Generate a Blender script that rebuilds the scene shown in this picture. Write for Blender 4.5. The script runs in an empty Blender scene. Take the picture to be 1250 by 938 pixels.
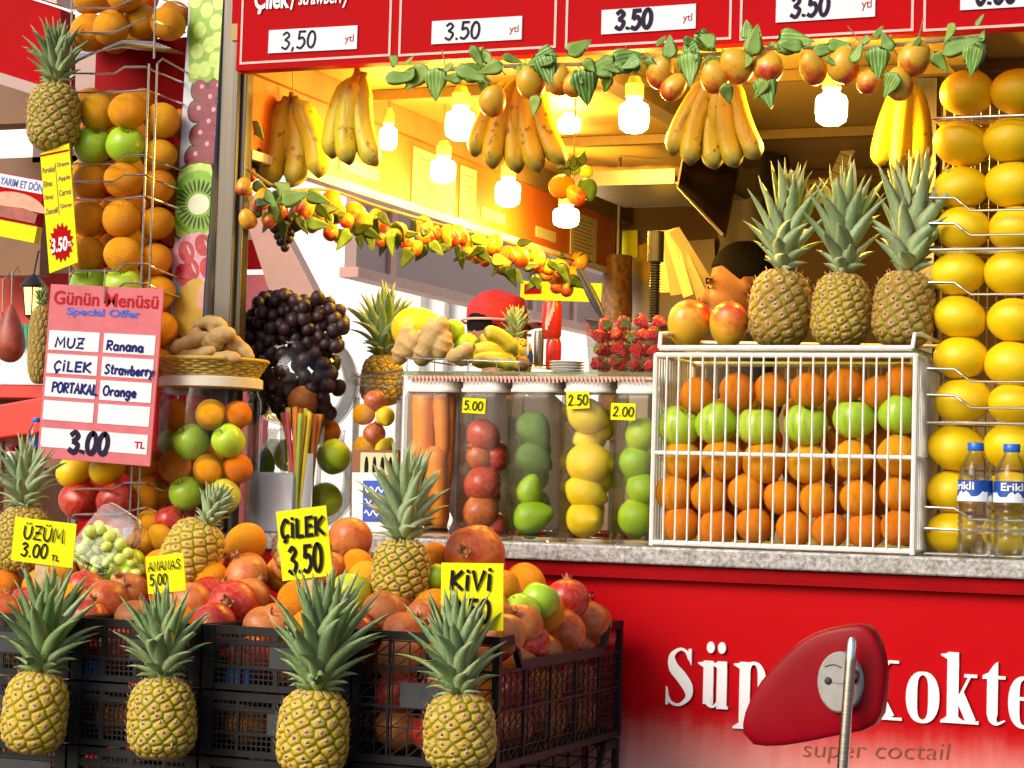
import bpy, bmesh, math, random
import numpy as np
from mathutils import Vector, Matrix, Euler
R = math.radians
S = bpy.context.scene
COL = S.collection
rnd = random.Random(7)

# ------------------------------------------------------------------ camera
A_, P_, R_ = R(21.9), R(3.0), R(1.6)
FOC = 2600.0                                   # focal length in photo pixels (1250 wide)
CAM = Vector((0, -3.85, 1.24))
r0 = Vector((math.cos(A_), math.sin(A_), 0)); f0 = Vector((-math.sin(A_), math.cos(A_), 0)); z0 = Vector((0, 0, 1))
FW = f0 * math.cos(P_) + z0 * math.sin(P_); u0 = -f0 * math.sin(P_) + z0 * math.cos(P_)
RT = math.cos(R_) * r0 + math.sin(R_) * u0; UP = -math.sin(R_) * r0 + math.cos(R_) * u0
cd = bpy.data.cameras.new('camera'); cam = bpy.data.objects.new('camera', cd); COL.objects.link(cam)
cd.sensor_width = 36; cd.lens = 36 * FOC / 1250; cd.clip_end = 300; cd.clip_start = 0.05
M = Matrix.Identity(4)
for i in range(3):
    M[i][0] = RT[i]; M[i][1] = UP[i]; M[i][2] = -FW[i]; M[i][3] = CAM[i]
cam.matrix_world = M
S.camera = cam

def _ray(x, y): return FW + RT * ((x - 625) / FOC) + UP * ((469 - y) / FOC)
def PY(x, y, Y):
    d = _ray(x, y); return CAM + d * ((Y - CAM.y) / d.y)
def PX(x, y, X):
    d = _ray(x, y); return CAM + d * ((X - CAM.x) / d.x)
def dep(p): return (Vector(p) - CAM).dot(FW)
def mpp(p): return dep(p) / FOC               # metres per photo pixel at a point

# ------------------------------------------------------------------ world, sun, exposure
W = bpy.data.worlds.new('World'); S.world = W; W.use_nodes = True
SUN = Vector((-0.42, -0.80, 0.56)).normalized()   # towards the sun
nt = W.node_tree; bg = nt.nodes['Background']
sky = nt.nodes.new('ShaderNodeTexSky'); sky.sky_type = 'NISHITA'; sky.sun_disc = False
sky.sun_elevation = math.asin(SUN.z); sky.sun_rotation = math.atan2(SUN.x, SUN.y)
sky.dust_density = 4.0; sky.air_density = 1.0; sky.ozone_density = 0.6
nt.links.new(sky.outputs[0], bg.inputs[0]); bg.inputs[1].default_value = 0.15
sl = bpy.data.lights.new('sun', 'SUN'); sl.energy = 1.5; sl.angle = R(28); sl.color = (1, 0.965, 0.92)
so = bpy.data.objects.new('sun', sl); COL.objects.link(so)
so.rotation_euler = SUN.to_track_quat('Z', 'Y').to_euler(); so.location = (-3, -8, 8)
S.view_settings.view_transform = 'Standard'; S.view_settings.look = 'None'
S.view_settings.gamma = 1; S.view_settings.use_curve_mapping = False
S.view_settings.exposure = 0.31
S.cycles.max_bounces = 8; S.cycles.transparent_max_bounces = 40; S.cycles.glossy_bounces = 3
S.cycles.diffuse_bounces = 3; S.cycles.sample_clamp_indirect = 4; S.cycles.caustics_reflective = False
S.cycles.caustics_refractive = False

# ------------------------------------------------------------------ materials
class NT:
    def __init__(s, name):
        s.m = bpy.data.materials.new(name); s.m.use_nodes = True; s.t = s.m.node_tree
        s.b = s.t.nodes['Principled BSDF']
    def n(s, typ, **kw):
        nd = s.t.nodes.new('ShaderNode' + typ)
        for k, v in kw.items():
            if k.startswith('i_'):
                key = k[2:]; key = int(key) if key.isdigit() else key.replace('_', ' ')
                nd.inputs[key].default_value = v
            else: setattr(nd, k, v)
        return nd
    def l(s, a, b): s.t.links.new(a, b)
    def coord(s): return s.n('TexCoord').outputs['Object']
    def noise(s, scale, detail=3, rough=0.55, vec=None, dist=0):
        nd = s.n('TexNoise'); nd.inputs['Scale'].default_value = scale; nd.inputs['Detail'].default_value = detail
        nd.inputs['Roughness'].default_value = rough; nd.inputs['Distortion'].default_value = dist
        s.l(vec or s.coord(), nd.inputs['Vector']); return nd.outputs['Fac']
    def ramp(s, fac, stops):
        nd = s.n('ValToRGB'); e = nd.color_ramp.elements
        while len(e) < len(stops): e.new(0.5)
        for k, (p, c) in enumerate(stops):
            e[k].position = p; e[k].color = (*c, 1) if len(c) == 3 else c
        s.l(fac, nd.inputs[0]); return nd.outputs[0]
    def mix(s, fac, a, b, mode='MIX'):
        nd = s.n('Mix', data_type='RGBA', blend_type=mode)
        for sock, v in ((nd.inputs[0], fac), (nd.inputs[6], a), (nd.inputs[7], b)):
            if isinstance(v, (int, float)): sock.default_value = v
            elif isinstance(v, tuple): sock.default_value = (*v, 1)
            else: s.l(v, sock)
        return nd.outputs[2]
    def math(s, op, a, b=0.0, clamp=False):
        nd = s.n('Math', operation=op); nd.use_clamp = clamp
        for sock, v in ((nd.inputs[0], a), (nd.inputs[1], b)):
            if isinstance(v, (int, float)): sock.default_value = v
            else: s.l(v, sock)
        return nd.outputs[0]
    def shifted(s, k=37.0):
        """object coordinates moved by the object's random number, so copies do not share a pattern"""
        oi = s.n('ObjectInfo'); v = s.n('VectorMath', operation='ADD'); sc = s.n('VectorMath', operation='SCALE')
        cmb = s.n('CombineXYZ'); s.l(oi.outputs['Random'], cmb.inputs[0]); s.l(oi.outputs['Random'], cmb.inputs[1])
        sc.inputs[3].default_value = k; s.l(cmb.outputs[0], sc.inputs[0])
        s.l(s.coord(), v.inputs[0]); s.l(sc.outputs[0], v.inputs[1]); return v.outputs[0]
    def rand(s): return s.n('ObjectInfo').outputs['Random']
    def attr(s, name='Col'):
        a = s.n('Attribute'); a.attribute_name = name
        sp = s.n('SeparateColor'); s.l(a.outputs['Color'], sp.inputs[0]); return sp.outputs
    def bump(s, h, strength=0.3, dist=0.001):
        b = s.n('Bump'); b.inputs['Strength'].default_value = strength; b.inputs['Distance'].default_value = dist
        s.l(h, b.inputs['Height']); s.l(b.outputs[0], s.b.inputs['Normal'])
    def set(s, color=None, rough=0.5, metal=0.0, spec=0.5, coat=0.0):
        if color is not None:
            if isinstance(color, tuple): s.b.inputs['Base Color'].default_value = (*color, 1)
            else: s.l(color, s.b.inputs['Base Color'])
        if isinstance(rough, (int, float)): s.b.inputs['Roughness'].default_value = rough
        else: s.l(rough, s.b.inputs['Roughness'])
        s.b.inputs['Metallic'].default_value = metal; s.b.inputs['Specular IOR Level'].default_value = spec
        s.b.inputs['Coat Weight'].default_value = coat
        return s.m

MT = {}
def plain(name, c, rough=0.5, metal=0.0, spec=0.5, var=0.12, scale=14, bump=0.0, bscale=160, coat=0.0):
    """one colour with worn, uneven tone"""
    t = NT(name); n = t.noise(scale, 5, 0.65)
    c2 = tuple(max(0, x * (1 - var)) for x in c); c3 = tuple(min(1, x * (1 + var * 0.6)) for x in c)
    t.set(t.ramp(n, [(0.3, c2), (0.7, c3)]), t.ramp(n, [(0.3, (rough * .85,) * 3), (0.7, (min(1, rough * 1.15),) * 3)]), metal, spec, coat)
    if bump: t.bump(t.noise(bscale, 3), bump, 0.002)
    MT[name] = t.m; return t.m

def fruit_mat(name, stops, scale=1.5, pore=26, pstr=0.25, rough=0.42, speck=None, spec=0.45, randmix=0.5, dist=0.05, sss=0.0):
    t = NT(name); v = t.shifted()
    n = t.noise(scale, 4, 0.6, v)
    f = t.math('ADD', t.math('MULTIPLY', n, 1.0 - randmix * 0.6), t.math('MULTIPLY', t.rand(), randmix * 0.6))
    c = t.ramp(f, stops)
    if speck:
        sn = t.noise(speck[0], 2, 0.5, v)
        c = t.mix(t.ramp(sn, [(speck[2], (0, 0, 0)), (speck[2] + 0.06, (1, 1, 1))]), c, speck[1])
    if 'pomegranate' in name:
        m1 = t.noise(5.5, 5, .72, v, .6); m2 = t.noise(16, 4, .7, v)
        c = t.mix(t.math('MULTIPLY', t.ramp(m1, [(.48, (0, 0, 0)), (.64, (1, 1, 1))]), .45), c, (.60, .24, .07))
        c = t.mix(t.math('MULTIPLY', t.ramp(m1, [(.30, (1, 1, 1)), (.42, (0, 0, 0))]), .6), c, (.26, .02, .012))
        c = t.mix(t.math('MULTIPLY', t.ramp(m2, [(.62, (0, 0, 0)), (.72, (1, 1, 1))]), .35), c, (.24, .07, .03))
    t.set(c, t.ramp(n, [(0.3, (rough * 0.8,) * 3), (0.7, (rough * 1.2,) * 3)]), 0, spec)
    if sss: t.b.inputs['Subsurface Weight'].default_value = sss; t.b.inputs['Subsurface Radius'].default_value = (0.3, 0.12, 0.05); t.b.inputs['Subsurface Scale'].default_value = 0.2
    t.bump(t.noise(pore, 2, 0.5, v), pstr, dist)
    MT[name] = t.m; return t.m

fruit_mat('orange_skin', [(0.2, (.72, .215, .002)), (0.5, (.82, .30, .003)), (0.8, (.86, .38, .004))], 1.2, 24, 0.45, 0.42, spec=.26)
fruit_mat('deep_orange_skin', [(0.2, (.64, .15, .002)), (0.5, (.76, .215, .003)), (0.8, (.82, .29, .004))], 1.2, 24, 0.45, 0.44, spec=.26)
fruit_mat('yellow_orange_skin', [(0.2, (.80, .28, .003)), (0.5, (.85, .37, .005)), (0.8, (.84, .45, .01))], 1.2, 24, 0.45, 0.42, spec=.26)
fruit_mat('grapefruit_skin', [(0.2, (.80, .50, .003)), (0.5, (.85, .58, .004)), (0.8, (.82, .60, .01))], 1.2, 28, 0.12, 0.38, (9, (.52, .34, .03), 0.74))
fruit_mat('lemon_skin', [(0.2, (.86, .56, .008)), (0.5, (.88, .62, .010)), (0.8, (.80, .60, .02))], 1.2, 24, 0.22, 0.36)
fruit_mat('apple_skin', [(0.2, (.28, .50, .02)), (0.5, (.36, .57, .03)), (0.8, (.50, .64, .06))], 0.9, 10, 0.03, 0.26, (22, (.58, .68, .22), 0.69))
fruit_mat('yellow_apple_skin', [(0.2, (.42, .50, .02)), (0.5, (.52, .58, .03)), (0.8, (.58, .48, .05))], 0.9, 10, 0.03, 0.28, (22, (.34, .22, .06), 0.72))
fruit_mat('lime_skin', [(0.2, (.20, .40, .008)), (0.5, (.32, .50, .012)), (0.8, (.48, .58, .02))], 1.0, 24, 0.15, 0.33)
fruit_mat('avocado_skin', [(0.2, (.04, .11, .012)), (0.5, (.09, .20, .016)), (0.8, (.17, .30, .022))], 1.6, 20, 0.35, 0.36)
fruit_mat('brown_pomegranate_skin', [(0.25, (.36, .030, .010)), (0.42, (.50, .10, .018)), (0.58, (.60, .22, .05)), (0.78, (.48, .06, .018))], 1.5, 30, 0.06, 0.36, (7, (.26, .10, .04), 0.66), 0.45, 0.45)
fruit_mat('red_pomegranate_skin', [(0.25, (.34, .006, .008)), (0.5, (.48, .014, .014)), (0.68, (.54, .08, .045)), (0.85, (.52, .20, .09))], 1.2, 30, 0.05, 0.30, (9, (.40, .15, .07), 0.68), 0.5, 0.3)
fruit_mat('dark_grape_skin', [(0.3, (.014, .006, .008)), (0.6, (.030, .012, .016)), (0.8, (.07, .04, .045))], 1.2, 8, 0.03, 0.48, None, 0.4)
fruit_mat('green_grape_skin', [(0.2, (.40, .58, .08)), (0.5, (.50, .66, .12)), (0.8, (.62, .70, .20))], 1.2, 8, 0.03, 0.22, None, 0.5)
fruit_mat('ginger_skin', [(0.2, (.34, .20, .07)), (0.5, (.46, .31, .12)), (0.8, (.58, .43, .21))], 9, 60, 0.3, 0.6, None, 0.3, 0.2, 0.01)
fruit_mat('carrot_skin', [(0.2, (.78, .18, .006)), (0.5, (.86, .24, .01)), (0.8, (.88, .30, .02))], 20, 120, 0.25, 0.42, None, 0.4, 0.3, 0.003)
plain('pale_stem', (.42, .38, .16), 0.6)
plain('calyx', (.38, .16, .06), 0.7, var=.3, scale=80)
plain('leaf_green', (.07, .20, .03), 0.5, var=.4, scale=25)

def mango_mat():
    t = NT('mango_skin'); v = t.shifted()
    sx = t.n('SeparateXYZ'); t.l(t.coord(), sx.inputs[0])
    f = t.math('ADD', t.math('MULTIPLY', t.math('ADD', sx.outputs[2], t.math('MULTIPLY', sx.outputs[0], .5)), 0.26), t.math('MULTIPLY', t.noise(1.3, 3, .6, v), .8))
    c = t.ramp(f, [(0.20, (.62, .36, .02)), (0.42, (.70, .38, .03)), (0.56, (.60, .14, .02)), (0.72, (.46, .02, .014))])
    t.set(c, .3, 0, .5); t.bump(t.noise(30, 2, .5, v), .05, .05); MT['mango_skin'] = t.m
mango_mat()
def pine_mat():
    t = NT('pineapple_skin'); a = t.attr(); oi = t.n('ObjectInfo'); ob = t.n('SeparateColor'); t.l(oi.outputs['Color'], ob.inputs[0])
    v = t.shifted(); n = t.noise(5, 4, .6, v); n2 = t.noise(26, 3, .6, v)
    ripe = t.mix(t.ramp(n, [(.35, (0, 0, 0)), (.65, (1, 1, 1))]), (.74, .44, .015), (.66, .50, .06))
    unripe = t.mix(n, (.30, .13, .028), (.38, .24, .045))
    body = t.mix(ob.outputs[0], unripe, ripe)
    edge = t.mix(ob.outputs[1], (.30, .27, .010), (.08, .18, .008))
    c = t.mix(t.ramp(a[0], [(.16, (0, 0, 0)), (.50, (1, 1, 1))]), edge, body)
    cen = t.mix(t.ramp(n2, [(.36, (0, 0, 0)), (.64, (1, 1, 1))]), (.80, .62, .38), (.42, .19, .07))
    c = t.mix(t.math('MULTIPLY', t.ramp(a[1], [(.12, (0, 0, 0)), (.50, (1, 1, 1))]), t.math('ADD', .35, t.math('MULTIPLY', n, .8), True)), c, cen)
    c = t.mix(t.ramp(a[1], [(.80, (0, 0, 0)), (.93, (1, 1, 1))]), c, (.16, .07, .03))
    c = t.mix(t.math('MULTIPLY', t.ramp(t.noise(2.2, 3, .6, v), [(.5, (0, 0, 0)), (.7, (1, 1, 1))]), .5), c, t.mix(.5, c, (.34, .15, .03)))
    t.set(c, .42, 0, .4); t.bump(t.noise(40, 3, .6, v), .35, .02); MT['pineapple_skin'] = t.m
    t = NT('pineapple_bract'); t.set(t.ramp(t.noise(20), [(.3, (.30, .16, .06)), (.7, (.72, .58, .36))]), .7); MT['pineapple_bract'] = t.m
    t = NT('crown_leaf'); a = t.attr(); oi = t.n('ObjectInfo')
    v = t.shifted()
    base = t.ramp(a[0], [(0, (.44, .50, .20)), (.18, (.20, .34, .07)), (.65, (.10, .24, .045)), (.93, (.16, .27, .06)), (1, (.34, .20, .08))])
    pale = t.ramp(a[0], [(0, (.50, .56, .34)), (.2, (.42, .54, .30)), (.7, (.30, .46, .25)), (.95, (.36, .46, .24)), (1, (.40, .26, .12))])
    c = t.mix(t.math('ADD', t.math('MULTIPLY', oi.outputs['Alpha'], .75), t.math('MULTIPLY', a[1], .45), True), base, pale)
    c = t.mix(t.math('MULTIPLY', a[1], .55), c, t.mix(.5, c, (.34, .40, .14)))
    c = t.mix(t.math('MULTIPLY', t.ramp(t.noise(16, 4, .7, v), [(.45, (0, 0, 0)), (.75, (1, 1, 1))]), .4), c, (.36, .40, .28))
    c = t.mix(t.math('MULTIPLY', t.ramp(a[2], [(.70, (0, 0, 0)), (.98, (1, 1, 1))]), .5), c, (.46, .44, .22))
    mpl = t.n('Mapping'); mpl.inputs['Scale'].default_value = (26, 26, 5); t.l(v, mpl.inputs[0])
    c = t.mix(t.math('MULTIPLY', t.ramp(t.noise(1.0, 4, .7, mpl.outputs[0]), [(.40, (0, 0, 0)), (.64, (1, 1, 1))]), .45), c, t.mix(.35, c, (.02, .06, .01)))
    t.set(c, .42, 0, .4); t.bump(t.noise(1.0, 3, .6, mpl.outputs[0]), .25, .02); MT['crown_leaf'] = t.m
pine_mat()
def banana_mat():
    t = NT('banana_skin'); a = t.attr(); v = t.shifted()
    c = t.ramp(a[0], [(0, (.13, .08, .03)), (.05, (.34, .26, .06)), (.14, (.34, .36, .04)), (.28, (.60, .47, .02)), (.84, (.64, .48, .02)), (.93, (.36, .33, .04)), (.985, (.08, .05, .02))])
    sp = t.ramp(t.noise(46, 4, .65, v), [(.60, (0, 0, 0)), (.65, (1, 1, 1))])
    c = t.mix(t.math('MULTIPLY', sp, .8), c, (.18, .08, .02))
    mpb = t.n('Mapping'); mpb.inputs['Scale'].default_value = (60, 60, 6); t.l(v, mpb.inputs[0])
    c = t.mix(t.math('MULTIPLY', t.ramp(t.noise(1.0, 3, .6, mpb.outputs[0]), [(.56, (0, 0, 0)), (.68, (1, 1, 1))]), .45), c, (.30, .20, .03))
    c = t.mix(t.math('MULTIPLY', t.ramp(t.noise(6, 3, .6, v), [(.5, (0, 0, 0)), (.7, (1, 1, 1))]), .35), c, (.56, .50, .05))
    t.set(c, .42, 0, .4); t.bump(t.noise(14, 3, .5, v), .15, .01); MT['banana_skin'] = t.m
banana_mat()
def leaf_mats():
    t = NT('striped_leaf'); sx = t.n('SeparateXYZ'); t.l(t.coord(), sx.inputs[0])
    ax = t.math('ABSOLUTE', sx.outputs[0])
    s = t.math('SINE', t.math('MULTIPLY', t.math('ADD', ax, t.math('MULTIPLY', t.math('MULTIPLY', sx.outputs[1], sx.outputs[1]), .12)), 58))
    c = t.mix(t.ramp(s, [(.45, (0, 0, 0)), (.85, (1, 1, 1))]), t.ramp(t.rand(), [(0, (.07, .21, .025)), (1, (.19, .36, .04))]), (.36, .50, .20))
    t.set(c, .45, 0, .4); MT['striped_leaf'] = t.m
    t = NT('plain_leaf'); t.set(t.mix(t.noise(4, 3, .6, t.shifted()), t.ramp(t.rand(), [(0, (.06, .19, .025)), (.6, (.16, .32, .05)), (1, (.32, .42, .07))]), (.24, .36, .08)), .5, 0, .4); MT['plain_leaf'] = t.m
leaf_mats()
plain('olive_leaf', (.045, .09, .015), .55, var=.5, scale=20)
def straw_mat():
    t = NT('strawberry_skin'); v = t.n('TexVoronoi'); v.inputs['Scale'].default_value = 7; t.l(t.coord(), v.inputs['Vector'])
    c = t.ramp(v.outputs['Distance'], [(.06, (.70, .36, .08)), (.13, (.52, .012, .014)), (.5, (.62, .02, .02))])
    t.set(c, .28, 0, .5); t.bump(v.outputs['Distance'], .5, .05); MT['strawberry_skin'] = t.m
straw_mat()
def glass_mat(name, tint=(.985, .995, .99), base=0.0, edge=0.6, rough=0.03):
    m = bpy.data.materials.new(name); m.use_nodes = True; t = m.node_tree; t.nodes.clear()
    o = t.nodes.new('ShaderNodeOutputMaterial'); mx = t.nodes.new('ShaderNodeMixShader'); tr = t.nodes.new('ShaderNodeBsdfTransparent')
    gl = t.nodes.new('ShaderNodeBsdfGlossy'); lw = t.nodes.new('ShaderNodeLayerWeight'); mr = t.nodes.new('ShaderNodeMapRange')
    gl.inputs['Roughness'].default_value = rough; lw.inputs['Blend'].default_value = 0.25
    mr.inputs[3].default_value = base; mr.inputs[4].default_value = edge
    cr = t.nodes.new('ShaderNodeValToRGB'); cr.color_ramp.elements[0].color = (*tint, 1); cr.color_ramp.elements[1].color = (*[x * .80 for x in tint], 1)
    cr.color_ramp.elements[0].position = .35; cr.color_ramp.elements[1].position = .95
    t.links.new(lw.outputs['Facing'], cr.inputs[0]); t.links.new(cr.outputs[0], tr.inputs[0])
    t.links.new(lw.outputs['Fresnel'], mr.inputs[0]); t.links.new(mr.outputs[0], mx.inputs[0])
    t.links.new(tr.outputs[0], mx.inputs[1]); t.links.new(gl.outputs[0], mx.inputs[2]); t.links.new(mx.outputs[0], o.inputs[0])
    MT[name] = m
glass_mat('jar_glass'); glass_mat('clear_plastic', (.98, .985, .985), .01, .6, .10); glass_mat('green_glass', (.66, .84, .72), .05, .7)
glass_mat('smoked_glass', (.12, .085, .06), .0, .08, .2); glass_mat('bottle_plastic', (.98, .985, .985), .01, .6, .05); glass_mat('water', (.97, .985, .98), .0, .3, .02)
def granite():
    t = NT('granite'); n = t.noise(110, 4, .7); v = t.n('TexVoronoi'); v.inputs['Scale'].default_value = 170; t.l(t.coord(), v.inputs['Vector'])
    c = t.ramp(n, [(.34, (.04, .04, .04)), (.44, (.22, .21, .20)), (.55, (.46, .45, .43)), (.70, (.62, .61, .58))])
    c = t.mix(t.ramp(v.outputs['Distance'], [(.12, (1, 1, 1)), (.22, (0, 0, 0))]), c, (.05, .05, .05))
    c = t.mix(.35, c, t.ramp(t.noise(30, 4, .7), [(.4, (.16, .16, .15)), (.6, (.58, .57, .55))]))
    t.set(c, .28, 0, .5); MT['granite'] = t.m
granite()
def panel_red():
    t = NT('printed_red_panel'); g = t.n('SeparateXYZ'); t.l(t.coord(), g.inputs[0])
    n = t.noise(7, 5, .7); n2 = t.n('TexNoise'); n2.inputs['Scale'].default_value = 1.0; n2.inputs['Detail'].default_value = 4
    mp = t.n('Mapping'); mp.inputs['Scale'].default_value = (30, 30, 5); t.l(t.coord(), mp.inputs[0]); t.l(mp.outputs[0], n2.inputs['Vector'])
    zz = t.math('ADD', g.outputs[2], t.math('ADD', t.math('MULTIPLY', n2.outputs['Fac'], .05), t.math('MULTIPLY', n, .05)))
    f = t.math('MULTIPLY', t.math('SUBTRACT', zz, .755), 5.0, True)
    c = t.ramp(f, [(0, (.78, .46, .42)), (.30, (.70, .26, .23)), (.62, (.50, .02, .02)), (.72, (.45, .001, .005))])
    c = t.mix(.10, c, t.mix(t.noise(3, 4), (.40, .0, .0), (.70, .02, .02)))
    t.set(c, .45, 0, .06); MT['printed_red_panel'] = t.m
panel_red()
def steel(name, c=(.55, .54, .52), rough=.28, stretch=(2, 2, 300)):
    t = NT(name); mp = t.n('Mapping'); mp.inputs['Scale'].default_value = stretch; t.l(t.coord(), mp.inputs[0])
    n = t.noise(1.0, 3, .6, mp.outputs[0])
    t.set(t.mix(n, tuple(x * .8 for x in c), c), t.ramp(n, [(.3, (rough * .7,) * 3), (.7, (rough * 1.4,) * 3)]), 1.0); MT[name] = t.m
steel('brushed_steel', (.24, .225, .20), .36, (300, 300, 2)); steel('dark_steel', (.13, .12, .105), .4, (300, 300, 2)); steel('chrome_wire', (.72, .71, .70), .18); steel('dull_wire', (.42, .40, .36), .3)
plain('sign_red', (.40, .001, .004), .5, spec=.04, var=.12, scale=5); plain('deep_red', (.30, .001, .004), .5, spec=.06, var=.2, scale=6)
plain('white_paint', (.80, .79, .76), .4, var=.06); plain('white_wire', (.80, .78, .72), .38, var=.10, scale=60)
plain('paper_white', (.66, .68, .73), .6, var=.05, scale=30); plain('lettering_white', (.86, .84, .83), .35, var=.03)
plain('card_yellow', (.80, .74, .004), .6, spec=.12, var=.05, scale=30); plain('ink', (.006, .006, .007), .6, spec=.1, var=.2)
plain('blue_ink', (.008, .014, .14), .6, spec=.1, var=.2); plain('violet_ink', (.018, .012, .035), .6, spec=.1); plain('card_pink', (.56, .14, .16), .55, spec=.2, var=.16, scale=22)
plain('print_red', (.40, .006, .012), .6, spec=.15); plain('print_blue', (.008, .07, .50), .5); plain('faint_red_line', (.82, .40, .36), .4)
plain('stick_wood', (.52, .36, .18), .7, var=.25, scale=60); plain('crate_black', (.011, .012, .014), .5, spec=.22, var=.35, scale=30, bump=.15)
plain('crate_plate', (.040, .044, .048), .55, spec=.25, var=.25, scale=50); plain('rope', (.30, .22, .12), .9, var=.4, scale=90)
plain('ceiling_glow_yellow', (.40, .27, .06), .55, var=.10); plain('beam_paint', (.22, .14, .04), .6, var=.2)  # ceiling: the bulbs' yellow glow is put into its base colour
plain('menu_orange', (.58, .14, .02), .5, var=.25, scale=4); plain('menu_paper', (.62, .54, .30), .6, var=.1, scale=9); plain('menu_line', (.26, .14, .04), .6)
plain('brown_wall', (.13, .07, .02), .6, var=.35, scale=3); plain('pale_tile', (.34, .27, .18), .35, var=.1, scale=4)
plain('mauve_panel', (.40, .27, .24), .5, var=.12, scale=3); plain('salmon_trim', (.66, .38, .30), .5, var=.1); plain('far_white', (.86, .86, .86), .6, var=.03)
plain('plastic_black', (.02, .02, .02), .4); plain('plastic_blue', (.01, .13, .55), .35); plain('plastic_red', (.24, .001, .008), .34, spec=.14, var=.15, scale=9)
plain('plastic_white', (.78, .77, .74), .4, var=.05); plain('disc_grey', (.34, .33, .31), .4, var=.2, scale=25)
plain('wicker', (.50, .36, .06), .6, var=.35, scale=60, bump=.4); plain('awning_red', (.58, .03, .015), .5, var=.15, scale=3)
plain('wood_brown', (.20, .09, .035), .6, var=.3, scale=8); plain('meat', (.34, .06, .035), .45, var=.6, scale=18, bump=.4, bscale=60)
plain('doner_meat', (.24, .11, .035), .5, var=.75, scale=60, bump=.8, bscale=110); plain('green_fringe', (.02, .30, .14), .6); plain('bread', (.62, .42, .20), .7, var=.3, scale=14)
plain('skin', (.30, .135, .075), .5, var=.1, scale=12); plain('hair', (.006, .005, .004), .8, spec=.15, var=.4, scale=60, bump=.6, bscale=200)
plain('navy_cloth', (.02, .025, .07), .8, var=.3); plain('dark_cloth', (.035, .028, .026), .85, var=.4, scale=8); plain('red_cloth', (.50, .014, .012), .75, var=.2, bump=.3, bscale=90)
plain('asphalt', (.055, .053, .05), .85, var=.3, scale=20, bump=.3); plain('can_red', (.42, .015, .010), .3); plain('ivory', (.7, .66, .55), .5)
plain('table_wood', (.18, .11, .06), .6, var=.3); plain('burger_bun', (.62, .34, .22), .6, var=.25, scale=20); plain('brown_print', (.22, .07, .02), .5, var=.3)
for nm, c in (('straw_yellow', (.84, .62, .04)), ('straw_orange', (.82, .26, .03)), ('straw_pink', (.74, .10, .20)), ('straw_green', (.46, .66, .12))): plain(nm, c, .35)
plain('label_blue', (.012, .07, .36), .3, var=.25, scale=30); plain('snow_white', (.78, .84, .88), .35, var=.1); plain('twine', (.34, .24, .10), .9); plain('socket', (.68, .56, .26), .4)
def emit(name, c, st):
    m = bpy.data.materials.new(name); m.use_nodes = True; t = m.node_tree; b = t.nodes['Principled BSDF']
    b.inputs['Base Color'].default_value = (*c, 1); b.inputs['Emission Color'].default_value = (*c, 1); b.inputs['Emission Strength'].default_value = st; MT[name] = m
emit('bulb_glow', (1, .80, .34), 20); emit('lantern_glow', (1, .72, .16), 2.6)

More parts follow.
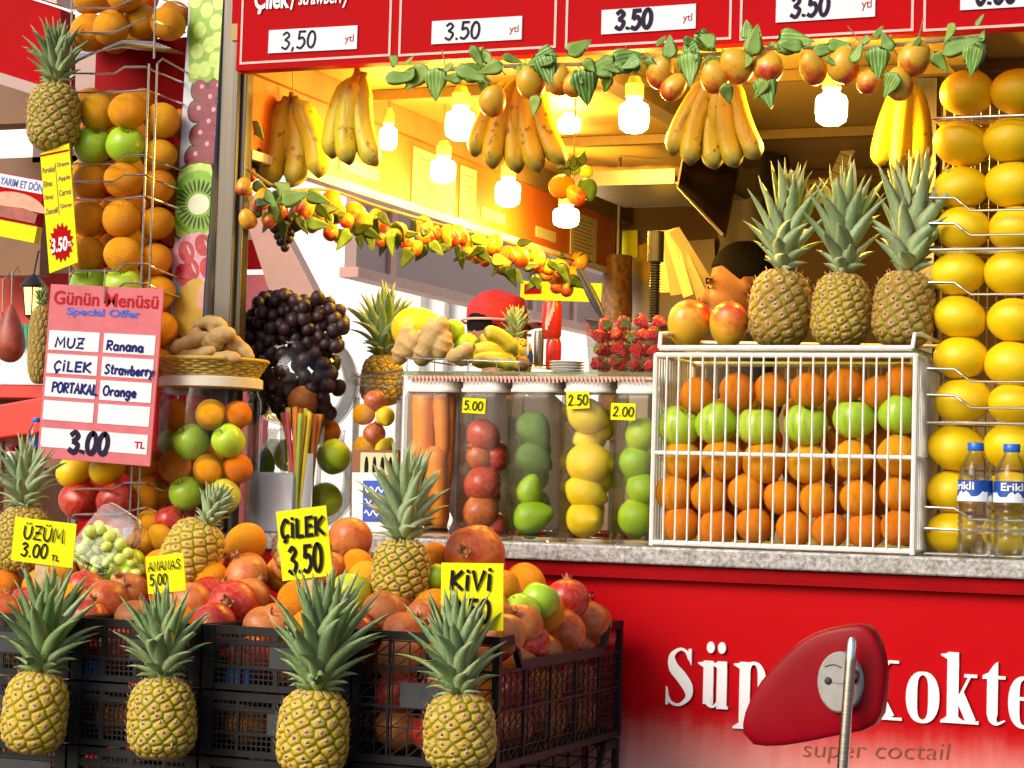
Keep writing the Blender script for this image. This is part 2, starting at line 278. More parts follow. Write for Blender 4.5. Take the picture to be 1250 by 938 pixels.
# ------------------------------------------------------------------ mesh builder
class MB:
    def __init__(s): s.v = []; s.f = []; s.mi = []; s.c = []; s.m = 0; s.col = (0, 0, 0)
    def add(s, vs, fs, cols=None):
        o = len(s.v); s.v += [tuple(v) for v in vs]; s.f += [tuple(i + o for i in f) for f in fs]; s.mi += [s.m] * len(fs)
        s.c += cols if cols else [s.col] * len(vs); return s
    def loft(s, rings, cap0=True, cap1=True, close=True, cols=None):
        n = len(rings[0]); vs = [v for r in rings for v in r]; fs = []
        for i in range(len(rings) - 1):
            for j in range(n if close else n - 1):
                k = (j + 1) % n; fs.append((i * n + j, i * n + k, (i + 1) * n + k, (i + 1) * n + j))
        if cap0: fs.append(tuple(reversed(range(n))))
        if cap1: fs.append(tuple((len(rings) - 1) * n + j for j in range(n)))
        return s.add(vs, fs, cols)
    def box(s, c, d, rot=None):
        x, y, z = [k / 2 for k in d]
        vs = [Vector(p) for p in ((-x, -y, -z), (x, -y, -z), (x, y, -z), (-x, y, -z), (-x, -y, z), (x, -y, z), (x, y, z), (-x, y, z))]
        if rot is not None: vs = [rot @ v for v in vs]
        return s.add([v + Vector(c) for v in vs], [(3, 2, 1, 0), (4, 5, 6, 7), (0, 1, 5, 4), (1, 2, 6, 5), (2, 3, 7, 6), (3, 0, 4, 7)])
    def bb(s, x0, x1, y0, y1, z0, z1): return s.box(((x0 + x1) / 2, (y0 + y1) / 2, (z0 + z1) / 2), (x1 - x0, y1 - y0, z1 - z0))
    def tube(s, pts, r, n=8, cap=True, flat=1.0):
        pts = [Vector(p) for p in pts]; rs = r if isinstance(r, (list, tuple)) else [r] * len(pts); rings = []
        t0 = (pts[1] - pts[0]).normalized(); a = t0.orthogonal().normalized()
        for i, p in enumerate(pts):
            t = (pts[min(i + 1, len(pts) - 1)] - pts[max(i - 1, 0)]).normalized()
            a = (a - t * a.dot(t)); a = a.normalized() if a.length > 1e-6 else t.orthogonal().normalized(); b = t.cross(a)
            rings.append([p + (a * math.cos(k * 2 * math.pi / n) + b * math.sin(k * 2 * math.pi / n) * flat) * rs[i] for k in range(n)])
        return s.loft(rings, cap, cap)
    def lathe(s, prof, n=24, c=(0, 0, 0), cap0=False, cap1=False, sq=0.0):
        rings = []
        for r, z in prof:
            ring = []
            for k in range(n):
                th = k * 2 * math.pi / n; ct, st = math.cos(th), math.sin(th)
                q = 1.0
                if sq: q = (abs(ct) ** sq + abs(st) ** sq) ** (-1 / sq)
                ring.append((c[0] + r * q * ct, c[1] + r * q * st, c[2] + z))
            rings.append(ring)
        return s.loft(rings, cap0, cap1)
    def sphere(s, c=(0, 0, 0), r=(1, 1, 1), nu=24, nv=16, fn=None):
        if not isinstance(r, (tuple, list)): r = (r, r, r)
        vs = [(c[0], c[1], c[2] - r[2])]; fs = []
        for i in range(1, nv):
            ph = math.pi * i / nv - math.pi / 2
            for j in range(nu):
                th = 2 * math.pi * j / nu
                vs.append((c[0] + r[0] * math.cos(ph) * math.cos(th), c[1] + r[1] * math.cos(ph) * math.sin(th), c[2] + r[2] * math.sin(ph)))
        vs.append((c[0], c[1], c[2] + r[2]))
        for j in range(nu): fs.append((0, 1 + (j + 1) % nu, 1 + j))
        for i in range(nv - 2):
            for j in range(nu): a = 1 + i * nu + j; b = 1 + i * nu + (j + 1) % nu; fs.append((a, b, b + nu, a + nu))
        o = 1 + (nv - 2) * nu
        for j in range(nu): fs.append((o + j, o + (j + 1) % nu, len(vs) - 1))
        if fn: vs = [fn(Vector(v)) for v in vs]
        return s.add(vs, fs)
    def prism(s, poly, z0, z1):
        n = len(poly); vs = [(x, y, z0) for x, y in poly] + [(x, y, z1) for x, y in poly]
        fs = [tuple(reversed(range(n))), tuple(range(n, 2 * n))] + [(i, (i + 1) % n, n + (i + 1) % n, n + i) for i in range(n)]
        return s.add(vs, fs)
    def mesh(s, name, mats, smooth=True, angle=40):
        me = bpy.data.meshes.new(name); me.from_pydata(s.v, [], s.f); me.validate()
        for m in (mats if isinstance(mats, (list, tuple)) else [mats]): me.materials.append(MT[m])
        if len(me.polygons) == len(s.mi): me.polygons.foreach_set('material_index', s.mi)
        if any(c != (0, 0, 0) for c in s.c) and len(me.vertices) == len(s.c):
            at = me.color_attributes.new('Col', 'FLOAT_COLOR', 'POINT'); at.data.foreach_set('color', [x for c in s.c for x in (*c, 1)])
        if smooth:
            me.polygons.foreach_set('use_smooth', [True] * len(me.polygons))
            if angle < 180: me.set_sharp_from_angle(angle=R(angle))
        me.update(); return me
    def build(s, name, mats, parent=None, smooth=True, angle=40, loc=None, bevel=0):
        ob = link(name, s.mesh(name, mats, smooth, angle), parent, loc)
        if bevel:
            md = ob.modifiers.new('bevel', 'BEVEL'); md.width = bevel; md.segments = 2; md.limit_method = 'ANGLE'; md.angle_limit = R(50)
        return ob
def link(name, data, parent=None, loc=None):
    ob = bpy.data.objects.new(name, data); COL.objects.link(ob)
    if parent: ob.parent = parent
    if loc is not None: ob.location = loc
    return ob
def tag(o, label=None, cat=None, group=None, kind=None):
    for k, v in (('label', label), ('category', cat), ('group', group), ('kind', kind)):
        if v: o[k] = v
    return o
def thing(name, label, cat, loc=(0, 0, 0), group=None, mat=None):
    e = bpy.data.objects.new(name, None); COL.objects.link(e); e.empty_display_size = .05
    if mat is not None: e.matrix_world = mat
    else: e.location = loc
    return tag(e, label, cat, group)
def copy_tree(o, parent=None):
    c = o.copy(); COL.objects.link(c); c.parent = parent
    for k in ('label', 'group'):
        if k in c and parent is None: del c[k]
    for ch in o.children: copy_tree(ch, c)
    return c
def rotmat(rx, ry, rz): return Euler((rx, ry, rz)).to_matrix()

def frame(tl, tr, bl, Y=None, X=None):
    """upright plane through three photo corners at depth Y (or on side wall X): local x right, y up, z towards the viewer, origin lower left"""
    pj = (lambda q: PY(q[0], q[1], Y)) if Y is not None else (lambda q: PX(q[0], q[1], X))
    a, b, c = pj(tl), pj(tr), pj(bl)
    x = (b - a); w = x.length; x.normalize(); y = a - c; y = y - x * y.dot(x); h = y.length; y.normalize(); z = x.cross(y)
    m = Matrix.Identity(4); o = a - y * h
    for i in range(3): m[i][0] = x[i]; m[i][1] = y[i]; m[i][2] = z[i]; m[i][3] = o[i]
    return m, w, h

# ------------------------------------------------------------------ lettering
_tc = {}
def text_raw(s, offset=0.0):
    k = (s, offset)
    if k not in _tc:
        cu = bpy.data.curves.new('txt', 'FONT'); cu.body = s; cu.offset = offset; cu.resolution_u = 4; cu.fill_mode = 'BOTH'
        ob = bpy.data.objects.new('txt', cu); COL.objects.link(ob)
        dg = bpy.context.evaluated_depsgraph_get(); me = bpy.data.meshes.new_from_object(ob.evaluated_get(dg))
        _tc[k] = ([(v.co.x, v.co.y) for v in me.vertices], [tuple(p.vertices) for p in me.polygons])
        bpy.data.objects.remove(ob); bpy.data.curves.remove(cu); bpy.data.meshes.remove(me)
    return _tc[k]
def text_fit(mb, s, x0, y0, x1, y1, z=0.001, offset=0.0, shear=0.0, bend=None):
    vs, fs = text_raw(s, offset)
    ax, bx = min(v[0] for v in vs), max(v[0] for v in vs); ay, by = min(v[1] for v in vs), max(v[1] for v in vs)
    out = []
    for x, y in vs:
        fy = (y - ay) / (by - ay); X = x0 + (x - ax) / (bx - ax) * (x1 - x0) + shear * fy * (y1 - y0); Y = y0 + fy * (y1 - y0)
        out.append(bend(X, Y) if bend else (X, Y, z))
    mb.add(out, fs)
def ribbon(mb, pts, w, z):
    """flat pen stroke through pts (x, y) or (x, y, width)"""
    pp = []
    for p in pts:
        if not pp or (Vector(p[:2]) - Vector(pp[-1][:2])).length > 1e-6: pp.append(p)
    L = []; n = len(pp)
    for i, p in enumerate(pp):
        ww = (p[2] if len(p) > 2 else w) / 2
        d0 = (Vector(p[:2]) - Vector(pp[i - 1][:2])).normalized() if i else None
        d1 = (Vector(pp[i + 1][:2]) - Vector(p[:2])).normalized() if i < n - 1 else None
        if d0 is None: d0 = d1
        if d1 is None: d1 = d0
        t = d0 + d1; t = t.normalized() if t.length > .2 else d0; nn = Vector((-t.y, t.x)); k = min(1.6, 1 / max(.4, nn.dot(Vector((-d0.y, d0.x)))))
        e = Vector((0, 0))
        if len(p) < 3: e = (-t * ww * .4 if i == 0 else (t * ww * .4 if i == n - 1 else e))
        q = Vector(p[:2]) + e; L.append((q + nn * ww * k, q - nn * ww * k))
    vs = [(a.x, a.y, z) for a, b in L] + [(b.x, b.y, z) for a, b in L]
    mb.add(vs, [(i + n, i + n + 1, i + 1, i) for i in range(n - 1)])
def arc(cx, cy, rx, ry, a0, a1, n=12): return [(cx + rx * math.cos(R(a0 + (a1 - a0) * i / n)), cy + ry * math.sin(R(a0 + (a1 - a0) * i / n))) for i in range(n + 1)]
def catmull(p, m=6):
    out = []
    for i in range(len(p) - 1):
        a, b, c, d = p[max(i - 1, 0)], p[i], p[i + 1], p[min(i + 2, len(p) - 1)]
        for k in range(m):
            t = k / m; out.append(tuple(.5 * (2 * b[j] + (c[j] - a[j]) * t + (2 * a[j] - 5 * b[j] + 4 * c[j] - d[j]) * t * t + (3 * b[j] - a[j] - 3 * c[j] + d[j]) * t ** 3) for j in range(len(b))))
    return out + [tuple(p[-1])]
GL = {  # hand-drawn single line letters in a box 0..w, 0..1
 '0': (.6, [arc(.3, .5, .27, .5, 80, 445, 20)]), '1': (.3, [[(.05, .8), (.2, 1), (.2, 0)]]),
 '2': (.6, [catmull([(.05, .75), (.25, 1), (.5, .8), (.35, .45), (.02, .02)]) + [(.58, .02)]]),
 '3': (.6, [catmull([(.05, .85), (.28, 1), (.5, .8), (.22, .54)]), catmull([(.22, .54), (.55, .35), (.35, 0), (.02, .12)])]),
 '5': (.6, [[(.55, .98), (.12, .98), (.1, .55)], catmull([(.1, .55), (.4, .62), (.55, .3), (.3, 0), (.02, .08)])]),
 '6': (.6, [catmull([(.5, .95), (.2, .7), (.06, .3), (.28, 0), (.52, .25), (.3, .5), (.08, .35)])]),
 '.': (.22, [[(.1, 0), (.12, .07)]]), ',': (.25, [[(.14, .08), (.06, -.14)]]), ' ': (.35, []), '-': (.4, [[(.05, .2), (.35, .22)]]),
 'A': (.65, [[(0, 0), (.3, 1), (.6, 0)], [(.12, .36), (.5, .36)]]), 'E': (.5, [[(.48, 1), (.04, .98), (.04, 0), (.5, .02)], [(.04, .52), (.42, .54)]]),
 'I': (.2, [[(.08, .74), (.08, 0)], [(.08, .95), (.09, 1.02)]]), 'K': (.6, [[(.05, 1), (.05, 0)], [(.55, .98), (.08, .48), (.6, 0)]]),
 'L': (.5, [[(.05, 1), (.05, .02), (.48, .02)]]), 'M': (.75, [[(0, 0), (.08, 1), (.35, .3), (.62, 1), (.7, 0)]]), 'N': (.6, [[(.04, 0), (.06, 1), (.52, 0), (.55, 1)]]),
 'O': (.66, [arc(.32, .5, .3, .5, 90, 455, 20)]), 'P': (.55, [[(.05, 0), (.05, 1)], catmull([(.05, 1), (.45, .95), (.48, .62), (.06, .5)])]),
 'R': (.58, [[(.05, 0), (.05, 1)], catmull([(.05, 1), (.45, .95), (.48, .62), (.08, .5)]) + [(.54, 0)]]),
 'S': (.55, [catmull([(.5, .85), (.28, 1), (.06, .78), (.28, .52), (.5, .28), (.25, 0), (.02, .12)])]), 'T': (.55, [[(0, .98), (.54, 1)], [(.27, .98), (.26, 0)]]),
 'U': (.62, [catmull([(.04, 1), (.05, .3), (.28, 0), (.52, .3), (.55, 1)])]), 'V': (.6, [[(0, 1), (.26, 0), (.56, 1)]]), 'Z': (.55, [[(.03, .98), (.52, 1), (.02, .02), (.55, 0)], [(.12, .5), (.46, .5)]]),
 'C': (.55, [catmull([(.52, .82), (.3, 1), (.05, .55), (.18, .05), (.52, .14)])]),
 'a': (.5, [arc(.22, .3, .2, .3, 60, 410, 12), [(.42, .6), (.42, .05), (.5, 0)]]), 'n': (.48, [[(.05, .6), (.05, 0)], catmull([(.05, .4), (.25, .62), (.4, .4), (.41, 0)])]),
 'r': (.36, [[(.05, .6), (.05, 0)], catmull([(.05, .4), (.2, .6), (.34, .55)])]), 't': (.36, [[(.16, .95), (.16, .1), (.32, .02)], [(0, .62), (.34, .64)]]),
 'w': (.62, [[(.02, .6), (.14, 0), (.3, .5), (.44, 0), (.58, .6)]]), 'b': (.48, [[(.05, 1), (.05, 0)], arc(.23, .28, .19, .28, 150, -170, 12)]),
 'e': (.48, [[(.05, .3), (.42, .34)], catmull([(.42, .34), (.24, .6), (.04, .3), (.2, 0), (.44, .1)])]), 'y': (.48, [[(.03, .6), (.2, .08)], [(.42, .6), (.2, .08), (.05, -.35)]]),
 'g': (.5, [arc(.22, .3, .19, .28, 60, 410, 12), catmull([(.41, .58), (.41, -.1), (.22, -.38), (.04, -.22)])]),
}
GL['Ü'] = (.62, GL['U'][1] + [[(.16, 1.16), (.17, 1.24)], [(.40, 1.17), (.41, 1.25)]]); GL['İ'] = (.24, [[(.1, .8), (.1, 0)], [(.1, 1.0), (.115, 1.1)]])
GL['Ç'] = (.55, GL['C'][1] + [catmull([(.28, 0), (.34, -.12), (.2, -.2)])])
def hand(mb, s, x, y, h, pen, wf=1.0, width=None, shear=0.08, jit=0.02, z=0.0012, gap=.14, slope=0.0, rd=rnd):
    tot = sum(GL[c][0] + gap for c in s) - gap
    if width: wf = width / (tot * h)
    cx = x
    for c in s:
        w, strokes = GL[c]; k = 1 + rd.uniform(-jit, jit) * 2; dy = rd.uniform(-jit, jit) * h
        for st in strokes:
            z += .00012
            ribbon(mb, [(cx + (px * wf + shear * py) * h, y + dy + slope * (cx - x) + py * h * k) for px, py in st], pen, z)
        cx += (w + gap) * h * wf
# bold serif capitals: strokes carry their own widths
def serif_glyph(mb, ch, ox, oy, h, wf, zb):
    st = []; B, T, s = .215, .05, []
    def bar(x0, y0, x1, y1): st.append([(x0, y0), (x1, y0), (x1, y1), (x0, y1)])
    def stem(x, y0, y1, lo=True, hi=True, left_only=False):
        bar(x - B / 2, y0, x + B / 2, y1); q = B * .55
        if lo: st.append([(x - B / 2 - q, y0), (x + B / 2 + q, y0), (x + B / 2 + q, y0 + .03), (x + B / 2, y0 + .09), (x - B / 2, y0 + .09), (x - B / 2 - q, y0 + .03)])
        if hi: st.append([(x - B / 2, y1 - .10), (x + B / 2, y1 - .10), (x + (B / 2 if left_only else B / 2 + q), y1), (x - B / 2 - q, y1 - (.03 if left_only else 0)), (x - B / 2 - q, y1 - .05)])
    def ring(cx, cy, rx, ry, thick, thin, a0=0, a1=360):
        n = 28; p = []
        for i in range(n + 1):
            a = R(a0 + (a1 - a0) * i / n); w = thin + (thick - thin) * abs(math.cos(a)) ** 1.3; k = 1 - .5 * w / max(rx, .01)
            p.append((cx + (rx - w / 2) * math.cos(a), cy + (ry - thin / 2 - (w - thin) * .1) * math.sin(a), w))
        s.append(p)
    X = .70
    if ch == 'S':
        s.append(catmull([(.44, .80, .05), (.38, .93, .05), (.26, .965, .05), (.13, .85, .10), (.16, .66, .18), (.30, .50, .20), (.42, .33, .18), (.43, .16, .10), (.28, .03, .05), (.13, .06, .05), (.05, .20, .05)], 6))
        st += [[(.46, .98), (.42, .98), (.40, .84), (.475, .70), (.475, .98)], [(.03, .02), (.03, .33), (.06, .30), (.09, .12), (.07, .02)]]; w = .54
    elif ch in 'uü':
        stem(.15, .06, X, lo=False, left_only=True); stem(.44, 0, X, lo=False, left_only=True); bar(.44, 0, .58, .045)
        s.append(catmull([(.15, .16, .15), (.17, .07, .11), (.25, .03, .06), (.32, .06, .05), (.37, .12, .04)], 5)); w = .62
        if ch == 'ü': st += [[(cx_ + .085 * math.cos(R(a)), .90 + .085 * math.sin(R(a))) for a in range(0, 360, 20)] for cx_ in (.19, .43)]
    elif ch == 'p':
        stem(.15, -.28, X, left_only=True); ring(.33, .35, .26, .37, .18, .055, 150, -165); w = .62
    elif ch == 'r':
        stem(.15, 0, X, left_only=True); s.append(catmull([(.2, .42, .05), (.28, .56, .06), (.36, .56, .09), (.41, .50, .10)], 5)); w = .46
    elif ch == 'e':
        ring(.28, .35, .26, .37, .185, .055, 12, 325); bar(.12, .375, .50, .425); w = .56
    elif ch == 'o':
        ring(.29, .35, .28, .37, .19, .055); w = .60
    elif ch == 'k':
        stem(.15, 0, 1, left_only=True); s.append([(.22, .28, .05), (.46, .66, .05)]); bar(.36, .655, .60, .70); s.append([(.27, .42, .19), (.50, .03, .19)]); bar(.32, 0, .64, .045); w = .66
    elif ch == 'K':
        stem(.17, 0, .97); s.append([(.25, .42, .055), (.58, .93, .055)]); bar(.47, .925, .76, .97); s.append([(.33, .56, .17), (.62, .04, .17)]); bar(.46, 0, .82, .045); w = .84
    elif ch == 't':
        bar(.08, .14, .27, .70); st.append([(.0, .65), (.27, .65), (.27, .90), (.20, .86), (.10, .74), (.0, .70)]); bar(.27, .655, .40, .70)
        s.append(catmull([(.175, .18, .19), (.19, .08, .14), (.27, .03, .06), (.40, .08, .03)], 5)); w = .42
    else: w = .35
    zz = zb
    for poly in st:
        zz += .0002
        q = [(ox + x * h * wf, oy + y * h) for x, y in poly]
        ar = sum(q[i][0] * q[(i + 1) % len(q)][1] - q[(i + 1) % len(q)][0] * q[i][1] for i in range(len(q)))
        if ar < 0: q.reverse()
        mb.prism(q, 0, zz)
    for p in s:
        zz += .0002
        ribbon(mb, [(ox + a[0] * h * wf, oy + a[1] * h, a[2] * h * (wf + .0)) for a in p], 0, zz)
    return w * h * wf

# ------------------------------------------------------------------ fruit meshes (unit radius)
def noisy(k, seed):
    rr = random.Random(seed); ph = [rr.uniform(0, 6.3) for _ in range(6)]
    def fn(v):
        q = 1 + k * (math.sin(2.1 * v.x + ph[0]) * math.sin(1.7 * v.y + ph[1]) + .7 * math.sin(2.6 * v.z + ph[2]) + .5 * math.sin(4 * v.x + 3 * v.z + ph[3]))
        return v * q
    return fn
FM = {}
def citrus(name, mat, k=4, sc=(1, 1, .97), amp=.028, nip=0.0, button=True):
    for i in range(k):
        b = MB(); nf = noisy(amp, len(name) * 7 + i)
        def fn(v):
            v = nf(Vector((v.x * sc[0], v.y * sc[1], v.z * sc[2])))
            rr = math.hypot(v.x, v.y)
            if nip: v.z += math.copysign(nip, v.z) * math.exp(-(rr / .28) ** 2) * (1 if v.z > 0 else .6)
            else: v.z -= .05 * math.exp(-(rr / .16) ** 2) * (1 if v.z > 0 else -.5)
            return v
        b.sphere(nu=30, nv=20, fn=fn)
        if button:
            b.m = 1; zt = max(v[2] for v in b.v if math.hypot(v[0], v[1]) < .1)
            b.lathe([(.001, .015), (.05, .012), (.085, -.03)], 7, (0, 0, zt - (0 if nip else .01)))
        FM.setdefault(name, []).append(b.mesh(name, [mat, 'pale_stem'], angle=180))
rs = lambda s: random.Random(s)
citrus('orange', 'orange_skin'); citrus('deep_orange', 'deep_orange_skin'); citrus('yellow_orange', 'yellow_orange_skin')
citrus('grapefruit', 'grapefruit_skin', 3, (1, 1, .82), .03, button=False); citrus('lemon', 'lemon_skin', 3, (.86, .86, .98), .025, .22, False)
citrus('lime', 'lime_skin', 3, (.98, .98, 1.0), .02, .06, False)
def apples(name, mat):
    for i in range(3):
        b = MB(); nf = noisy(.02, i + 40)
        prof = [(.001, .62), (.10, .66), (.22, .80), (.42, .92), (.66, .86), (.88, .60), (1.0, .22), (1.0, -.15), (.90, -.5), (.70, -.76), (.46, -.90), (.26, -.90), (.14, -.82), (.001, -.78)]
        pr = [(p[0], p[1]) for p in catmull([tuple(p) for p in reversed(prof)], 3)]
        pr[0] = (.001, pr[0][1])
        b.lathe(pr, 28); b.v = [tuple(nf(Vector((x * (1 + .03 * math.sin(5 * math.atan2(y, x)) * (abs(z))), y, z * .95)))) for x, y, z in b.v]
        b.m = 1; b.tube([(0, 0, .55), (.02, .02, .8), (.08, .02, 1.0)], [.035, .03, .045], 6)
        FM.setdefault(name, []).append(b.mesh(name, [mat, 'wood_brown'], angle=180))
apples('apple', 'apple_skin'); apples('yellow_apple', 'yellow_apple_skin')
def poms():
    for nm, mt in (('pomegranate', 'brown_pomegranate_skin'), ('red_pomegranate', 'red_pomegranate_skin')):
        for i in range(3):
            b = MB(); nf = noisy(.022, i + 60)
            def fn(v):
                th = math.atan2(v.y, v.x); q = 1 + .022 * math.cos(5 * th + i) * (1 - abs(v.z)); v = nf(Vector((v.x * q, v.y * q, v.z * .92)))
                v.z += .10 * math.exp(-(math.hypot(v.x, v.y) / .3) ** 2) * (1 if v.z > 0 else 0); return v
            b.sphere(nu=32, nv=22, fn=fn); FM.setdefault(nm, []).append(b.mesh(nm, mt, angle=180))
    b = MB()
    b.lathe([(.20, .90), (.17, 1.0), (.16, 1.1)], 12)
    for k in range(6):
        a = k * math.pi / 3; c, s = math.cos(a), math.sin(a)
        def pt(r, t, z): return (r * c - t * s, r * s + t * c, z)
        b.add([pt(.16, -.08, 1.08), pt(.16, .08, 1.08), pt(.22, .06, 1.18), pt(.28, 0, 1.26), pt(.22, -.06, 1.18), pt(.13, -.07, 1.08), pt(.13, .07, 1.08)], [(0, 1, 2, 3, 4), (4, 3, 2, 6, 5)])
    for k in range(9):
        a = k * .7; b.tube([(.06 * math.cos(a), .06 * math.sin(a), .98), (.09 * math.cos(a), .09 * math.sin(a), 1.12)], .012, 4)
    FM['calyx'] = [b.mesh('calyx', 'calyx')]
poms()
def mangos():
    for i in range(2):
        b = MB(); nf = noisy(.02, i + 80)
        def fn(v):
            q = 1 - .16 * v.z * (1 if v.z < 0 else .55); return nf(Vector((v.x * .84 * (1 + .12 * v.z) + .10 * v.z * v.z, v.y * .74 * (1 + .12 * v.z), v.z * 1.0)))
        b.sphere(nu=28, nv=20, fn=fn); b.m = 1; b.tube([(.1, 0, .95), (.11, .01, 1.06)], .05, 6)
        FM.setdefault('mango', []).append(b.mesh('mango', ['mango_skin', 'wood_brown'], angle=180))
    for i in range(2):
        b = MB(); nf = noisy(.02, i + 90)
        def fn(v):
            q = .74 - .20 * v.z - .06 * v.z * v.z; return nf(Vector((v.x * q * 1.05 + .06 * v.z * v.z, v.y * q * 1.05, v.z)))
        b.sphere(nu=26, nv=20, fn=fn); FM.setdefault('avocado', []).append(b.mesh('avocado', 'avocado_skin', angle=180))
mangos()
for m_ in FM['avocado']:
    m2_ = m_.copy(); m2_.materials[0] = MT['lime_skin']; FM.setdefault('light_avocado', []).append(m2_)
for nm, mt in (('grape', 'dark_grape_skin'), ('green_grape', 'green_grape_skin')):
    b = MB(); b.sphere(r=(.96, .96, 1.06), nu=14, nv=10); FM[nm] = [b.mesh('grape', mt, angle=180)]
def straws():
    b = MB(); prof = [(.001, -1.0), (.16, -.93), (.34, -.7), (.56, -.25), (.68, .15), (.66, .45), (.45, .62), (.001, .6)]
    b.lathe([(max(.001, p[0]), p[1]) for p in catmull(prof, 2)], 18); FM['strawberry'] = [b.mesh('strawberry', 'strawberry_skin', angle=180)]
    b = MB()
    for k in range(8):
        a = k * math.pi / 4 + .2 * (k % 2); c, s = math.cos(a), math.sin(a); L = .55 + .15 * (k % 3)
        P = lambda r, t, z: (r * c - t * s, r * s + t * c, z)
        b.add([P(.05, -.08, .62), P(.05, .08, .62), P(L * .6, .12, .68), P(L, 0, .60 + .2 * (k % 2)), P(L * .6, -.12, .68)], [(0, 1, 2, 3, 4)])
    b.tube([(0, 0, .6), (.05, 0, .9)], .04, 5)
    FM['sepals'] = [b.mesh('sepals', 'leaf_green')]
straws()
fcount = 0
def fruit(kind, p, r, label, cat=None, group=None, rot=None, name=None, calyx=True):
    """one fruit as its own top-level object; shares its mesh with the others of its kind"""
    global fcount; fcount += 1
    nm = {'deep_orange': 'orange', 'yellow_orange': 'orange', 'yellow_apple': 'apple', 'red_pomegranate': 'pomegranate'}.get(kind, kind)
    ms = FM[kind]; ob = link(name or nm, ms[fcount % len(ms)]); ob.location = p; u_ = rnd.uniform(.97, 1.03); ob.scale = (r * u_ * rnd.uniform(.97, 1.03), r * u_, r * u_ * rnd.uniform(.95, 1.03))
    ob.rotation_euler = rot if rot is not None else (rnd.uniform(-.7, .7), rnd.uniform(-.7, .7), rnd.uniform(0, 6.28))
    tag(ob, label, cat or nm, group)
    if 'pomegranate' in kind and calyx: link('calyx', FM['calyx'][0], ob)
    if kind == 'strawberry': link('sepals', FM['sepals'][0], ob)
    return ob
def at(kind, px, py, Y, rpx, label, **kw):
    p = PY(px, py, Y); return fruit(kind, p, rpx * mpp(p), label, **kw)
def face(dx, dy, dz):
    """rotation that turns a fruit's stem axis to a direction"""
    return Vector((dx, dy, dz)).to_track_quat('Z', 'Y').to_euler()

# ------------------------------------------------------------------ pineapples (body width 1)
def pine_body(seed, nu, rows, H, taper=.08):
    rr = np.random.RandomState(seed); NU, NV = 168, 120
    def prof(t): 
        q = np.abs(2 * t - 1); return .5 * np.clip(1 - q ** 3.4, 0, 1) ** .42 * (1 - taper * (t - .35)) + .0
    t = np.linspace(.012, .988, NV); th = np.arange(NU) * 2 * np.pi / NU
    T, TH = np.meshgrid(t, th, indexing='ij'); T = T.ravel(); TH = TH.ravel()
    et, eh = [], []
    for j in range(-1, rows + 1):
        for i in range(nu): et.append((j + .5) / rows + rr.uniform(-.017, .017)); eh.append((i + .5 * (j % 2)) * 2 * np.pi / nu + j * .10 + rr.uniform(-.075, .075))
    et, eh = np.array(et), np.array(eh); rc = np.clip(prof(np.clip(et, .08, .92)), .22, .6)
    rv = np.clip(prof(T), .22, .6)
    dth = (TH[:, None] - eh[None] + np.pi) % (2 * np.pi) - np.pi
    D = np.sqrt((dth * .5 * (rv[:, None] + rc[None])) ** 2 + ((T[:, None] - et[None]) * H) ** 2)
    Ds = np.sort(D, axis=1); F1, F2 = Ds[:, 0], Ds[:, 1]; cell = H / rows
    e = np.clip((F2 - F1) / (cell * .62), 0, 1); cen = np.clip(1 - F1 / (cell * .46), 0, 1)
    disp = .034 * (1 - (1 - e) ** 2.2) + .014 * cen ** 2 - .016 * np.clip((cen - .7) * 6, 0, 1)
    r = prof(T) + (disp - .03) * np.clip(prof(T) * 4, .2, 1)
    V = np.stack([r * np.cos(TH), r * np.sin(TH), T * H], 1)
    b = MB(); rings = [[tuple(V[i * NU + j]) for j in range(NU)] for i in range(NV)]
    cols = [(float(e[k]), float(cen[k]), 0.01) for k in range(len(V))]
    b.loft(rings, True, True, cols=cols); b.m = 1
    for k in range(len(et)):
        if not .07 < et[k] < .95: continue
        rd = float(prof(et[k])) + .014; a = eh[k]; c, s = math.cos(a), math.sin(a); z = et[k] * H; L = rr.uniform(.05, .11); lw = .026
        o = rr.uniform(-.03, .03)
        P = lambda rad, tt, zz: (rad * c - tt * s, rad * s + tt * c, zz)
        b.add([P(rd - .01, -lw, z - .01), P(rd - .01, lw, z - .01), P(rd + .012, 0, z + .02), P(rd + .02 + L * .35, o, z + L)], [(0, 1, 3), (1, 2, 3), (2, 0, 3), (0, 2, 1)], [(.2, .2, .2)] * 4)
    return b.mesh('body', ['pineapple_skin', 'pineapple_bract'], angle=180)
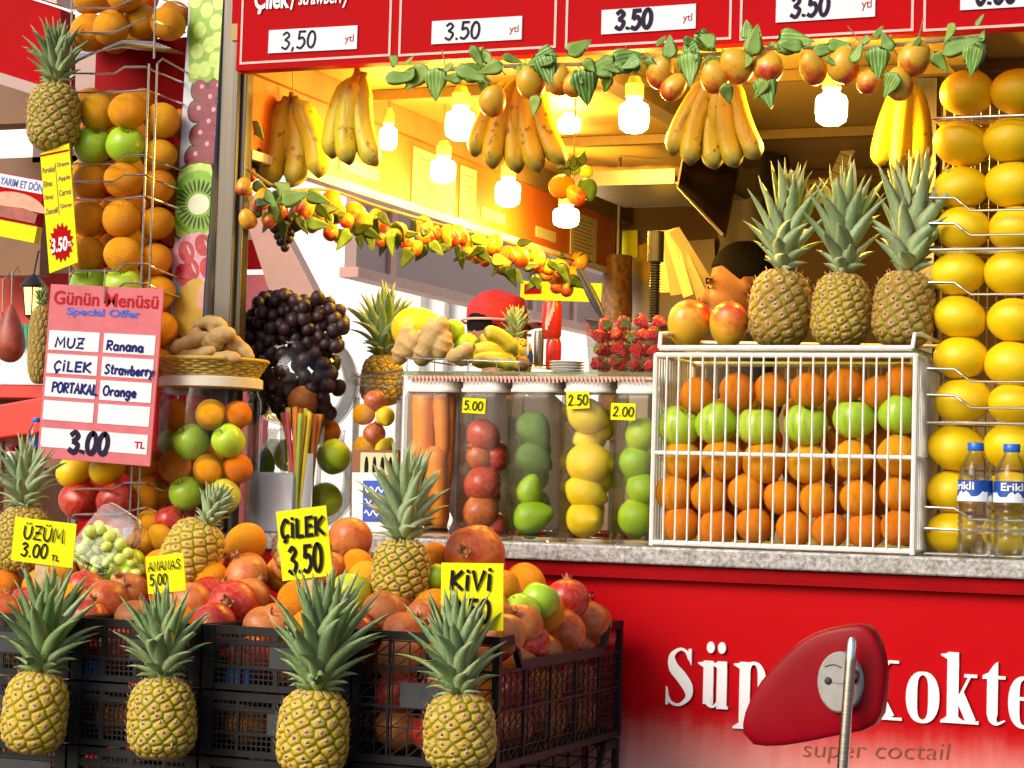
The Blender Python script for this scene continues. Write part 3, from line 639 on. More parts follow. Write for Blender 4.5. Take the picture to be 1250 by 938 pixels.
def pine_crown(seed, n, Hc, spread, wide=.15, droop=.5):
    rr = random.Random(seed); b = MB()
    for k in range(n):
        u = k / (n - 1); az = k * 2.39996 + rr.uniform(-.25, .25)
        el = R(26 + 60 * u ** .7 + rr.uniform(-6, 6)); L = Hc * (.42 + .62 * math.sin(min(1, u * 1.35) * math.pi / 2) ** 1.2 - .34 * max(0, u - .55)) * rr.uniform(.85, 1.12)
        if u < .25: L *= .50 + 1.8 * u
        z = Hc * .30 * u - .02; r0_ = .13 * (1 - u) + .02; wd = wide * rr.uniform(.85, 1.1) * (.75 + .4 * math.sin(u * math.pi)); cv = droop * (1 - u) * rr.uniform(.6, 1.3) - .10 * u
        rings = []; cols = []; m = 8; x, zz, ang = r0_, z, el; rv = rr.random(); sway = rr.uniform(-.30, .30); kink = rr.uniform(-.25, .35) if rr.random() < .3 else 0
        for i in range(m + 1):
            t = i / m; w = wd * (1 - t ** 1.9) ** 1.0 * (.70 + .5 * math.sin(min(1, t * 2.2) * math.pi / 2)) * .5 + .002
            nx, nz = -math.sin(ang), math.cos(ang); cup = w * .75; aa = az + sway * t * t; c, s = math.cos(aa), math.sin(aa)
            P = lambda q, off: ((x * spread + nx * off) * c - q * s, (x * spread + nx * off) * s + q * c, zz + nz * off)
            th_ = .006 * (1 - t) + .0015
            rings.append([P(-w, cup), P(-w * .5, cup * .25), P(0, 0), P(w * .5, cup * .25), P(w, cup), P(w * .5, cup * .25 - th_), P(0, -th_), P(-w * .5, cup * .25 - th_)])
            cols += [(t, rv, q_) for q_ in (1, .5, .02, .5, 1, .5, .02, .5)]
            x += L / m * math.cos(ang); zz += L / m * math.sin(ang); ang -= cv / m * (1 + t) + (kink if i == 6 else 0)
        b.loft(rings, True, True, cols=cols)
    return b.mesh('crown', 'crown_leaf', angle=180)
PB = [pine_body(7, 12, 9, 1.28), pine_body(2, 14, 10, 1.24, .12), pine_body(3, 13, 9, 1.22), pine_body(4, 13, 10, 1.36, .05)] if True else [pine_body(1, 13, 10, 1.28), pine_body(2, 14, 10, 1.24, .12), pine_body(3, 13, 9, 1.22), pine_body(4, 13, 10, 1.36, .05)]
PC = {'tall': [pine_crown(11, 48, 1.80, .85, .34, .40), pine_crown(12, 46, 1.85, .8, .35, .35)], 'bushy': [pine_crown(13, 62, 1.40, .95, .25, .62), pine_crown(14, 58, 1.34, 1.0, .26, .7), pine_crown(16, 60, 1.38, .95, .25, .6)],
      'short': [pine_crown(15, 56, 1.0, .85, .25, .4)]}
def pineapple(p, w, label, crown='bushy', var=0, ripe=1.0, green=.5, pale=.3, rot=(0, 0, 0), hs=1.0, cs=1.0, group=None, crown_tilt=(0, 0, 0), rz=None):
    """p = centre of the body's base"""
    e = thing('pineapple', label, 'pineapple', p, group); e.rotation_euler = rot; e.scale = (w, w, w)
    bm = PB[var % len(PB)]; bo = link('body', bm, e); bo.rotation_euler = (0, 0, rz if rz is not None else rnd.uniform(0, 6)); bo.scale = (1, 1, hs); bo.color = (ripe, green, 0, 1)
    H = (1.28, 1.24, 1.22, 1.36)[var % 4] * hs
    cl = PC[crown]; co = link('crown', cl[var % len(cl)], e, (0, 0, H - .05)); co.rotation_euler = (crown_tilt[0], crown_tilt[1], rnd.uniform(0, 6)); co.scale = (cs, cs, cs); co.color = (1, 1, 1, pale)
    return e
def pine_px(x0, x1, ytop, ybot, Y, label, **kw):
    """a pineapple whose body fills a box of the photo"""
    p = PY((x0 + x1) / 2, ybot, Y); w = (x1 - x0) * mpp(p) / 1.02; H = (1.28, 1.24, 1.22, 1.36)[kw.get('var', 0) % 4]
    kw.setdefault('hs', (ybot - ytop) * mpp(p) / w / H); return pineapple(p, w, label, **kw)

# ================================================================== SETTING: ground, street behind, kiosk shell
XL = -2.186; CZ = 1.151; ZB = 2.105
tag(MB().box((0, 8, -.05), (90, 90, .1)).build('ground', 'asphalt', smooth=False), kind='structure')
tag(MB().bb(-14, XL - .9, -1.2, 7.0, 0.0, .03).build('pavement', 'pale_tile', smooth=False), kind='structure')

kiosk = thing('fruit_kiosk', 'red fruit juice kiosk with speckled granite counter and white serif lettering', 'kiosk', (0, 0, 0))
b = MB(); b.bb(-2.42, .75, 0, .50, CZ - .034, CZ); b.build('counter_top', 'granite', kiosk, bevel=.004)
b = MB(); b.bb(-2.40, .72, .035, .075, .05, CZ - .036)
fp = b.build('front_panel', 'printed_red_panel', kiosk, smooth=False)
b = MB(); b.bb(-2.40, .72, .014, .0345, CZ - .062, CZ - .036); b.build('counter_lip', 'deep_red', kiosk, smooth=False)
# routed frames on the left part of the panel
b = MB(); q0, q1 = PY(640, 740, .03).x, PY(722, 740, .03).x; q2, q3 = PY(732, 740, .03).x, PY(1300, 740, .03).x
for xa, xb, za, zb in ((-2.2, q0 - .02, .1, 1.06), (q0, q1, .1, 1.06)):
    for r_ in ((xa, xb, zb - .006, zb), (xa, xb, za, za + .006), (xa, xa + .006, za + .006, zb - .006), (xb - .006, xb, za + .006, zb - .006)): b.bb(r_[0], r_[1], .030, .0349, r_[2], r_[3])
b.build('panel_moulding', 'deep_red', kiosk, smooth=False)
b = MB(); b.bb(-2.40, .72, .08, 2.5, 0.03, .05); b.bb(XL - .03, XL, .52, 2.5, .05, 1.12); b.bb(XL - .03, XL + .05, .52, 2.5, 1.1205, 1.14)
b.build('side_wall', 'deep_red', kiosk, smooth=False)
b = MB(); b.bb(XL - .002, .72, -.02, 2.6, 2.165, 2.20); b.build('ceiling', 'ceiling_glow_yellow', kiosk, smooth=False)
b = MB(); b.bb(XL - .002, .76, -.02, 2.64, 2.2005, 2.56); b.build('roof', 'sign_red', kiosk, smooth=False)
b = MB(); b.bb(XL - .03, XL + .03, .02, 2.5, 2.105, 2.164)
for x in (-1.50, -.75, 0.): b.bb(x - .025, x + .025, .03, 2.5, 2.118, 2.164)
for y in (.55, 1.25, 1.9): b.bb(XL + .032, .7, y - .012, y + .012, 2.14, 2.163)
b.build('ceiling_beam', 'beam_paint', kiosk, smooth=False)
xbk = PY(738, 300, 2.5).x
b = MB(); b.bb(xbk, .72, 2.5, 2.54, 1.62, 2.16); b.bb(.70, .74, .52, 2.5, .05, 2.16); b.build('back_wall', 'brown_wall', kiosk, smooth=False)
b = MB(); b.bb(xbk, .70, 2.502, 2.538, .05, 1.6195); b.build('tiled_back_wall', 'pale_tile', kiosk, smooth=False)
xa, xb_ = PY(269.5, 230, 0).x, PY(290.5, 246, 0).x
b = MB(); b.bb(xa, xb_, -.015, .04, CZ, 2.56); b.bb(xb_ - .004, xb_ + .012, .0, .03, CZ, 2.10); b.build('corner_post', 'dark_steel', kiosk, smooth=False, bevel=.003)
b = MB(); b.bb(PY(112, 200, .07).x, xa - .001, .07, .09, .05, 2.2); b.build('end_panel', 'deep_red', kiosk, smooth=False)
p = PY(1128, 150, .7); b = MB(); b.bb(p.x - .016, p.x + .03, .68, .73, CZ, 2.16); b.build('inner_post', 'brushed_steel', kiosk, smooth=False)
# lettering of the front panel
Yt = .0338
def Lp(x, y): q = PY(x, y, Yt); return q.x, q.z
lb = MB(); base = [Lp(812, 861), Lp(1250, 886)]
hcap = Lp(812, 791)[1] - Lp(812, 863)[1]
def put(ch, px, py, h, wf):
    x, z = Lp(px, py); m0 = MB(); serif_glyph(m0, ch, 0, 0, h, wf, .004)
    lb.add([(x + vx, Yt - vz, z + vy) for vx, vy, vz in m0.v], m0.f)
put('S', 811, 861, hcap, 1.0); put('ü', 856, 864, hcap * 1.14, .72); put('p', 900, 866, hcap * 1.14, .76)
lb.build('lettering', 'lettering_white', kiosk, smooth=False); lb = MB()
put('K', 1042, 876, hcap, .98); put('o', 1105, 880, hcap * 1.14, .86); put('k', 1153, 882, hcap * 1.14, .76); put('t', 1199, 885, hcap * 1.14, .80); put('e', 1229, 887, hcap * 1.14, .86)
put('y', 1264, 886, hcap, .8)
lb.build('lettering', 'lettering_white', kiosk, smooth=False)
lb = MB(); x0, z0_ = Lp(979, 925); x1, z1_ = Lp(1156, 929)
text_fit(lb, 'super coctail', 0, 0, x1 - x0, .040, .001, -.014, .12)
lb.v = [(x0 + v[0], Yt - v[2], z0_ - .008 + v[1] + (z1_ - z0_) * v[0] / (x1 - x0)) for v in lb.v]
lb.build('small_lettering', 'brown_print', kiosk, smooth=False)

# red price board along the top
Ys = -.06
board = thing('price_board', 'long red price board with white outlined panels above the kiosk opening', 'price board', (0, 0, 0))
xs0 = PY(288, 85, Ys).x; zs = PY(700, 64, Ys).z
b = MB(); b.bb(xs0, .76, Ys, Ys + .035, zs, 2.62); b.build('board', 'sign_red', board, smooth=False)
b = MB()
for xl, xr, yb in ((293, 476.5, 74), (486.5, 678.5, 64), (690, 892.5, 54), (903, 1115, 44), (1127, 1345, 33)):
    a0 = PY(xl, yb, Ys).x; a1 = PY(xr, yb, Ys).x; zz = PY((xl + xr) / 2, yb, Ys).z; w = .0045; y0, y1 = Ys - .0015, Ys
    b.bb(a0, a1, y0, y1, zz, zz + w); b.bb(a0, a0 + w, y0, y1, zz + w, 2.56); b.bb(a1 - w, a1, y0, y1, zz + w, 2.56); b.bb(a0, a1, y0, y1, 2.56, 2.56 + w)
b.build('white_outline', 'faint_red_line', board, smooth=False)
for (tl, tr, bl, s_, pen) in (((329, 37.5), (437, 31.5), (330, 65.5), '3,50', .0045), ((528, 26.5), (638, 20), (528.5, 54.5), '3.50', .0050), ((735, 13), (850, 5), (735.5, 42.5), '3.50', .0085), ((948, -6), (1069, -14), (949, 28), '3.50', .0075), ((1173, -24), (1300, -32), (1174, 13), '6.00', .0080)):
    m, w, h = frame(tl, tr, bl, Ys - .001); b = MB(); b.bb(0, w, 0, h, -.001, .0025); st = b.build('price_strip', 'paper_white', board, smooth=False); st.matrix_world = m
    t = MB(); hand(t, s_, w * .15, h * .16, h * .72, pen, width=w * .38, z=.003); tx = t.build('handwritten_price', 'violet_ink', st, smooth=False)
    t = MB(); text_fit(t, 'ytl', w * .865, h * .22, w * .965, h * .62, .003, .01); t.build('currency_print', 'print_red', st, smooth=False)
t = MB(); m, w, h = frame((312, -13), (426, -19), (313, 18), Ys - .0015)
text_fit(t, 'Çilek', 0, 0.0, w * .38, h * 1.0, .002, .028); text_fit(t, '/', w * .39, h * .12, w * .45, h * 1.0, .0022, .01)
text_fit(t, 'strawberry', w * .47, h * .10, w * 1.0, h * .86, .0021, .012, .12)
tx = t.build('lettering', 'lettering_white', board, smooth=False); tx.matrix_world = m

# lit menu board hung on the left wall
mb_ = thing('side_menu_board', 'lamp-lit orange menu board with price strips and paper lists along the left wall', 'menu board', (0, 0, 0))
def wall_rect(xa, xb, za, zb, d0, d1):   # photo columns on the left wall -> box on it
    ya = PX(xa, 250, XL).y; yb = PX(xb, 300, XL).y; return XL + d0, XL + d1, min(ya, yb), max(ya, yb), za, zb
b = MB(); b.bb(XL, XL + .018, .03, 2.36, 1.945, 2.104); b.build('board', 'menu_orange', mb_, smooth=False)
b = MB(); b.bb(XL - .005, XL + .03, .03, 2.36, 1.925, 1.944); b.build('board_frame', 'white_paint', mb_, smooth=False)
def wy(xp): return PX(xp, 230, XL).y
for xa, xb in ((404, 452), (580, 609), (648, 672), (322, 348)):
    b = MB(); b.bb(XL + .018, XL + .021, wy(xa), wy(xb), 1.968, 1.998); st = b.build('price_strip', 'menu_paper', mb_, smooth=False)
for xa, xb, z0_, z1_ in ((494, 546, 1.93, 2.085), (553, 572, 1.935, 2.085), (690, 722, 1.95, 2.08)):
    b = MB(); b.bb(XL + .019, XL + .022, wy(xa), wy(xb), z0_, z1_); st = b.build('paper_list', 'menu_paper', mb_, smooth=False)
    l = MB()
    for i in range(9):
        z = z0_ + .02 + i * (z1_ - z0_ - .03) / 9; ya, yb = wy(xa), wy(xb); d = (yb - ya); l.bb(XL + .022, XL + .0225, ya + d * .1, ya + d * rnd.uniform(.55, .9), z, z + .003)
    l.build('list_lines', 'menu_line', st, smooth=False)
b = MB(); b.bb(XL, XL + .03, 2.362, 2.40, 1.90, 2.104); b.build('end_panel', 'mauve_panel', mb_, smooth=False)

# ------------------------------------------------------------------ street seen through the opening
def slab(name, label, cat, mat, x0, x1, y0, y1, z0, z1): return tag(MB().bb(x0, x1, y0, y1, z0, z1).build(name, mat, smooth=False), label, cat)
bld = thing('white_building', 'sunlit white building across the street behind the kiosk', 'building', (0, 0, 0))
b = MB(); b.bb(-14, 2, 6.6, 8.0, 0, 6.5); b.build('wall', 'far_white', bld, smooth=False)
for k, x in enumerate((-4.74, -4.60)):
    b = MB(); b.bb(x - .03, x + .03, 6.52, 6.6, 1.4, 5); b.build('drainpipe', 'white_paint', bld)
fas = thing('shop_fascia', 'mauve framed shop fascia running away behind the left opening', 'fascia', (0, 0, 0))
XF = -3.6
def fy(xp, yp): q = PX(xp, yp, XF); return q
q1, q2 = fy(434, 340), fy(600, 378); zb0 = (q1.z + q2.z) / 2; ya, yb = q1.y, fy(735, 400).y + 1.2
b = MB(); b.bb(XF - .05, XF, ya, yb, zb0 + .04, zb0 + .75); b.build('panel', 'mauve_panel', fas, smooth=False)
b = MB(); b.bb(XF - .06, XF + .02, ya - .02, yb, zb0, zb0 + .039); b.bb(XF - .06, XF + .02, ya - .02, yb, zb0 + .751, zb0 + .80)
for xp in (476, 650, 700): yy = fy(xp, 340).y; b.bb(XF, XF + .015, yy - .025, yy + .025, zb0 + .04, zb0 + .75)
b.build('frame', 'salmon_trim', fas, smooth=False)
YA = 2.6
aw = thing('awning_post', 'wide salmon slanted awning board left of the white gap', 'awning', (0, 0, 0))
P4 = [PY(x, y, YA) for x, y in ((298, 262), (338, 268), (392, 372), (334, 372))]; b = MB()
pl = [(p.x, p.z) for p in reversed(P4)]; b.prism(pl, 0, .06); b.v = [(v[0], YA + v[2], v[1]) for v in b.v]; b.build('board', 'salmon_trim', aw, smooth=False)
P4 = [PY(x, y, YA + .2) for x, y in ((270, 240), (336, 240), (336, 300), (270, 300))]
b = MB(); b.bb(P4[0].x, P4[1].x, YA + .2, YA + .3, P4[2].z, P4[0].z); b.build('upper_panel', 'mauve_panel', aw, smooth=False)
b = MB(); b.bb(P4[0].x, P4[1].x, YA + .18, YA + .199, P4[2].z - .085, P4[2].z + .02); b.build('trim_band', 'deep_red', aw, smooth=False)
q = PY(285, 405, YA + .1); slab('shop_counter', 'pale pink shop counter front glimpsed beside the black grapes', 'counter', 'card_pink', q.x - .5, PY(326, 372, YA + .1).x, YA + .1, YA + .14, 0, q.z + .2)

# ------------------------------------------------------------------ shop front far left
YL = 1.6
def rect(x0, x1, y0, y1, Y):   # photo box at depth Y -> X and Z ranges
    a, c = PY(x0, y0, Y), PY(x1, y1, Y); return a.x, c.x, c.z, a.z
ns = thing('neighbour_shop', 'neighbouring red shop front with wooden fascia at the far left', 'shop', (0, 0, 0))
xa, xb, za, zb = rect(-60, 92, 6, 108, YL); b = MB()
pl = [(PY(x, y, YL).x, PY(x, y, YL).z) for x, y in ((-60, 75), (92, 118), (92, 18), (-60, -30))]
b.prism(pl, 0, .08); b.v = [(v[0], YL - v[2], v[1]) for v in b.v]; b.build('red_fascia', 'sign_red', ns, smooth=False)
for dy, mt, nm in ((-14, 'salmon_trim', 'upper_trim'), (104, 'mauve_panel', 'lower_trim')):
    b = MB(); pl = [(PY(x, y + dy, YL).x, PY(x, y + dy, YL).z) for x, y in ((-60, -20), (92, 28), (92, 14), (-60, -34))]
    b.prism(pl, 0, .10); b.v = [(v[0], YL - v[2], v[1]) for v in b.v]; b.build(nm, mt, ns, smooth=False)
xa, xb, za, zb = rect(-60, 40, 100, 150, YL + .3); b = MB(); b.bb(xa, xb, YL + .3, YL + .4, za, zb); b.build('dark_transom', 'wood_brown', ns, smooth=False)
xa, xb, za, zb = rect(-60, 48, 268, 336, YL + .3); b = MB(); b.bb(xa, xb, YL + .3, YL + .36, za, zb); b.build('wooden_board', 'wood_brown', ns, smooth=False)
xa, xb, za, zb = rect(-60, 80, 336, 400, YL + .5); b = MB(); b.bb(xa, xb, YL + .5, YL + .56, za, zb); b.build('red_wall', 'awning_red', ns, smooth=False)
xa, xb, za, zb = rect(-60, 80, 432, 470, YL + .34); b = MB(); b.bb(xa, xb, YL + .34, YL + .5, za, zb); b.build('pale_counter', 'snow_white', ns, smooth=False)
xa, xb, za, zb = rect(-60, 80, 400, 432, YL + .45); b = MB(); b.bb(xa, xb, YL + .45, YL + .5, za, zb); b.build('white_panel', 'snow_white', ns, smooth=False)
xa, xb, za, zb = rect(-60, 90, 470, 486, YL + .3); b = MB(); b.bb(xa, xb, YL + .3, YL + .5, za, zb); b.build('counter_edge', 'awning_red', ns, smooth=False)
xa, xb, za, zb = rect(-60, 112, 196, 345, YL + .6); b = MB(); b.bb(xa, xb, YL + .6, YL + .65, za, zb); b.build('shaded_wall', 'wood_brown', ns, smooth=False)
xa, xb, za, zb = rect(46, 112, 30, 196, YL + .6); b = MB(); b.bb(xa, xb, YL + .6, YL + .65, za, zb); b.build('shaded_pillar', 'mauve_panel', ns, smooth=False)
xa, xb, za, zb = rect(48, 112, 345, 486, YL + .6); b = MB(); b.bb(xa, xb, YL + .6, YL + .65, za, zb); b.build('red_side', 'deep_red', ns, smooth=False)
xa, xb, za, zb = rect(-60, 90, 486, 700, YL + .5); b = MB(); b.bb(xa, xb, YL + .5, YL + .55, 0, zb); b.build('lower_wall', 'wood_brown', ns, smooth=False)
xa, xb, za, zb = rect(12, 48, 395, 425, YL + .4); b = MB(); n_ = 8
for i in range(n_):
    x0, x1 = xa + (xb - xa) * i / n_, xa + (xb - xa) * (i + .86) / n_; b.prism([(x0, za + .02), (x0 + (x1 - x0) * .2, za), (x0 + (x1 - x0) * .8, za), (x1, za + .02), (x1, zb), (x0, zb)], 0, .004)
b.v = [(v[0], YL + .42 - v[2], v[1]) for v in b.v]; b.build('green_fringe', 'green_fringe', ns, smooth=False)
# burger sign
m, w, h = frame((-30, 205), (56, 221), (-30, 262), YL - .1)
bs = thing('burger_sign', 'red sign with burger picture and white lettering strip at far left', 'sign', mat=m)
b = MB(); b.bb(0, w, 0, h, -.03, 0); b.build('panel', 'sign_red', bs, smooth=False)
b = MB(); b.bb(w * .28, w * .99, h * .70, h * .98, .0005, .002); st = b.build('lettering_strip', 'paper_white', bs, smooth=False)
t = MB(); text_fit(t, 'YARIM ET DÖN', w * .385, h * .745, w * .985, h * .95, .003, .02); t.build('lettering', 'label_blue', st, smooth=False)
b = MB(); b.prism([(x * w, y * h) for x, y in arc(.66, .30, .42, .34, 0, 180, 16)], .0, .004); b.build('bun_picture', 'burger_bun', bs, smooth=False)
b = MB(); b.prism([(x * w, y * h) for x, y in ((.26, .06), (.98, .05), (.99, .26), (.8, .33), (.5, .30), (.28, .33))], .001, .006); b.build('filling_picture', 'meat', bs, smooth=False)
b = MB(); b.bb(0, w, -.05, -.001, -.03, -.002); b.build('yellow_border', 'card_yellow', bs, smooth=False)
# lantern
p = PY(40, 366, YL); lan = thing('street_lantern', 'lit black iron lantern with yellow panes', 'lantern', p); s_ = mpp(p)
b = MB(); b.lathe([(9 * s_, -19 * s_), (13 * s_, 14 * s_)], 6, cap0=True, cap1=True); b.build('lamp_glass', 'lantern_glow', lan, smooth=False)
b = MB()
for k in range(6):
    a = k * math.pi / 3; c, s = math.cos(a), math.sin(a); b.tube([(9.4 * s_ * c, 9.4 * s_ * s, -20 * s_), (13.4 * s_ * c, 13.4 * s_ * s, 15 * s_)], 1.1 * s_, 5)
b.lathe([(15 * s_, 14 * s_), (16 * s_, 17 * s_), (8 * s_, 27 * s_), (2 * s_, 31 * s_)], 12, cap0=True, cap1=True); b.lathe([(3 * s_, -25 * s_), (10 * s_, -19 * s_)], 8, cap0=True, cap1=True)
b.tube([(0, 0, 30 * s_), (0, .02, 60 * s_), (0, .25, 66 * s_)], 1.2 * s_, 6); b.build('frame', 'plastic_black', lan)
# hanging meat on hooks
for i, (x, y0_, y1_, lab) in enumerate(((14, 372, 440, 'larger dark red cut of meat hanging on a hook at far left'), (3, 380, 428, 'smaller cut of meat hanging beside the larger one at far left'))):
    p = PY(x, y0_, YL + .2); s_ = mpp(p); H = (y1_ - y0_) * s_; g = thing('hanging_meat', lab, 'meat', p, 'meat hung in the neighbouring shop')
    b = MB(); nf = noisy(.06, i); b.sphere((0, 0, 0), (.32, .28, .5), 16, 14, lambda v: nf(Vector((v.x * (1.25 - v.z * 1.4), v.y * (1.2 - v.z * 1.2), v.z)))); b.v = [(v[0] * H * .62, v[1] * H * .62, (v[2] - .5) * H) for v in b.v]; b.build('meat', 'meat', g)
    b = MB(); b.tube([(0, 0, 0), (0, 0, .10), (.02, 0, .12), (.03, 0, .10)], .003, 6); b.build('hook', 'dull_wire', g)
p = PY(4, 486, YL - .5); s_ = mpp(p)
b = MB(); P4 = [PY(x, y, YL - .5) for x, y in ((-60, 505), (54, 484), (54, 528), (-60, 543))]
b.prism([(q.x, q.z) for q in reversed(P4)], 0, .25); b.v = [(v[0], YL - .5 + v[2], v[1]) for v in b.v]
aw2 = thing('red_awning', 'bright red canvas awning below the neighbouring shop counter', 'awning', (0, 0, 0)); b.build('canvas', 'awning_red', aw2, smooth=False, bevel=.006)
b = MB(); b.tube([(P4[0].x + .1, YL - .4, P4[0].z), (P4[0].x + .1, YL - .4, .03)], .015, 8); b.tube([(P4[1].x - .02, YL - .3, P4[2].z), (P4[1].x - .02, YL - .3, .03)], .015, 8); b.build('post', 'dull_wire', aw2)

# ================================================================== bottles
def bottle(p, H, label, text=True, group=None, rz=0):
    e = thing('water_bottle', label, 'water bottle', p, group); e.rotation_euler = (0, 0, rz); k = H / .21; r = .0305
    prof = [(.001, .004), (.018, .002), (.026, 0), (r, .008), (r, .03)]
    for i in range(5): z = .036 + i * .0115; prof += [(r, z), (r - .0022, z + .004), (r - .0022, z + .006), (r, z + .010)]
    prof += [(r, .098), (r - .0008, .099), (r - .0008, .138), (r, .139), (r * .97, .148), (r * .8, .166), (r * .52, .182), (r * .42, .187), (r * .42, .196)]
    b = MB(); b.lathe([(x * k, z * k) for x, z in prof], 36); b.build('bottle_body', 'bottle_plastic', e, angle=180)
    b = MB(); b.lathe([(x * k * .96, z * k) for x, z in ((.001, .006), (r - .002, .010), (r - .002, .160), (r * .8, .165), (.001, .1651))], 28); b.build('water', 'water', e)
    b = MB(); b.lathe([(.0145 * k, .190 * k), (.0150 * k, .191 * k), (.0150 * k, .203 * k), (.0138 * k, .2045 * k)], 28, cap0=True, cap1=True); b.build('cap', 'plastic_blue', e)
    lb_ = MB(); rr = (r + .0006) * k; n = 40
    lb_.lathe([(rr, .0995 * k), (rr, .1375 * k)], n); lo = lb_.build('bottle_label', 'label_blue', e)
    if text:
        sn = MB(); rad = rr + .0005; pts = [(a, .099 + .012 * abs(math.sin(a * 2.3)) + .006 * abs(math.sin(a * 7 + 1))) for a in [i * .16 for i in range(40)]]
        vs = []; fs = []
        for i, (a, z) in enumerate(pts): vs += [(rad * math.cos(a), rad * math.sin(a), .0998 * k), (rad * math.cos(a), rad * math.sin(a), z * k + .003 * k)]
        fs = [(2 * i, 2 * i + 2, 2 * i + 3, 2 * i + 1) for i in range(len(pts) - 1)]
        sn.add(vs, fs); sn.build('snow_print', 'snow_white', lo, smooth=False)
        t = MB(); rad = rr + .0008
        def bend(x, y, a0=-1.571): a = a0 + x / rad; return (rad * math.cos(a), rad * math.sin(a), y)
        text_fit(t, 'Erikli', -.023 * k, .1205 * k, .023 * k, .1345 * k, bend=bend, offset=.02); t.build('label_lettering', 'lettering_white', lo, smooth=False)
    return e
for xc, yb, lab, rz in ((1189, 684, 'clear water bottle with blue cap and label, standing left in front of the grapefruit', -.62), (1233, 684, 'clear water bottle with blue cap beside an equal bottle, nearer the right edge', .28)):
    p = PY(xc, yb, .028); p.z = CZ + .001; bottle(p, 144 * mpp(p), lab, rz=rz)
p = PY(42, 586, -.02); s_ = mpp(p); bottle(p, 78 * s_, 'small water bottle half hidden behind the pink menu card', False)

# ================================================================== grapefruit rack at the right
gr = thing('wire_fruit_rack', 'tall chrome wire rack holding two columns of yellow grapefruit at right', 'wire rack', (0, 0, 0))
Yg = .125
LX = [(1181, 114), (1173, 177), (1172, 229), (1176, 280), (1171, 334), (1171, 387), (1172, 438), (1175, 490), (1168, 546), (1163, 602), (1162, 652)]
RX = [(1243, 112), (1235, 172), (1236, 226), (1240, 280), (1236, 335), (1240, 392), (1236, 445), (1239, 495), (1236, 547), (1236, 602), (1234, 652)]
ORD = ['top', 'second', 'third', 'fourth', 'fifth', 'sixth', 'seventh', 'eighth', 'ninth', 'tenth', 'eleventh', 'twelfth']
for col, L in (('left', LX), ('right', RX)):
    for i, (x, y) in enumerate(L):
        at('grapefruit', x, y, Yg, 34.5, f'yellow grapefruit {ORD[i] if i else "on top"} from the top in the {col} column of the wire rack' if i else f'yellow grapefruit topmost in the {col} column of the wire rack', cat='grapefruit', group='grapefruit stacked in the wire rack', rot=(rnd.uniform(-.2, .2), rnd.uniform(-.2, .2), rnd.uniform(0, 6)))
xr0 = PY(1136, 300, Yg - .06).x; xr1 = PY(1290, 300, Yg).x; Yf = Yg - .062
rb, bb_, ub = MB(), MB(), MB()
for yp in (145, 305, 516, 676):
    bb_ = MB(); z = PY(1136, yp, Yf).z; bb_.tube([(xr0, Yf + .12, z), (xr0, Yf, z), (xr1, Yf, z), (xr1, Yf + .12, z)], .0028, 8)
    for k in range(7): yy = Yf + .02 + k * .016; bb_.tube([(xr0, yy, z - .001), (xr1, yy, z - .001)], .0014, 5)
    bb_.build('shelf_wire', 'chrome_wire', gr)
for ya, yb in ((243, 258), (274, 288), (346, 360), (451, 466), (483, 498), (620, 634), (646, 647)):
    rb = MB(); z1 = PY(1136, ya, Yf).z; z2 = PY(1180, yb, Yf).z; x1 = PY(1166, ya, Yf).x; x2 = PY(1186, yb, Yf).x; yo = Yf - .006
    rb.tube([(xr0, Yf + .12, z1), (xr0, yo, z1), (x1, yo, z1), ((x1 + x2) / 2, yo, (z1 + z2) / 2), (x2, yo, z2), (xr1, yo, z2)], .0026, 8); rb.build('front_rail', 'chrome_wire', gr)
for xv in (xr0, (xr0 + xr1) / 2 - .05, xr1): 
    for yy in (Yf + .122,): ub.tube([(xv, yy, CZ), (xv, yy, PY(1136, 100, Yf).z)], .003, 8)
for k in range(14): xk = xr0 + (xr1 - xr0) * k / 13; ub.tube([(xk, Yf + .13, CZ + .01), (xk, Yf + .13, PY(1136, 100, Yf).z)], .0012, 5)
for k in range(30): zk = CZ + .02 + k * .028; ub.tube([(xr0, Yf + .133, zk), (xr1, Yf + .133, zk)], .0012, 5)
ub.build('back_grid', 'dull_wire', gr)

# ================================================================== white wire cage of oranges
Yc0 = .02; Yc1 = .27
cg = thing('white_wire_cage', 'white wire basket with close upright bars, full of oranges and green apples', 'wire cage', (0, 0, 0))
x0 = PY(798, 550, Yc0).x; x1 = PY(1116, 550, Yc0).x; zt = PY(960, 434, Yc0).z; zm = PY(960, 556, Yc0).z; zb = CZ + .008
b = MB(); T_ = .0052
for (ya, yb) in ((Yc0, Yc0), (Yc1, Yc1)):
    for z in (zb, zt): b.tube([(x0, ya, z), (x1, ya, z)], T_, 8)
    b.tube([(x0, ya, zm), (x1, ya, zm)], T_ * .8, 8)
    for x in (x0, x1): b.tube([(x, ya, zb - .006), (x, ya, zt)], T_, 8)
for x in (x0, x1):
    for z in (zb, zm, zt): b.tube([(x, Yc0, z), (x, Yc1, z)], T_ * .9, 8)
b.build('frame', 'white_wire', cg)
b = MB(); nb = 21
for i in range(1, nb): x = x0 + (x1 - x0) * i / nb; b.tube([(x, Yc0 - .004, zb), (x, Yc0 - .004, zt - .004), (x, Yc0 + .012, zt + .003)], .0021, 6)
b.build('front_bars', 'white_wire', cg)
b = MB()
for i in range(1, 15):
    y = Yc0 + (Yc1 - Yc0) * i / 15
    for x, d in ((x0, -.003), (x1, .003)): b.tube([(x + d, y, zb), (x + d, y, zt)], .0021, 6)
for i in range(1, nb): x = x0 + (x1 - x0) * i / nb; b.tube([(x, Yc1 + .003, zb), (x, Yc1 + .003, zt)], .0021, 6); b.tube([(x, Yc0, zb - .003), (x, Yc1, zb - .003)], .002, 6)
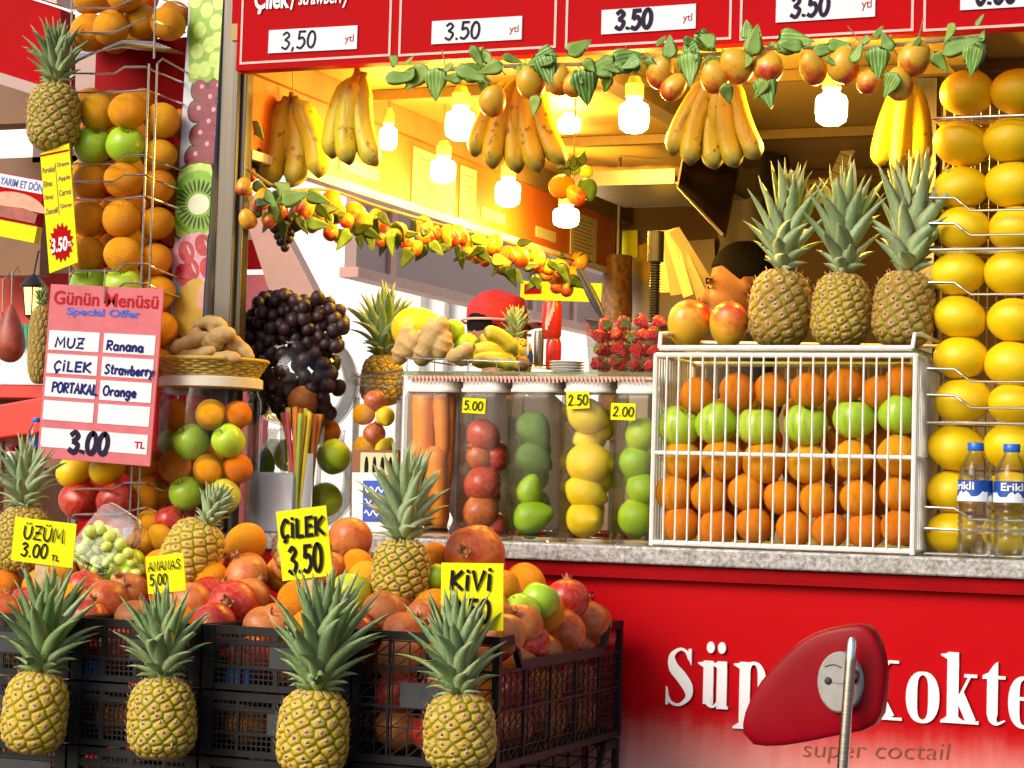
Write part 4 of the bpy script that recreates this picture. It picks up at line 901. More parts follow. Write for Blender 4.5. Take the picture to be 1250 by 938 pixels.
b.build('side_bars', 'white_wire', cg)
# tray on the cage
zr = PY(960, 428, Yc0).z + .004; tr_ = thing('shelf_tray', 'white wire tray with glass shelf on top of the orange cage', 'shelf', (0, 0, 0))
xl = PY(806, 425, Yc0).x; b = MB()
b.tube([(xl, Yc0 - .004, zr), (x1 - .006, Yc0 - .004, zr)], .0055, 8); b.tube([(xl, Yc0 - .004, zr), (xl, Yc0, zr + .028), (xl + .004, Yc0 + .03, zr + .031), (xl + .008, Yc1, zr + .03)], .0042, 8)
b.tube([(x1 - .006, Yc0 - .004, zr), (x1 - .002, Yc0 - .004, zr + .026), (x1 + .006, Yc0 + .03, zr + .027), (x1 + .012, Yc1, zr + .022)], .0042, 8); b.tube([(xl + .008, Yc1, zr + .03), (x1 + .012, Yc1, zr + .022)], .0036, 8)
b.build('frame', 'white_wire', tr_)
b = MB(); b.bb(xl, x1 - .01, Yc0 + .003, Yc1, zr - .0005, zr + .0055); b.build('glass_shelf', 'green_glass', tr_, smooth=False); ZS = zr + .006
rows = [('deep_orange', 'orange', 'top', 478, [(852, 482), (901, 478), (943, 477), (988, 477), (1032, 470), (1073, 479), (1103, 465)], 22.5),
        ('apple', 'green apple', 'second', 518, [(828, 522), (875, 518), (925, 521), (983, 520), (1043, 512), (1097, 507)], 25.5),
        ('yellow_orange', 'pale orange', 'third', 560, [(832, 561), (882, 561), (932, 564), (987, 566), (1041, 561), (1096, 556)], 26),
        ('orange', 'orange', 'fourth', 605, [(823, 603), (866, 605), (911, 601), (955, 608), (998, 611), (1048, 609), (1096, 603)], 23),
        ('deep_orange', 'orange', 'bottom', 643, [(831, 641), (876, 645), (921, 641), (970, 646), (1013, 648), (1056, 648), (1097, 644)], 23)]
for kind, nm, rw, _, L, rp in rows:
    for i, (x, y) in enumerate(L):
        where = 'leftmost' if i == 0 else ('rightmost' if i == len(L) - 1 else f'{ORD[i]} from the left')
        dy = rnd.uniform(0, .012); at(kind, x, y, Yc0 + .046 + dy, rp * 1.01, f'{nm} in the {rw} row of the white cage, {where}', cat='apple' if 'apple' in nm else 'orange', group=f'{rw} row of fruit in the white cage',
           rot=face(rnd.uniform(-.6, .6), rnd.uniform(-.6, .3), rnd.uniform(.5, 1)) if kind == 'apple' else None)
for r_ in range(5):
    for i in range(7):
        x = x0 + .035 + i * (x1 - x0 - .07) / 6; z = zb + .035 + r_ * .0555
        fruit(('orange', 'deep_orange')[(r_ + i) % 2], (x + .012 * (r_ % 2), Yc0 + .125 + .01 * (i % 2), z), .031, 'orange packed behind the front layer in the white cage', cat='orange', group='oranges behind the front layer of the cage')
# mangoes and pineapples on the tray
for x, y, rp, lab, rz in ((840, 391, 31, 'redder mango on the cage shelf, left of the other mango', .5), (889, 393, 30, 'yellow flushed mango touching the leftmost shelf pineapple', -.5)):
    p = PY(x, y, .10); r = rp * mpp(p); p.z = ZS + r * .97; fruit('mango', p, r, lab, rot=(.1, .25, rz))
for i, (xa, xb, yt, xc, var, ripe, gren, cs, lab) in enumerate(((910, 987, 326, 960, 0, .05, .35, .80, 'brown pineapple, leftmost of three on the cage shelf'), (986, 1060, 330, 1035, 1, .45, .4, .86, 'yellow patched middle pineapple of the three on the cage shelf'), (1061, 1139, 328, 1100, 0, .1, .4, .90, 'brown pineapple, rightmost of three on the cage shelf'))):
    p = PY((xa + xb) / 2, 424, .105); p.z = ZS; e = pine_px(xa, xb, yt, 424, .105, lab, crown='tall', var=var, ripe=ripe, green=gren, pale=.75, cs=cs, rot=(0, .05, 0), crown_tilt=(.05, .10, 0), group=None); e.location.z = ZS
# ================================================================== square jars
def jar(xl, xr, yb, yt, Y, label, lidcol='white_paint'):
    a, c = PY(xl, yb, Y), PY(xr, yb, Y); w = c.x - a.x; H = PY((xl + xr) / 2, yt, Y).z - CZ; e = thing('square_jar', label, 'jar', ((a.x + c.x) / 2, Y + w / 2, CZ + .001), 'square glass jars on the counter')
    h = w / 2; b = MB(); hb = H - .030
    b.lathe([(.001, .012), (h * .78, .010), (h * .80, .002), (h * .92, 0), (h * .985, .006), (h, .02), (h, hb - .012), (h * .96, hb - .003), (h * .93, hb)], 48, sq=11); b.build('jar_body', 'jar_glass', e, angle=60)
    b = MB(); b.lathe([(h * .93, .022), (h * .93, hb - .014), (h * .90, hb)], 32, sq=7); b.lathe([(.001, .020), (h * .86, .020), (h * .93, .026)], 32, sq=7); b.build('inner_wall', 'jar_glass', e, angle=60)
    b = MB(); b.lathe([(h * .95, hb), (h * .97, hb + .002), (h * .97, hb + .007), (h * .92, hb + .008), (h * .92, hb + .024), (h * .90, hb + .027)], 32, sq=6, cap0=True, cap1=True); b.build('lid', lidcol, e, angle=60)
    return e, w
Yj = .035; JW = []
for xl, xr, yt, lab in ((486, 549, 461, 'square glass jar packed with upright carrots'), (553, 608, 461, 'square glass jar of pomegranates with a 5.00 price tag'), (613, 674, 461, 'square glass jar of green avocados without price tag'), (679, 738, 461, 'square glass jar of lemons with a 2.50 price tag'), (743, 798, 462, 'square glass jar of limes with a 2.00 price tag, beside the cage')):
    JW.append(jar(xl, xr, 652, yt, Yj, lab))
# contents
cen = [Vector(e.location) for e, w in JW]; jw = [w for e, w in JW]
def injar(k, kind, x, y, rp, label, rot=None, dy=0, cat=None, **kw):
    Yc = cen[k].y + dy; p = PY(x, y, Yc); r = rp * mpp(p); r *= 1.03; h_ = max(.001, jw[k] / 2 * .97 - r); p.x = min(max(p.x, cen[k].x - h_), cen[k].x + h_); return fruit(kind, p, r, label, rot=rot, cat=cat, **kw)
g = 'carrots in the square jar'
for i, (x, yt, yb, w_) in enumerate(((494, 474, 545, 9), (518, 474, 590, 12), (538, 474, 560, 11), (494, 536, 640, 9.5), (512, 560, 642, 10), (532, 545, 645, 13), (546, 520, 645, 7), (522, 490, 645, 9), (504, 476, 556, 9), (549, 476, 600, 8.5))):
    Yc = cen[0].y + (-.018, -.022, -.015, -.022, -.018, -.023, 0, .02, .0, .0)[i]; a, c = PY(x, yt, Yc), PY(x + (i % 3 - 1) * 3, yb, Yc); r = w_ * mpp(a); n = 10; h_ = jw[0] / 2 * .92 - r; a.x = min(max(a.x, cen[0].x - h_), cen[0].x + h_); c.x = min(max(c.x, cen[0].x - h_), cen[0].x + h_)
    b = MB(); pts = [a.lerp(c, t / n) for t in range(n + 1)]; b.tube([q - a for q in pts], [r * (.55 if t == 0 else (1 - .35 * (t / n) ** 2 + .05 * math.sin(t * 2.4 + i)) * (.5 if t == n else 1)) for t in range(n + 1)], 14)
    tag(b.build('carrot', 'carrot_skin', loc=a, angle=180), ('carrot upright in the square jar, top left', 'long carrot in the middle front of the carrot jar', 'carrot at the top right of the carrot jar, ending halfway', 'carrot at the lower left of the carrot jar', 'lower middle carrot of the carrot jar', 'thick carrot low at the right of the carrot jar', 'thin carrot along the right wall of the carrot jar', 'carrot behind the others in the carrot jar', 'carrot between the two at the upper left of the carrot jar', 'carrot along the upper right wall of the carrot jar')[i], 'carrot', g)
for x, y, rp, kd, lab, rot in ((590, 532, 22, 'red_pomegranate', 'topmost pomegranate in the square jar under the 5.00 tag', face(-.5, -.5, -.6)), (577, 557, 17, 'pomegranate', 'small orange pomegranate second from top in the pomegranate jar', face(1, .3, .2)), (586, 590, 23, 'red_pomegranate', 'pomegranate third from top in the pomegranate jar', face(.6, .2, -1)), (579, 624, 22, 'pomegranate', 'brown pomegranate at the bottom of the square jar', face(-.3, -.5, .8))): injar(1, kd, x, y, rp, lab, rot, cat='pomegranate', group='pomegranates in the square jar')
for x, y, rp, lab, rot in ((641, 526, 25, 'dark avocado topmost in its square jar', (0, 2.5, 0)), (653, 560, 24, 'avocado second from top in the jar, against its right wall', (0, 2.0, .3)), (632, 597, 20, 'round bright avocado third in its jar, at the left wall', (.2, .3, 0)), (651, 630, 26, 'light green avocado lying at the bottom of its jar', (0, 1.25, 0))): injar(2, 'light_avocado' if y > 590 else 'avocado', x, y, rp, lab, rot, name='avocado', cat='avocado', group='avocados in the square jar')
for x, y, rp, lab, rot in ((702, 508, 25, 'topmost lemon, behind the 2.50 tag', (0, 1.9, .2)), (715, 536, 22, 'lemon half hidden second from the top of the lemon jar', (0, 1.4, 1)), (706, 566, 28, 'large lemon in the middle of the lemon jar', (0, 1.6, -.1)), (708, 601, 25, 'lemon second from bottom in the lemon jar', (0, 1.9, .2)), (706, 633, 25, 'lemon at the bottom of the jar with its nipple to the right', (.3, 1.6, -.4))): injar(3, 'lemon', x, y, rp, lab, rot, dy=(.02 if y == 536 else -.008), group='lemons in the square jar')
for x, y, rp, lab in ((783, 531, 21, 'topmost lime in the square jar'), (767, 565, 20.5, 'second lime from the top in the lime jar'), (784, 597, 20, 'third lime from the top, against the right of the lime jar'), (770, 632, 23, 'largest lime, at the bottom of the lime jar')): injar(4, 'lime', x, y, rp, lab, group='limes in the square jar')
for k, kd, L in ((1, 'red_pomegranate', ((558, 20), (606, 20), (642, 18))), (2, 'avocado', ((545, 20), (580, 20), (614, 20), (640, 18))), (3, 'lemon', ((520, 20), (550, 20), (584, 22), (618, 22))), (4, 'lime', ((548, 18), (582, 18), (615, 19), (642, 17)))):
    for i, (y, rp) in enumerate(L):
        injar(k, kd, (0, 592, 634, 722, 786)[k] + 14 * (-1) ** i, y, rp, ('', 'pomegranate half hidden at the back of the pomegranate jar', 'avocado half hidden at the back of the avocado jar', 'lemon half hidden at the back of the lemon jar', 'lime half hidden at the back of the lime jar')[k], (rnd.uniform(0, 3), rnd.uniform(0, 3), 0), dy=.026, group='fruit at the back of the square jars', cat='fruit')
# little price tags on the jars
def card(name, label, tl, tr, bl, Y, lines, mat='card_yellow', ink='ink', thick=.0012, stick=None, cat='price tag', group=None, tilt=None, off=.0012):
    m, w, h = frame(tl, tr, bl, Y); e = thing(name, label, cat, mat=m, group=group)
    b = MB(); n = 8; cu = h * .02
    vs = []
    for i in range(n + 1):
        for j in range(n + 1): u, v = i / n, j / n; vs.append((u * w, v * h, cu * math.sin(u * 3.1) * (1 - v) - cu))
    top = len(vs); vs += [(x, y, z - thick) for x, y, z in vs]; fs = []
    for i in range(n):
        for j in range(n): a = i * (n + 1) + j; q = (a, a + n + 1, a + n + 2, a + 1); fs.append(q); fs.append(tuple(reversed([k + top for k in q])))
    rim = [j for j in range(n + 1)] + [i * (n + 1) + n for i in range(1, n + 1)] + [n * (n + 1) + j for j in range(n - 1, -1, -1)] + [i * (n + 1) for i in range(n - 1, 0, -1)]
    for a, c in zip(rim, rim[1:] + rim[:1]): fs.append((a, c, c + top, a + top))
    b.add(vs, fs); b.build('card', mat, e, angle=30)
    t = MB()
    for s, fx, fy_, fw, fh, pen in lines: hand(t, s, fx * w, fy_ * h, fh * h, pen * h, width=fw * w, z=off)
    if t.v: t.build('lettering', ink, e, smooth=False)
    if stick:
        s0, s1, sw = stick; b = MB(); b.bb(w * .5 - sw, w * .5 + sw, s0, s1, -.0075, -.0035); b.build('stick', 'stick_wood', e, smooth=False)
    return e, w, h
card('price_tag', 'small yellow tag 5.00 on the pomegranate jar', (565, 485.5), (593, 487), (564, 504), Yj - .003, [('5.00', .08, .22, .80, .55, .085)])
card('price_tag', 'small yellow tag 2.50 on the lemon jar', (691, 479), (719, 477.5), (691.5, 500), Yj - .003, [('2.50', .08, .22, .84, .58, .075)])
card('price_tag', 'small yellow tag 2.00 on the lime jar', (746, 492), (776, 493), (745, 512.5), Yj - .003, [('2.00', .1, .24, .82, .55, .075)])

# ================================================================== glass shelf above the jars
ZG = PY(640, 457, Yj).z - .003
sh = thing('glass_shelf', 'thick glass shelf lying on the jars with a pink lace edge and wire rail', 'shelf', (0, 0, 0))
xa, xb = PY(488, 452, Yj).x, PY(797, 462, Yj).x
b = MB(); b.bb(xa, xb, Yj - .005, .36, ZG, ZG + .008); b.build('glass_plate', 'green_glass', sh, smooth=False)
b = MB(); n = 60
b.bb(xa + .02, xb, Yj - .004, .35, ZG - .007, ZG - .001)
for i in range(n): x = xa + .02 + (xb - xa - .03) * i / n; b.bb(x, x + .0035, Yj - .0065, Yj - .0045, ZG - .011 - .003 * math.sin(i * .3) ** 2, ZG - .0015)
b.build('lace_edge', 'salmon_trim', sh, smooth=False)
b = MB(); zz = ZG + .008; y0 = Yj + .03; xw = PY(497, 440, y0).x; xw2 = PY(634, 440, y0).x
b.tube([(xw - .0, y0, zz), (xw, y0, zz + .028), (xw2, y0, zz + .022), (xw2, y0, zz)], .0018, 6); b.tube([(xw, y0, zz + .028), (xw, .30, zz + .03), (xw2, .30, zz + .024), (xw2, y0, zz + .022)], .0018, 6)
for k in (.25, .55, .8): x = xw + (xw2 - xw) * k; b.tube([(x, y0, zz), (x, y0, zz + .027)], .0014, 5)
for k in range(7): y = y0 + .02 + k * .036; b.tube([(xw, y, zz + .002), (xw2, y, zz + .002)], .0014, 5)
b.tube([PY(430, 462, Yj + .05), PY(492, 452, Yj + .03)], .0026, 6); b.build('wire_rail', 'chrome_wire', sh); ZT = ZG + .009
def ginger(lobes, name_mat='ginger_skin'):
    """knobbly root: tapering lobes merged into one skin"""
    b = MB()
    for pts, r0_, r1_ in lobes:
        pts = catmull([tuple(p) for p in pts], 5); n = len(pts) - 1
        b.tube(pts, [(r0_ + (r1_ - r0_) * i / n) * (.55 if i in (0, n) else 1) * (1 + .10 * math.sin(i * 1.9)) for i in range(n + 1)], 12)
        for e in (pts[0], pts[-1]): b.sphere(e, (r0_ if e is pts[0] else r1_) * .80, 10, 8)
    return b
def remesh(ob, vox, it=6, keep=None):
    md = ob.modifiers.new('r', 'REMESH'); md.mode = 'VOXEL'; md.voxel_size = vox
    sm = ob.modifiers.new('s', 'SMOOTH'); sm.iterations = it; sm.factor = .5
    dg = bpy.context.evaluated_depsgraph_get(); me = bpy.data.meshes.new_from_object(ob.evaluated_get(dg)); ob.modifiers.clear()
    mats = list(ob.data.materials); ob.data = me; me.materials.clear()
    for m_ in mats: me.materials.append(m_)
    me.polygons.foreach_set('use_smooth', [True] * len(me.polygons)); return ob
def ginger_px(lob, Y, label, group=None, vox=.0035):
    L = []
    for pts, ra, rb_ in lob:
        q = [PY(x, y, Y + dy) for x, y, dy in pts]; k = mpp(q[0]); L.append((q, ra * k, rb_ * k))
    c = L[0][0][0].copy(); L = [([p - c for p in q], a, r) for q, a, r in L]
    ob = ginger(L).build('ginger_root', 'ginger_skin', loc=c, angle=180); remesh(ob, vox, 5); return tag(ob, label, 'ginger', group)
Yk = .11
ginger_px([([(488, 436, 0), (496, 415, 0), (500, 402, .01)], 13, 11), ([(500, 428, -.01), (512, 412, -.01)], 14, 12)], Yk, 'left upright ginger root on the glass shelf', 'ginger roots on the glass shelf')
ginger_px([([(515, 436, 0), (525, 415, 0), (528, 396, .01)], 15, 12), ([(525, 415, 0), (538, 400, 0), (540, 391, 0)], 13, 8), ([(538, 430, 0), (545, 412, 0)], 12, 10)], Yk - .01, 'largest ginger root on the glass shelf, in the middle', 'ginger roots on the glass shelf')
ginger_px([([(552, 436, -.01), (566, 430, -.01), (574, 424, 0)], 10, 9), ([(560, 440, 0), (572, 438, 0)], 9, 8)], Yk - .03, 'small low ginger piece at the right of the ginger on the glass shelf', 'ginger roots on the glass shelf')
for x, y, rp, lab in ((553, 405, 15, 'dark lime behind the large ginger root'), (570, 424, 17, 'lime between ginger and bananas on the glass shelf'), (582, 430, 11, 'small lime in front of the lying bananas')): at('lime', x, y, Yk + .03, rp, lab)
at('grapefruit', 510, 404, Yk + .09, 32, 'yellow melon behind the ginger on the glass shelf', cat='melon', name='yellow_melon')
# bananas
def banana_mesh(L, r, curve, seed):
    b = MB(); rr = random.Random(seed); n = 18; rings = []; cols = []
    for i in range(n + 1):
        t = i / n; ang = curve * (t - .35); rad = L / curve
        x = rad * (1 - math.cos(ang)) ; z = -rad * math.sin(ang) - rad * math.sin(curve * .35)
        w = r * (.34 if t < .06 else (.34 + .66 * min(1, (t - .06) / .16) ** .7)) * (1 if t < .8 else max(.16, 1 - ((t - .8) / .2) ** 2.4 * .84))
        tx, tz = math.sin(ang), -math.cos(ang); nx, nz = -tz, tx
        ring = []
        for k in range(15):
            a = 2 * math.pi * k / 15; q = w * (1 + .10 * math.cos(5 * a)); ring.append((x + nx * q * math.cos(a), q * math.sin(a), z + nz * q * math.cos(a)))
        rings.append(ring); cols += [(t, rr.random(), .01)] * 15
    b.loft(rings, True, True, cols=cols); return b.mesh('banana', 'banana_skin', angle=180)
def banana_bunch(px, ptop, ybot, Y, angles, label, wpx=20, curve=1.0, hook=True, yaw=0, roll=0):
    """a hand of bananas hanging from its stem; angles = fan of (yaw, lean) per finger"""
    p = PY(px, ptop, Y); k = mpp(p); H = (ybot - ptop) * k; e = thing('banana_bunch', label, 'banana bunch', p, None); e.rotation_euler = (0, roll, yaw)
    b = MB(); b.tube([(0, 0, .016), (0, 0, 0), (0, 0, -.012)], [.006, .009, .014], 9); b.build('stem', 'wood_brown', e)
    for i, (x0, lean, az, ln) in enumerate(angles):
        ob = link('banana', banana_mesh(H * ln * 1.02, wpx * k / 2, curve * (.85 + .1 * (i % 3)), i), e)
        ob.rotation_euler = (Matrix.Rotation(R(lean), 3, 'Y') @ Matrix.Rotation(R(az), 3, 'Z')).to_euler(); ob.location = (x0 * k, -.010 * (i % 2), .004)
    if hook:
        zt = 2.15 - p.z; b = MB(); b.tube([(0, 0, -.005), (.004, -.003, zt * .4), (-.002, 0, zt)], .0014, 6); b.build('twine', 'twine', e)
    return e
banana_bunch(356, 122, 230, .16, [(-10, 28, -35, 1), (-4, 11, -60, 1.06), (5, -9, -120, 1.06), (11, -27, -145, 1), (0, 0, 90, .95)], 'leftmost banana bunch, four straight bananas hung from a wire hook', 29, .85)
banana_bunch(436, 92, 203, .06, [(-4, 22, -15, .97), (0, 10, -20, 1.04), (4, -4, -25, 1.10), (0, 4, 60, .9)], 'banana bunch of three long fingers hanging under the first price panel', 27, .95)
banana_bunch(640, 92, 210, .16, [(-8, 36, -25, .97), (-4, 23, -25, 1.04), (0, 10, -30, 1.07), (4, -3, -25, 1.08), (8, -15, -30, 1.08), (0, 4, 60, .95)], 'large shaded banana bunch between the two front lamps', 27, .95)
banana_bunch(880, 92, 208, .08, [(-8, 34, -30, .97), (-4, 22, -35, 1.03), (0, 9, -40, 1.06), (4, -4, -40, 1.06), (8, -16, -50, 1.04), (0, 2, 60, .95)], 'sunlit speckled banana bunch right of the middle lamp', 27, .95)
banana_bunch(1108, 100, 214, .34, [(-4, 20, -40, .97), (1, 4, -80, 1.04), (5, -12, -120, 1.0)], 'rightmost banana bunch, hanging beside the grapefruit rack', 26, .8)
# bananas lying on the glass shelf
p = PY(636, 438, Yk + .03); k = mpp(p); e = thing('banana_bunch', 'bananas lying on the glass shelf beneath the red cap', 'banana bunch', (p.x, p.y, ZT + .018))
for i, (dy, tz, L) in enumerate(((0, .10, .085), (.018, .35, .09), (.036, .6, .09), (-.014, -.1, .07))):
    ob = link('banana', banana_mesh(L * 1.25, .0155, 1.15, 30 + i), e); ob.rotation_euler = (R(-6 * i), R(105 + 10 * i), R(10)); ob.location = (0, dy, .008 * i)
b = MB(); b.sphere((0, .01, .004), .016, 10, 8); b.build('stem', 'wood_brown', e)
# pineapples inside
pine_px(437, 492, 432, 496, .30, 'shaded pineapple with dark green crown on a jar left of the ginger', crown='bushy', var=1, ripe=.55, green=.4, pale=.0, cs=1.02, rot=(0, .03, 0))
pine_px(606, 650, 412, 462, .34, 'small pineapple standing behind the lying bananas, half hidden', crown='short', var=2, ripe=.7, pale=.2, cs=.8)
# strawberries
Ys_ = .08; a, c = PY(713, 445, Ys_), PY(808, 445, Ys_); zt_ = PY(760, 389, Ys_).z
pk = thing('strawberry_punnet', 'clear plastic punnet of strawberries beside the mangoes', 'punnet', (0, 0, 0)); zz = ZT + .001
b = MB(); D_ = .11; k_ = .006
def ringr(g, z): return [(a.x + g, Ys_ + g, z), (c.x - g, Ys_ + g, z), (c.x - g, Ys_ + D_ - g, z), (a.x + g, Ys_ + D_ - g, z)]
b.loft([ringr(.008, zz), ringr(0, zt_)], True, False); b.build('box', 'clear_plastic', pk, smooth=False)
b = MB(); b.tube([*ringr(-.001, zt_), ringr(-.001, zt_)[0]], .0016, 6); b.build('rim', 'clear_plastic', pk)
n = 0
for lay, zc in enumerate((.017, .047, .075, .100)):
    for iy in range(2 if lay < 3 else 1):
        for ix in range(4 if lay < 3 else 4):
            x = a.x + .020 + (c.x - a.x - .04) * (ix + (.15 if lay % 2 else -.02)) / 3.2; y = Ys_ + .024 + iy * .045 + (.02 if lay == 3 else 0)
            n += 1
            fruit('strawberry', (x, y, zz + zc + rnd.uniform(-.004, .004)), rnd.uniform(.017, .0215), 'red strawberry in the clear punnet', group='strawberries in the punnet', rot=(rnd.uniform(-2, 2), rnd.uniform(-1.2, 1.2), rnd.uniform(0, 6)))
# knife handle, cans, plates
p1, p0 = PY(706, 328, .2), PY(736, 388, .2); b = MB(); pts = [p0.lerp(p1, t / 8) - p0 for t in range(9)]; b.tube(pts, [.006, .008, .010, .011, .011, .010, .0085, .008, .0065], 10, flat=.6)
tag(b.build('ladle_handle', 'plastic_black', loc=p0), 'black plastic ladle handle sticking up behind the strawberries', 'ladle')
b = MB(); q0 = PY(736, 388, .2); b.tube([(0, 0, 0), (.01, 0, -.05), (.012, .01, -.08)], [.004, .004, .004], 8); ob = b.build('scoop', 'brushed_steel', bpy.data.objects['ladle_handle'])
def can(xp, yt, yb, Y, wp, mat, label, marks=None):
    p = PY(xp, yb, Y); k = mpp(p); r = wp * k / 2; H = (yb - yt) * k; e = thing('drink_can', label, 'can', p)
    b = MB(); b.lathe([(.001, .004), (r * .72, .002), (r * .8, 0), (r, .008), (r, H - .010), (r * .84, H - .002)], 28); b.build('can_body', mat, e, angle=50)
    b = MB(); b.lathe([(r * .84, H - .002), (r * .86, H), (r * .80, H), (r * .78, H - .004), (.001, H - .004)], 28); b.build('can_rim', 'chrome_wire', e)
    if marks:
        t = MB(); rad = r + .0006
        for j in range(5):
            a0 = -1.9 + j * .16; z = H * (.22 + .12 * j); t.add([(rad * math.cos(a0 + .05 * q), rad * math.sin(a0 + .05 * q), z + dz * (.018 + .01 * math.sin(q + j))) for q in range(7) for dz in (0, 1)], [(2 * i, 2 * i + 2, 2 * i + 3, 2 * i + 1) for i in range(6)])
        t.build('can_print', marks, e, smooth=False)
    return e
can(673, 368, 414, .30, 24, 'can_red', 'red soda can standing on the stacked cans behind the plates', 'salmon_trim')
can(675, 414, 452, .30, 19, 'can_red', 'red can directly beneath the upper soda can')
can(661, 402, 447, .27, 12, 'bottle_plastic', 'narrow clear tumbler left of the red can') if False else None
can(643, 428, 448, .20, 15, 'label_blue', 'small blue and white can right of the lying bananas', 'snow_white')
can(657, 404, 448, .24, 12, 'brushed_steel', 'slim silver canister between blue can and red can')
p = PY(692, 447, .16); k = mpp(p); pt = thing('plate_stack', 'stack of white plates under the red can', 'plates', (p.x, p.y, ZT))
for i in range(5): b = MB(); z = i * .0055; r = 22 * k; b.lathe([(.001, z), (r * .6, z), (r * .97, z + .004), (r, z + .0045), (r * .96, z + .0052), (r * .6, z + .0014), (.001, z + .0014)], 36); b.build('plate', 'white_paint', pt)

# ================================================================== fishbowls, grapes, straws, round jars at the left of the counter
def bowl(px, py, rp, ztop, zbot, Y, label, mouth=.72):
    p = PY(px, py, Y); k = mpp(p); r = rp * k; e = thing('glass_bowl', label, 'glass bowl', (p.x, p.y, zbot)); zc = p.z - zbot; H = ztop - zbot
    b = MB(); prof = []
    for i in range(25):
        a = -1.15 + i * (1.15 + .78) / 24; prof.append((r * math.cos(a), zc + r * 1.0 * math.sin(a)))
    prof = [(.001, .004), (prof[0][0] * .95, .002)] + [q for q in prof if .004 < q[1] < H] + [(r * mouth, H - .004), (r * mouth + .004, H)]
    b.lathe(prof, 48); b.build('bowl_wall', 'jar_glass', e, angle=180)
    b = MB(); b.lathe([(q[0] * .955, q[1] + .003) for q in prof[2:-2]], 48); b.build('inner_wall', 'jar_glass', e, angle=180); return e, p, r
Yb_ = .16
zmid = PY(370, 522, Yb_).z; zu = PY(370, 414, Yb_).z
bowl(372, 585, 66, zmid - .002, CZ + .001, Yb_, 'lower round glass bowl of limes, carrying the grape bowl')
_, bc_, br_ = bowl(372, 468, 66, zu, zmid, Yb_, 'upper round glass bowl filled with black grapes')
for x, y, rp, kd, dy, lab in ((407, 558, 22, 'lime', -.03, 'large lime at right in the lower glass bowl'), (397, 610, 22, 'lime', -.03, 'lime at the bottom right of the lower glass bowl'), (321, 566, 20, 'avocado', -.02, 'dark green avocado at left in the lower glass bowl'), (364, 600, 22, 'lime', .02, 'lime in the middle of the lower glass bowl, behind the straws'), (398, 528, 18, 'deep_orange', .03, 'orange at the back of the lower glass bowl'), (352, 556, 20, 'lime', .03, 'lime deep inside the lower glass bowl')): at(kd, x, y, Yb_ + dy, rp, lab)
at('pomegranate', 372, 492, Yb_ - .05, 21, 'red pomegranate among the grapes in the upper bowl')
def bunch(name, label, spots, Y, rp, mesh, group=None, ball=None):
    p = PY(spots[0][0], spots[0][1], Y); e = thing(name, label, 'grapes', p, group); b = MB()
    b.tube([(0, 0, .03), (.005, .01, 0), (0, .02, -.03)], .002, 5); b.build('stem', 'pale_stem', e)
    for x, y, dy in spots:
        q = PY(x, y, Y + dy)
        if ball and (q - ball[0]).length > ball[1]: q = ball[0] + (q - ball[0]).normalized() * ball[1]
        o = link('grape', FM[mesh][0], e, q - p); s_ = rp * mpp(q) * rnd.uniform(.85, 1.12); o.scale = (s_, s_, s_); o.rotation_euler = (rnd.uniform(-1, 1), rnd.uniform(-1, 1), 0)
    return e
def pack(poly, Y, rp, layers=((0, 1.0), (.02, 1.0)), seed=1, mindist=1.45, n=90):
    """grape positions scattered in a photo outline, kept apart"""
    rr = random.Random(seed); out = []
    xs = [q[0] for q in poly]; ys = [q[1] for q in poly]
    def inside(x, y):
        c = False
        for (xa, ya), (xb, yb) in zip(poly, poly[1:] + poly[:1]):
            if (ya > y) != (yb > y) and x < (xb - xa) * (y - ya) / (yb - ya) + xa: c = not c
        return c
    for dy, f in layers:
        L = []
        for _ in range(2500):
            if len(out) + len(L) >= n: break
            x, y = rr.uniform(min(xs), max(xs)), rr.uniform(min(ys), max(ys))
            if inside(x, y) and all((x - a) ** 2 + (y - b) ** 2 > (mindist * rp) ** 2 for a, b, _ in L): L.append((x, y, dy + rr.uniform(-.012, .012)))
        out += L
    return out
gg = 'black grape bunches on the upper bowl'
bunch('grape_bunch', 'large black grape bunch heaped over the right of the upper bowl', pack([(345, 372), (390, 362), (412, 372), (422, 398), (412, 424), (372, 418), (340, 408)], Yb_, 8.4, ((-.05, 1), (-.02, 1), (.01, 1)), n=98), Yb_, 8.8, 'grape', gg)
bunch('grape_bunch', 'black grape bunch heaped over the left of the upper bowl', pack([(300, 388), (320, 364), (350, 358), (368, 372), (360, 410), (325, 418), (292, 412)], Yb_, 8.2, ((-.05, 1), (-.02, 1), (.02, 1)), 2, n=98), Yb_, 8.6, 'grape', gg)
bunch('grape_bunch', 'dark grape bunch draping down the left side of the upper bowl', pack([(296, 410), (330, 414), (326, 470), (320, 508), (306, 512), (306, 450)], Yb_, 10, ((-.05, 1), (-.03, 1), (.0, 1)), 3), Yb_, 10, 'grape', gg)
bunch('grape_bunch', 'black grapes filling the inside of the upper bowl', pack([(325, 425), (405, 425), (420, 470), (405, 508), (340, 508), (322, 470)], Yb_, 11, ((-.06, 1), (-.03, 1), (.01, 1)), 4, n=98), Yb_, 10, 'grape', gg, (bc_, br_ * .84))
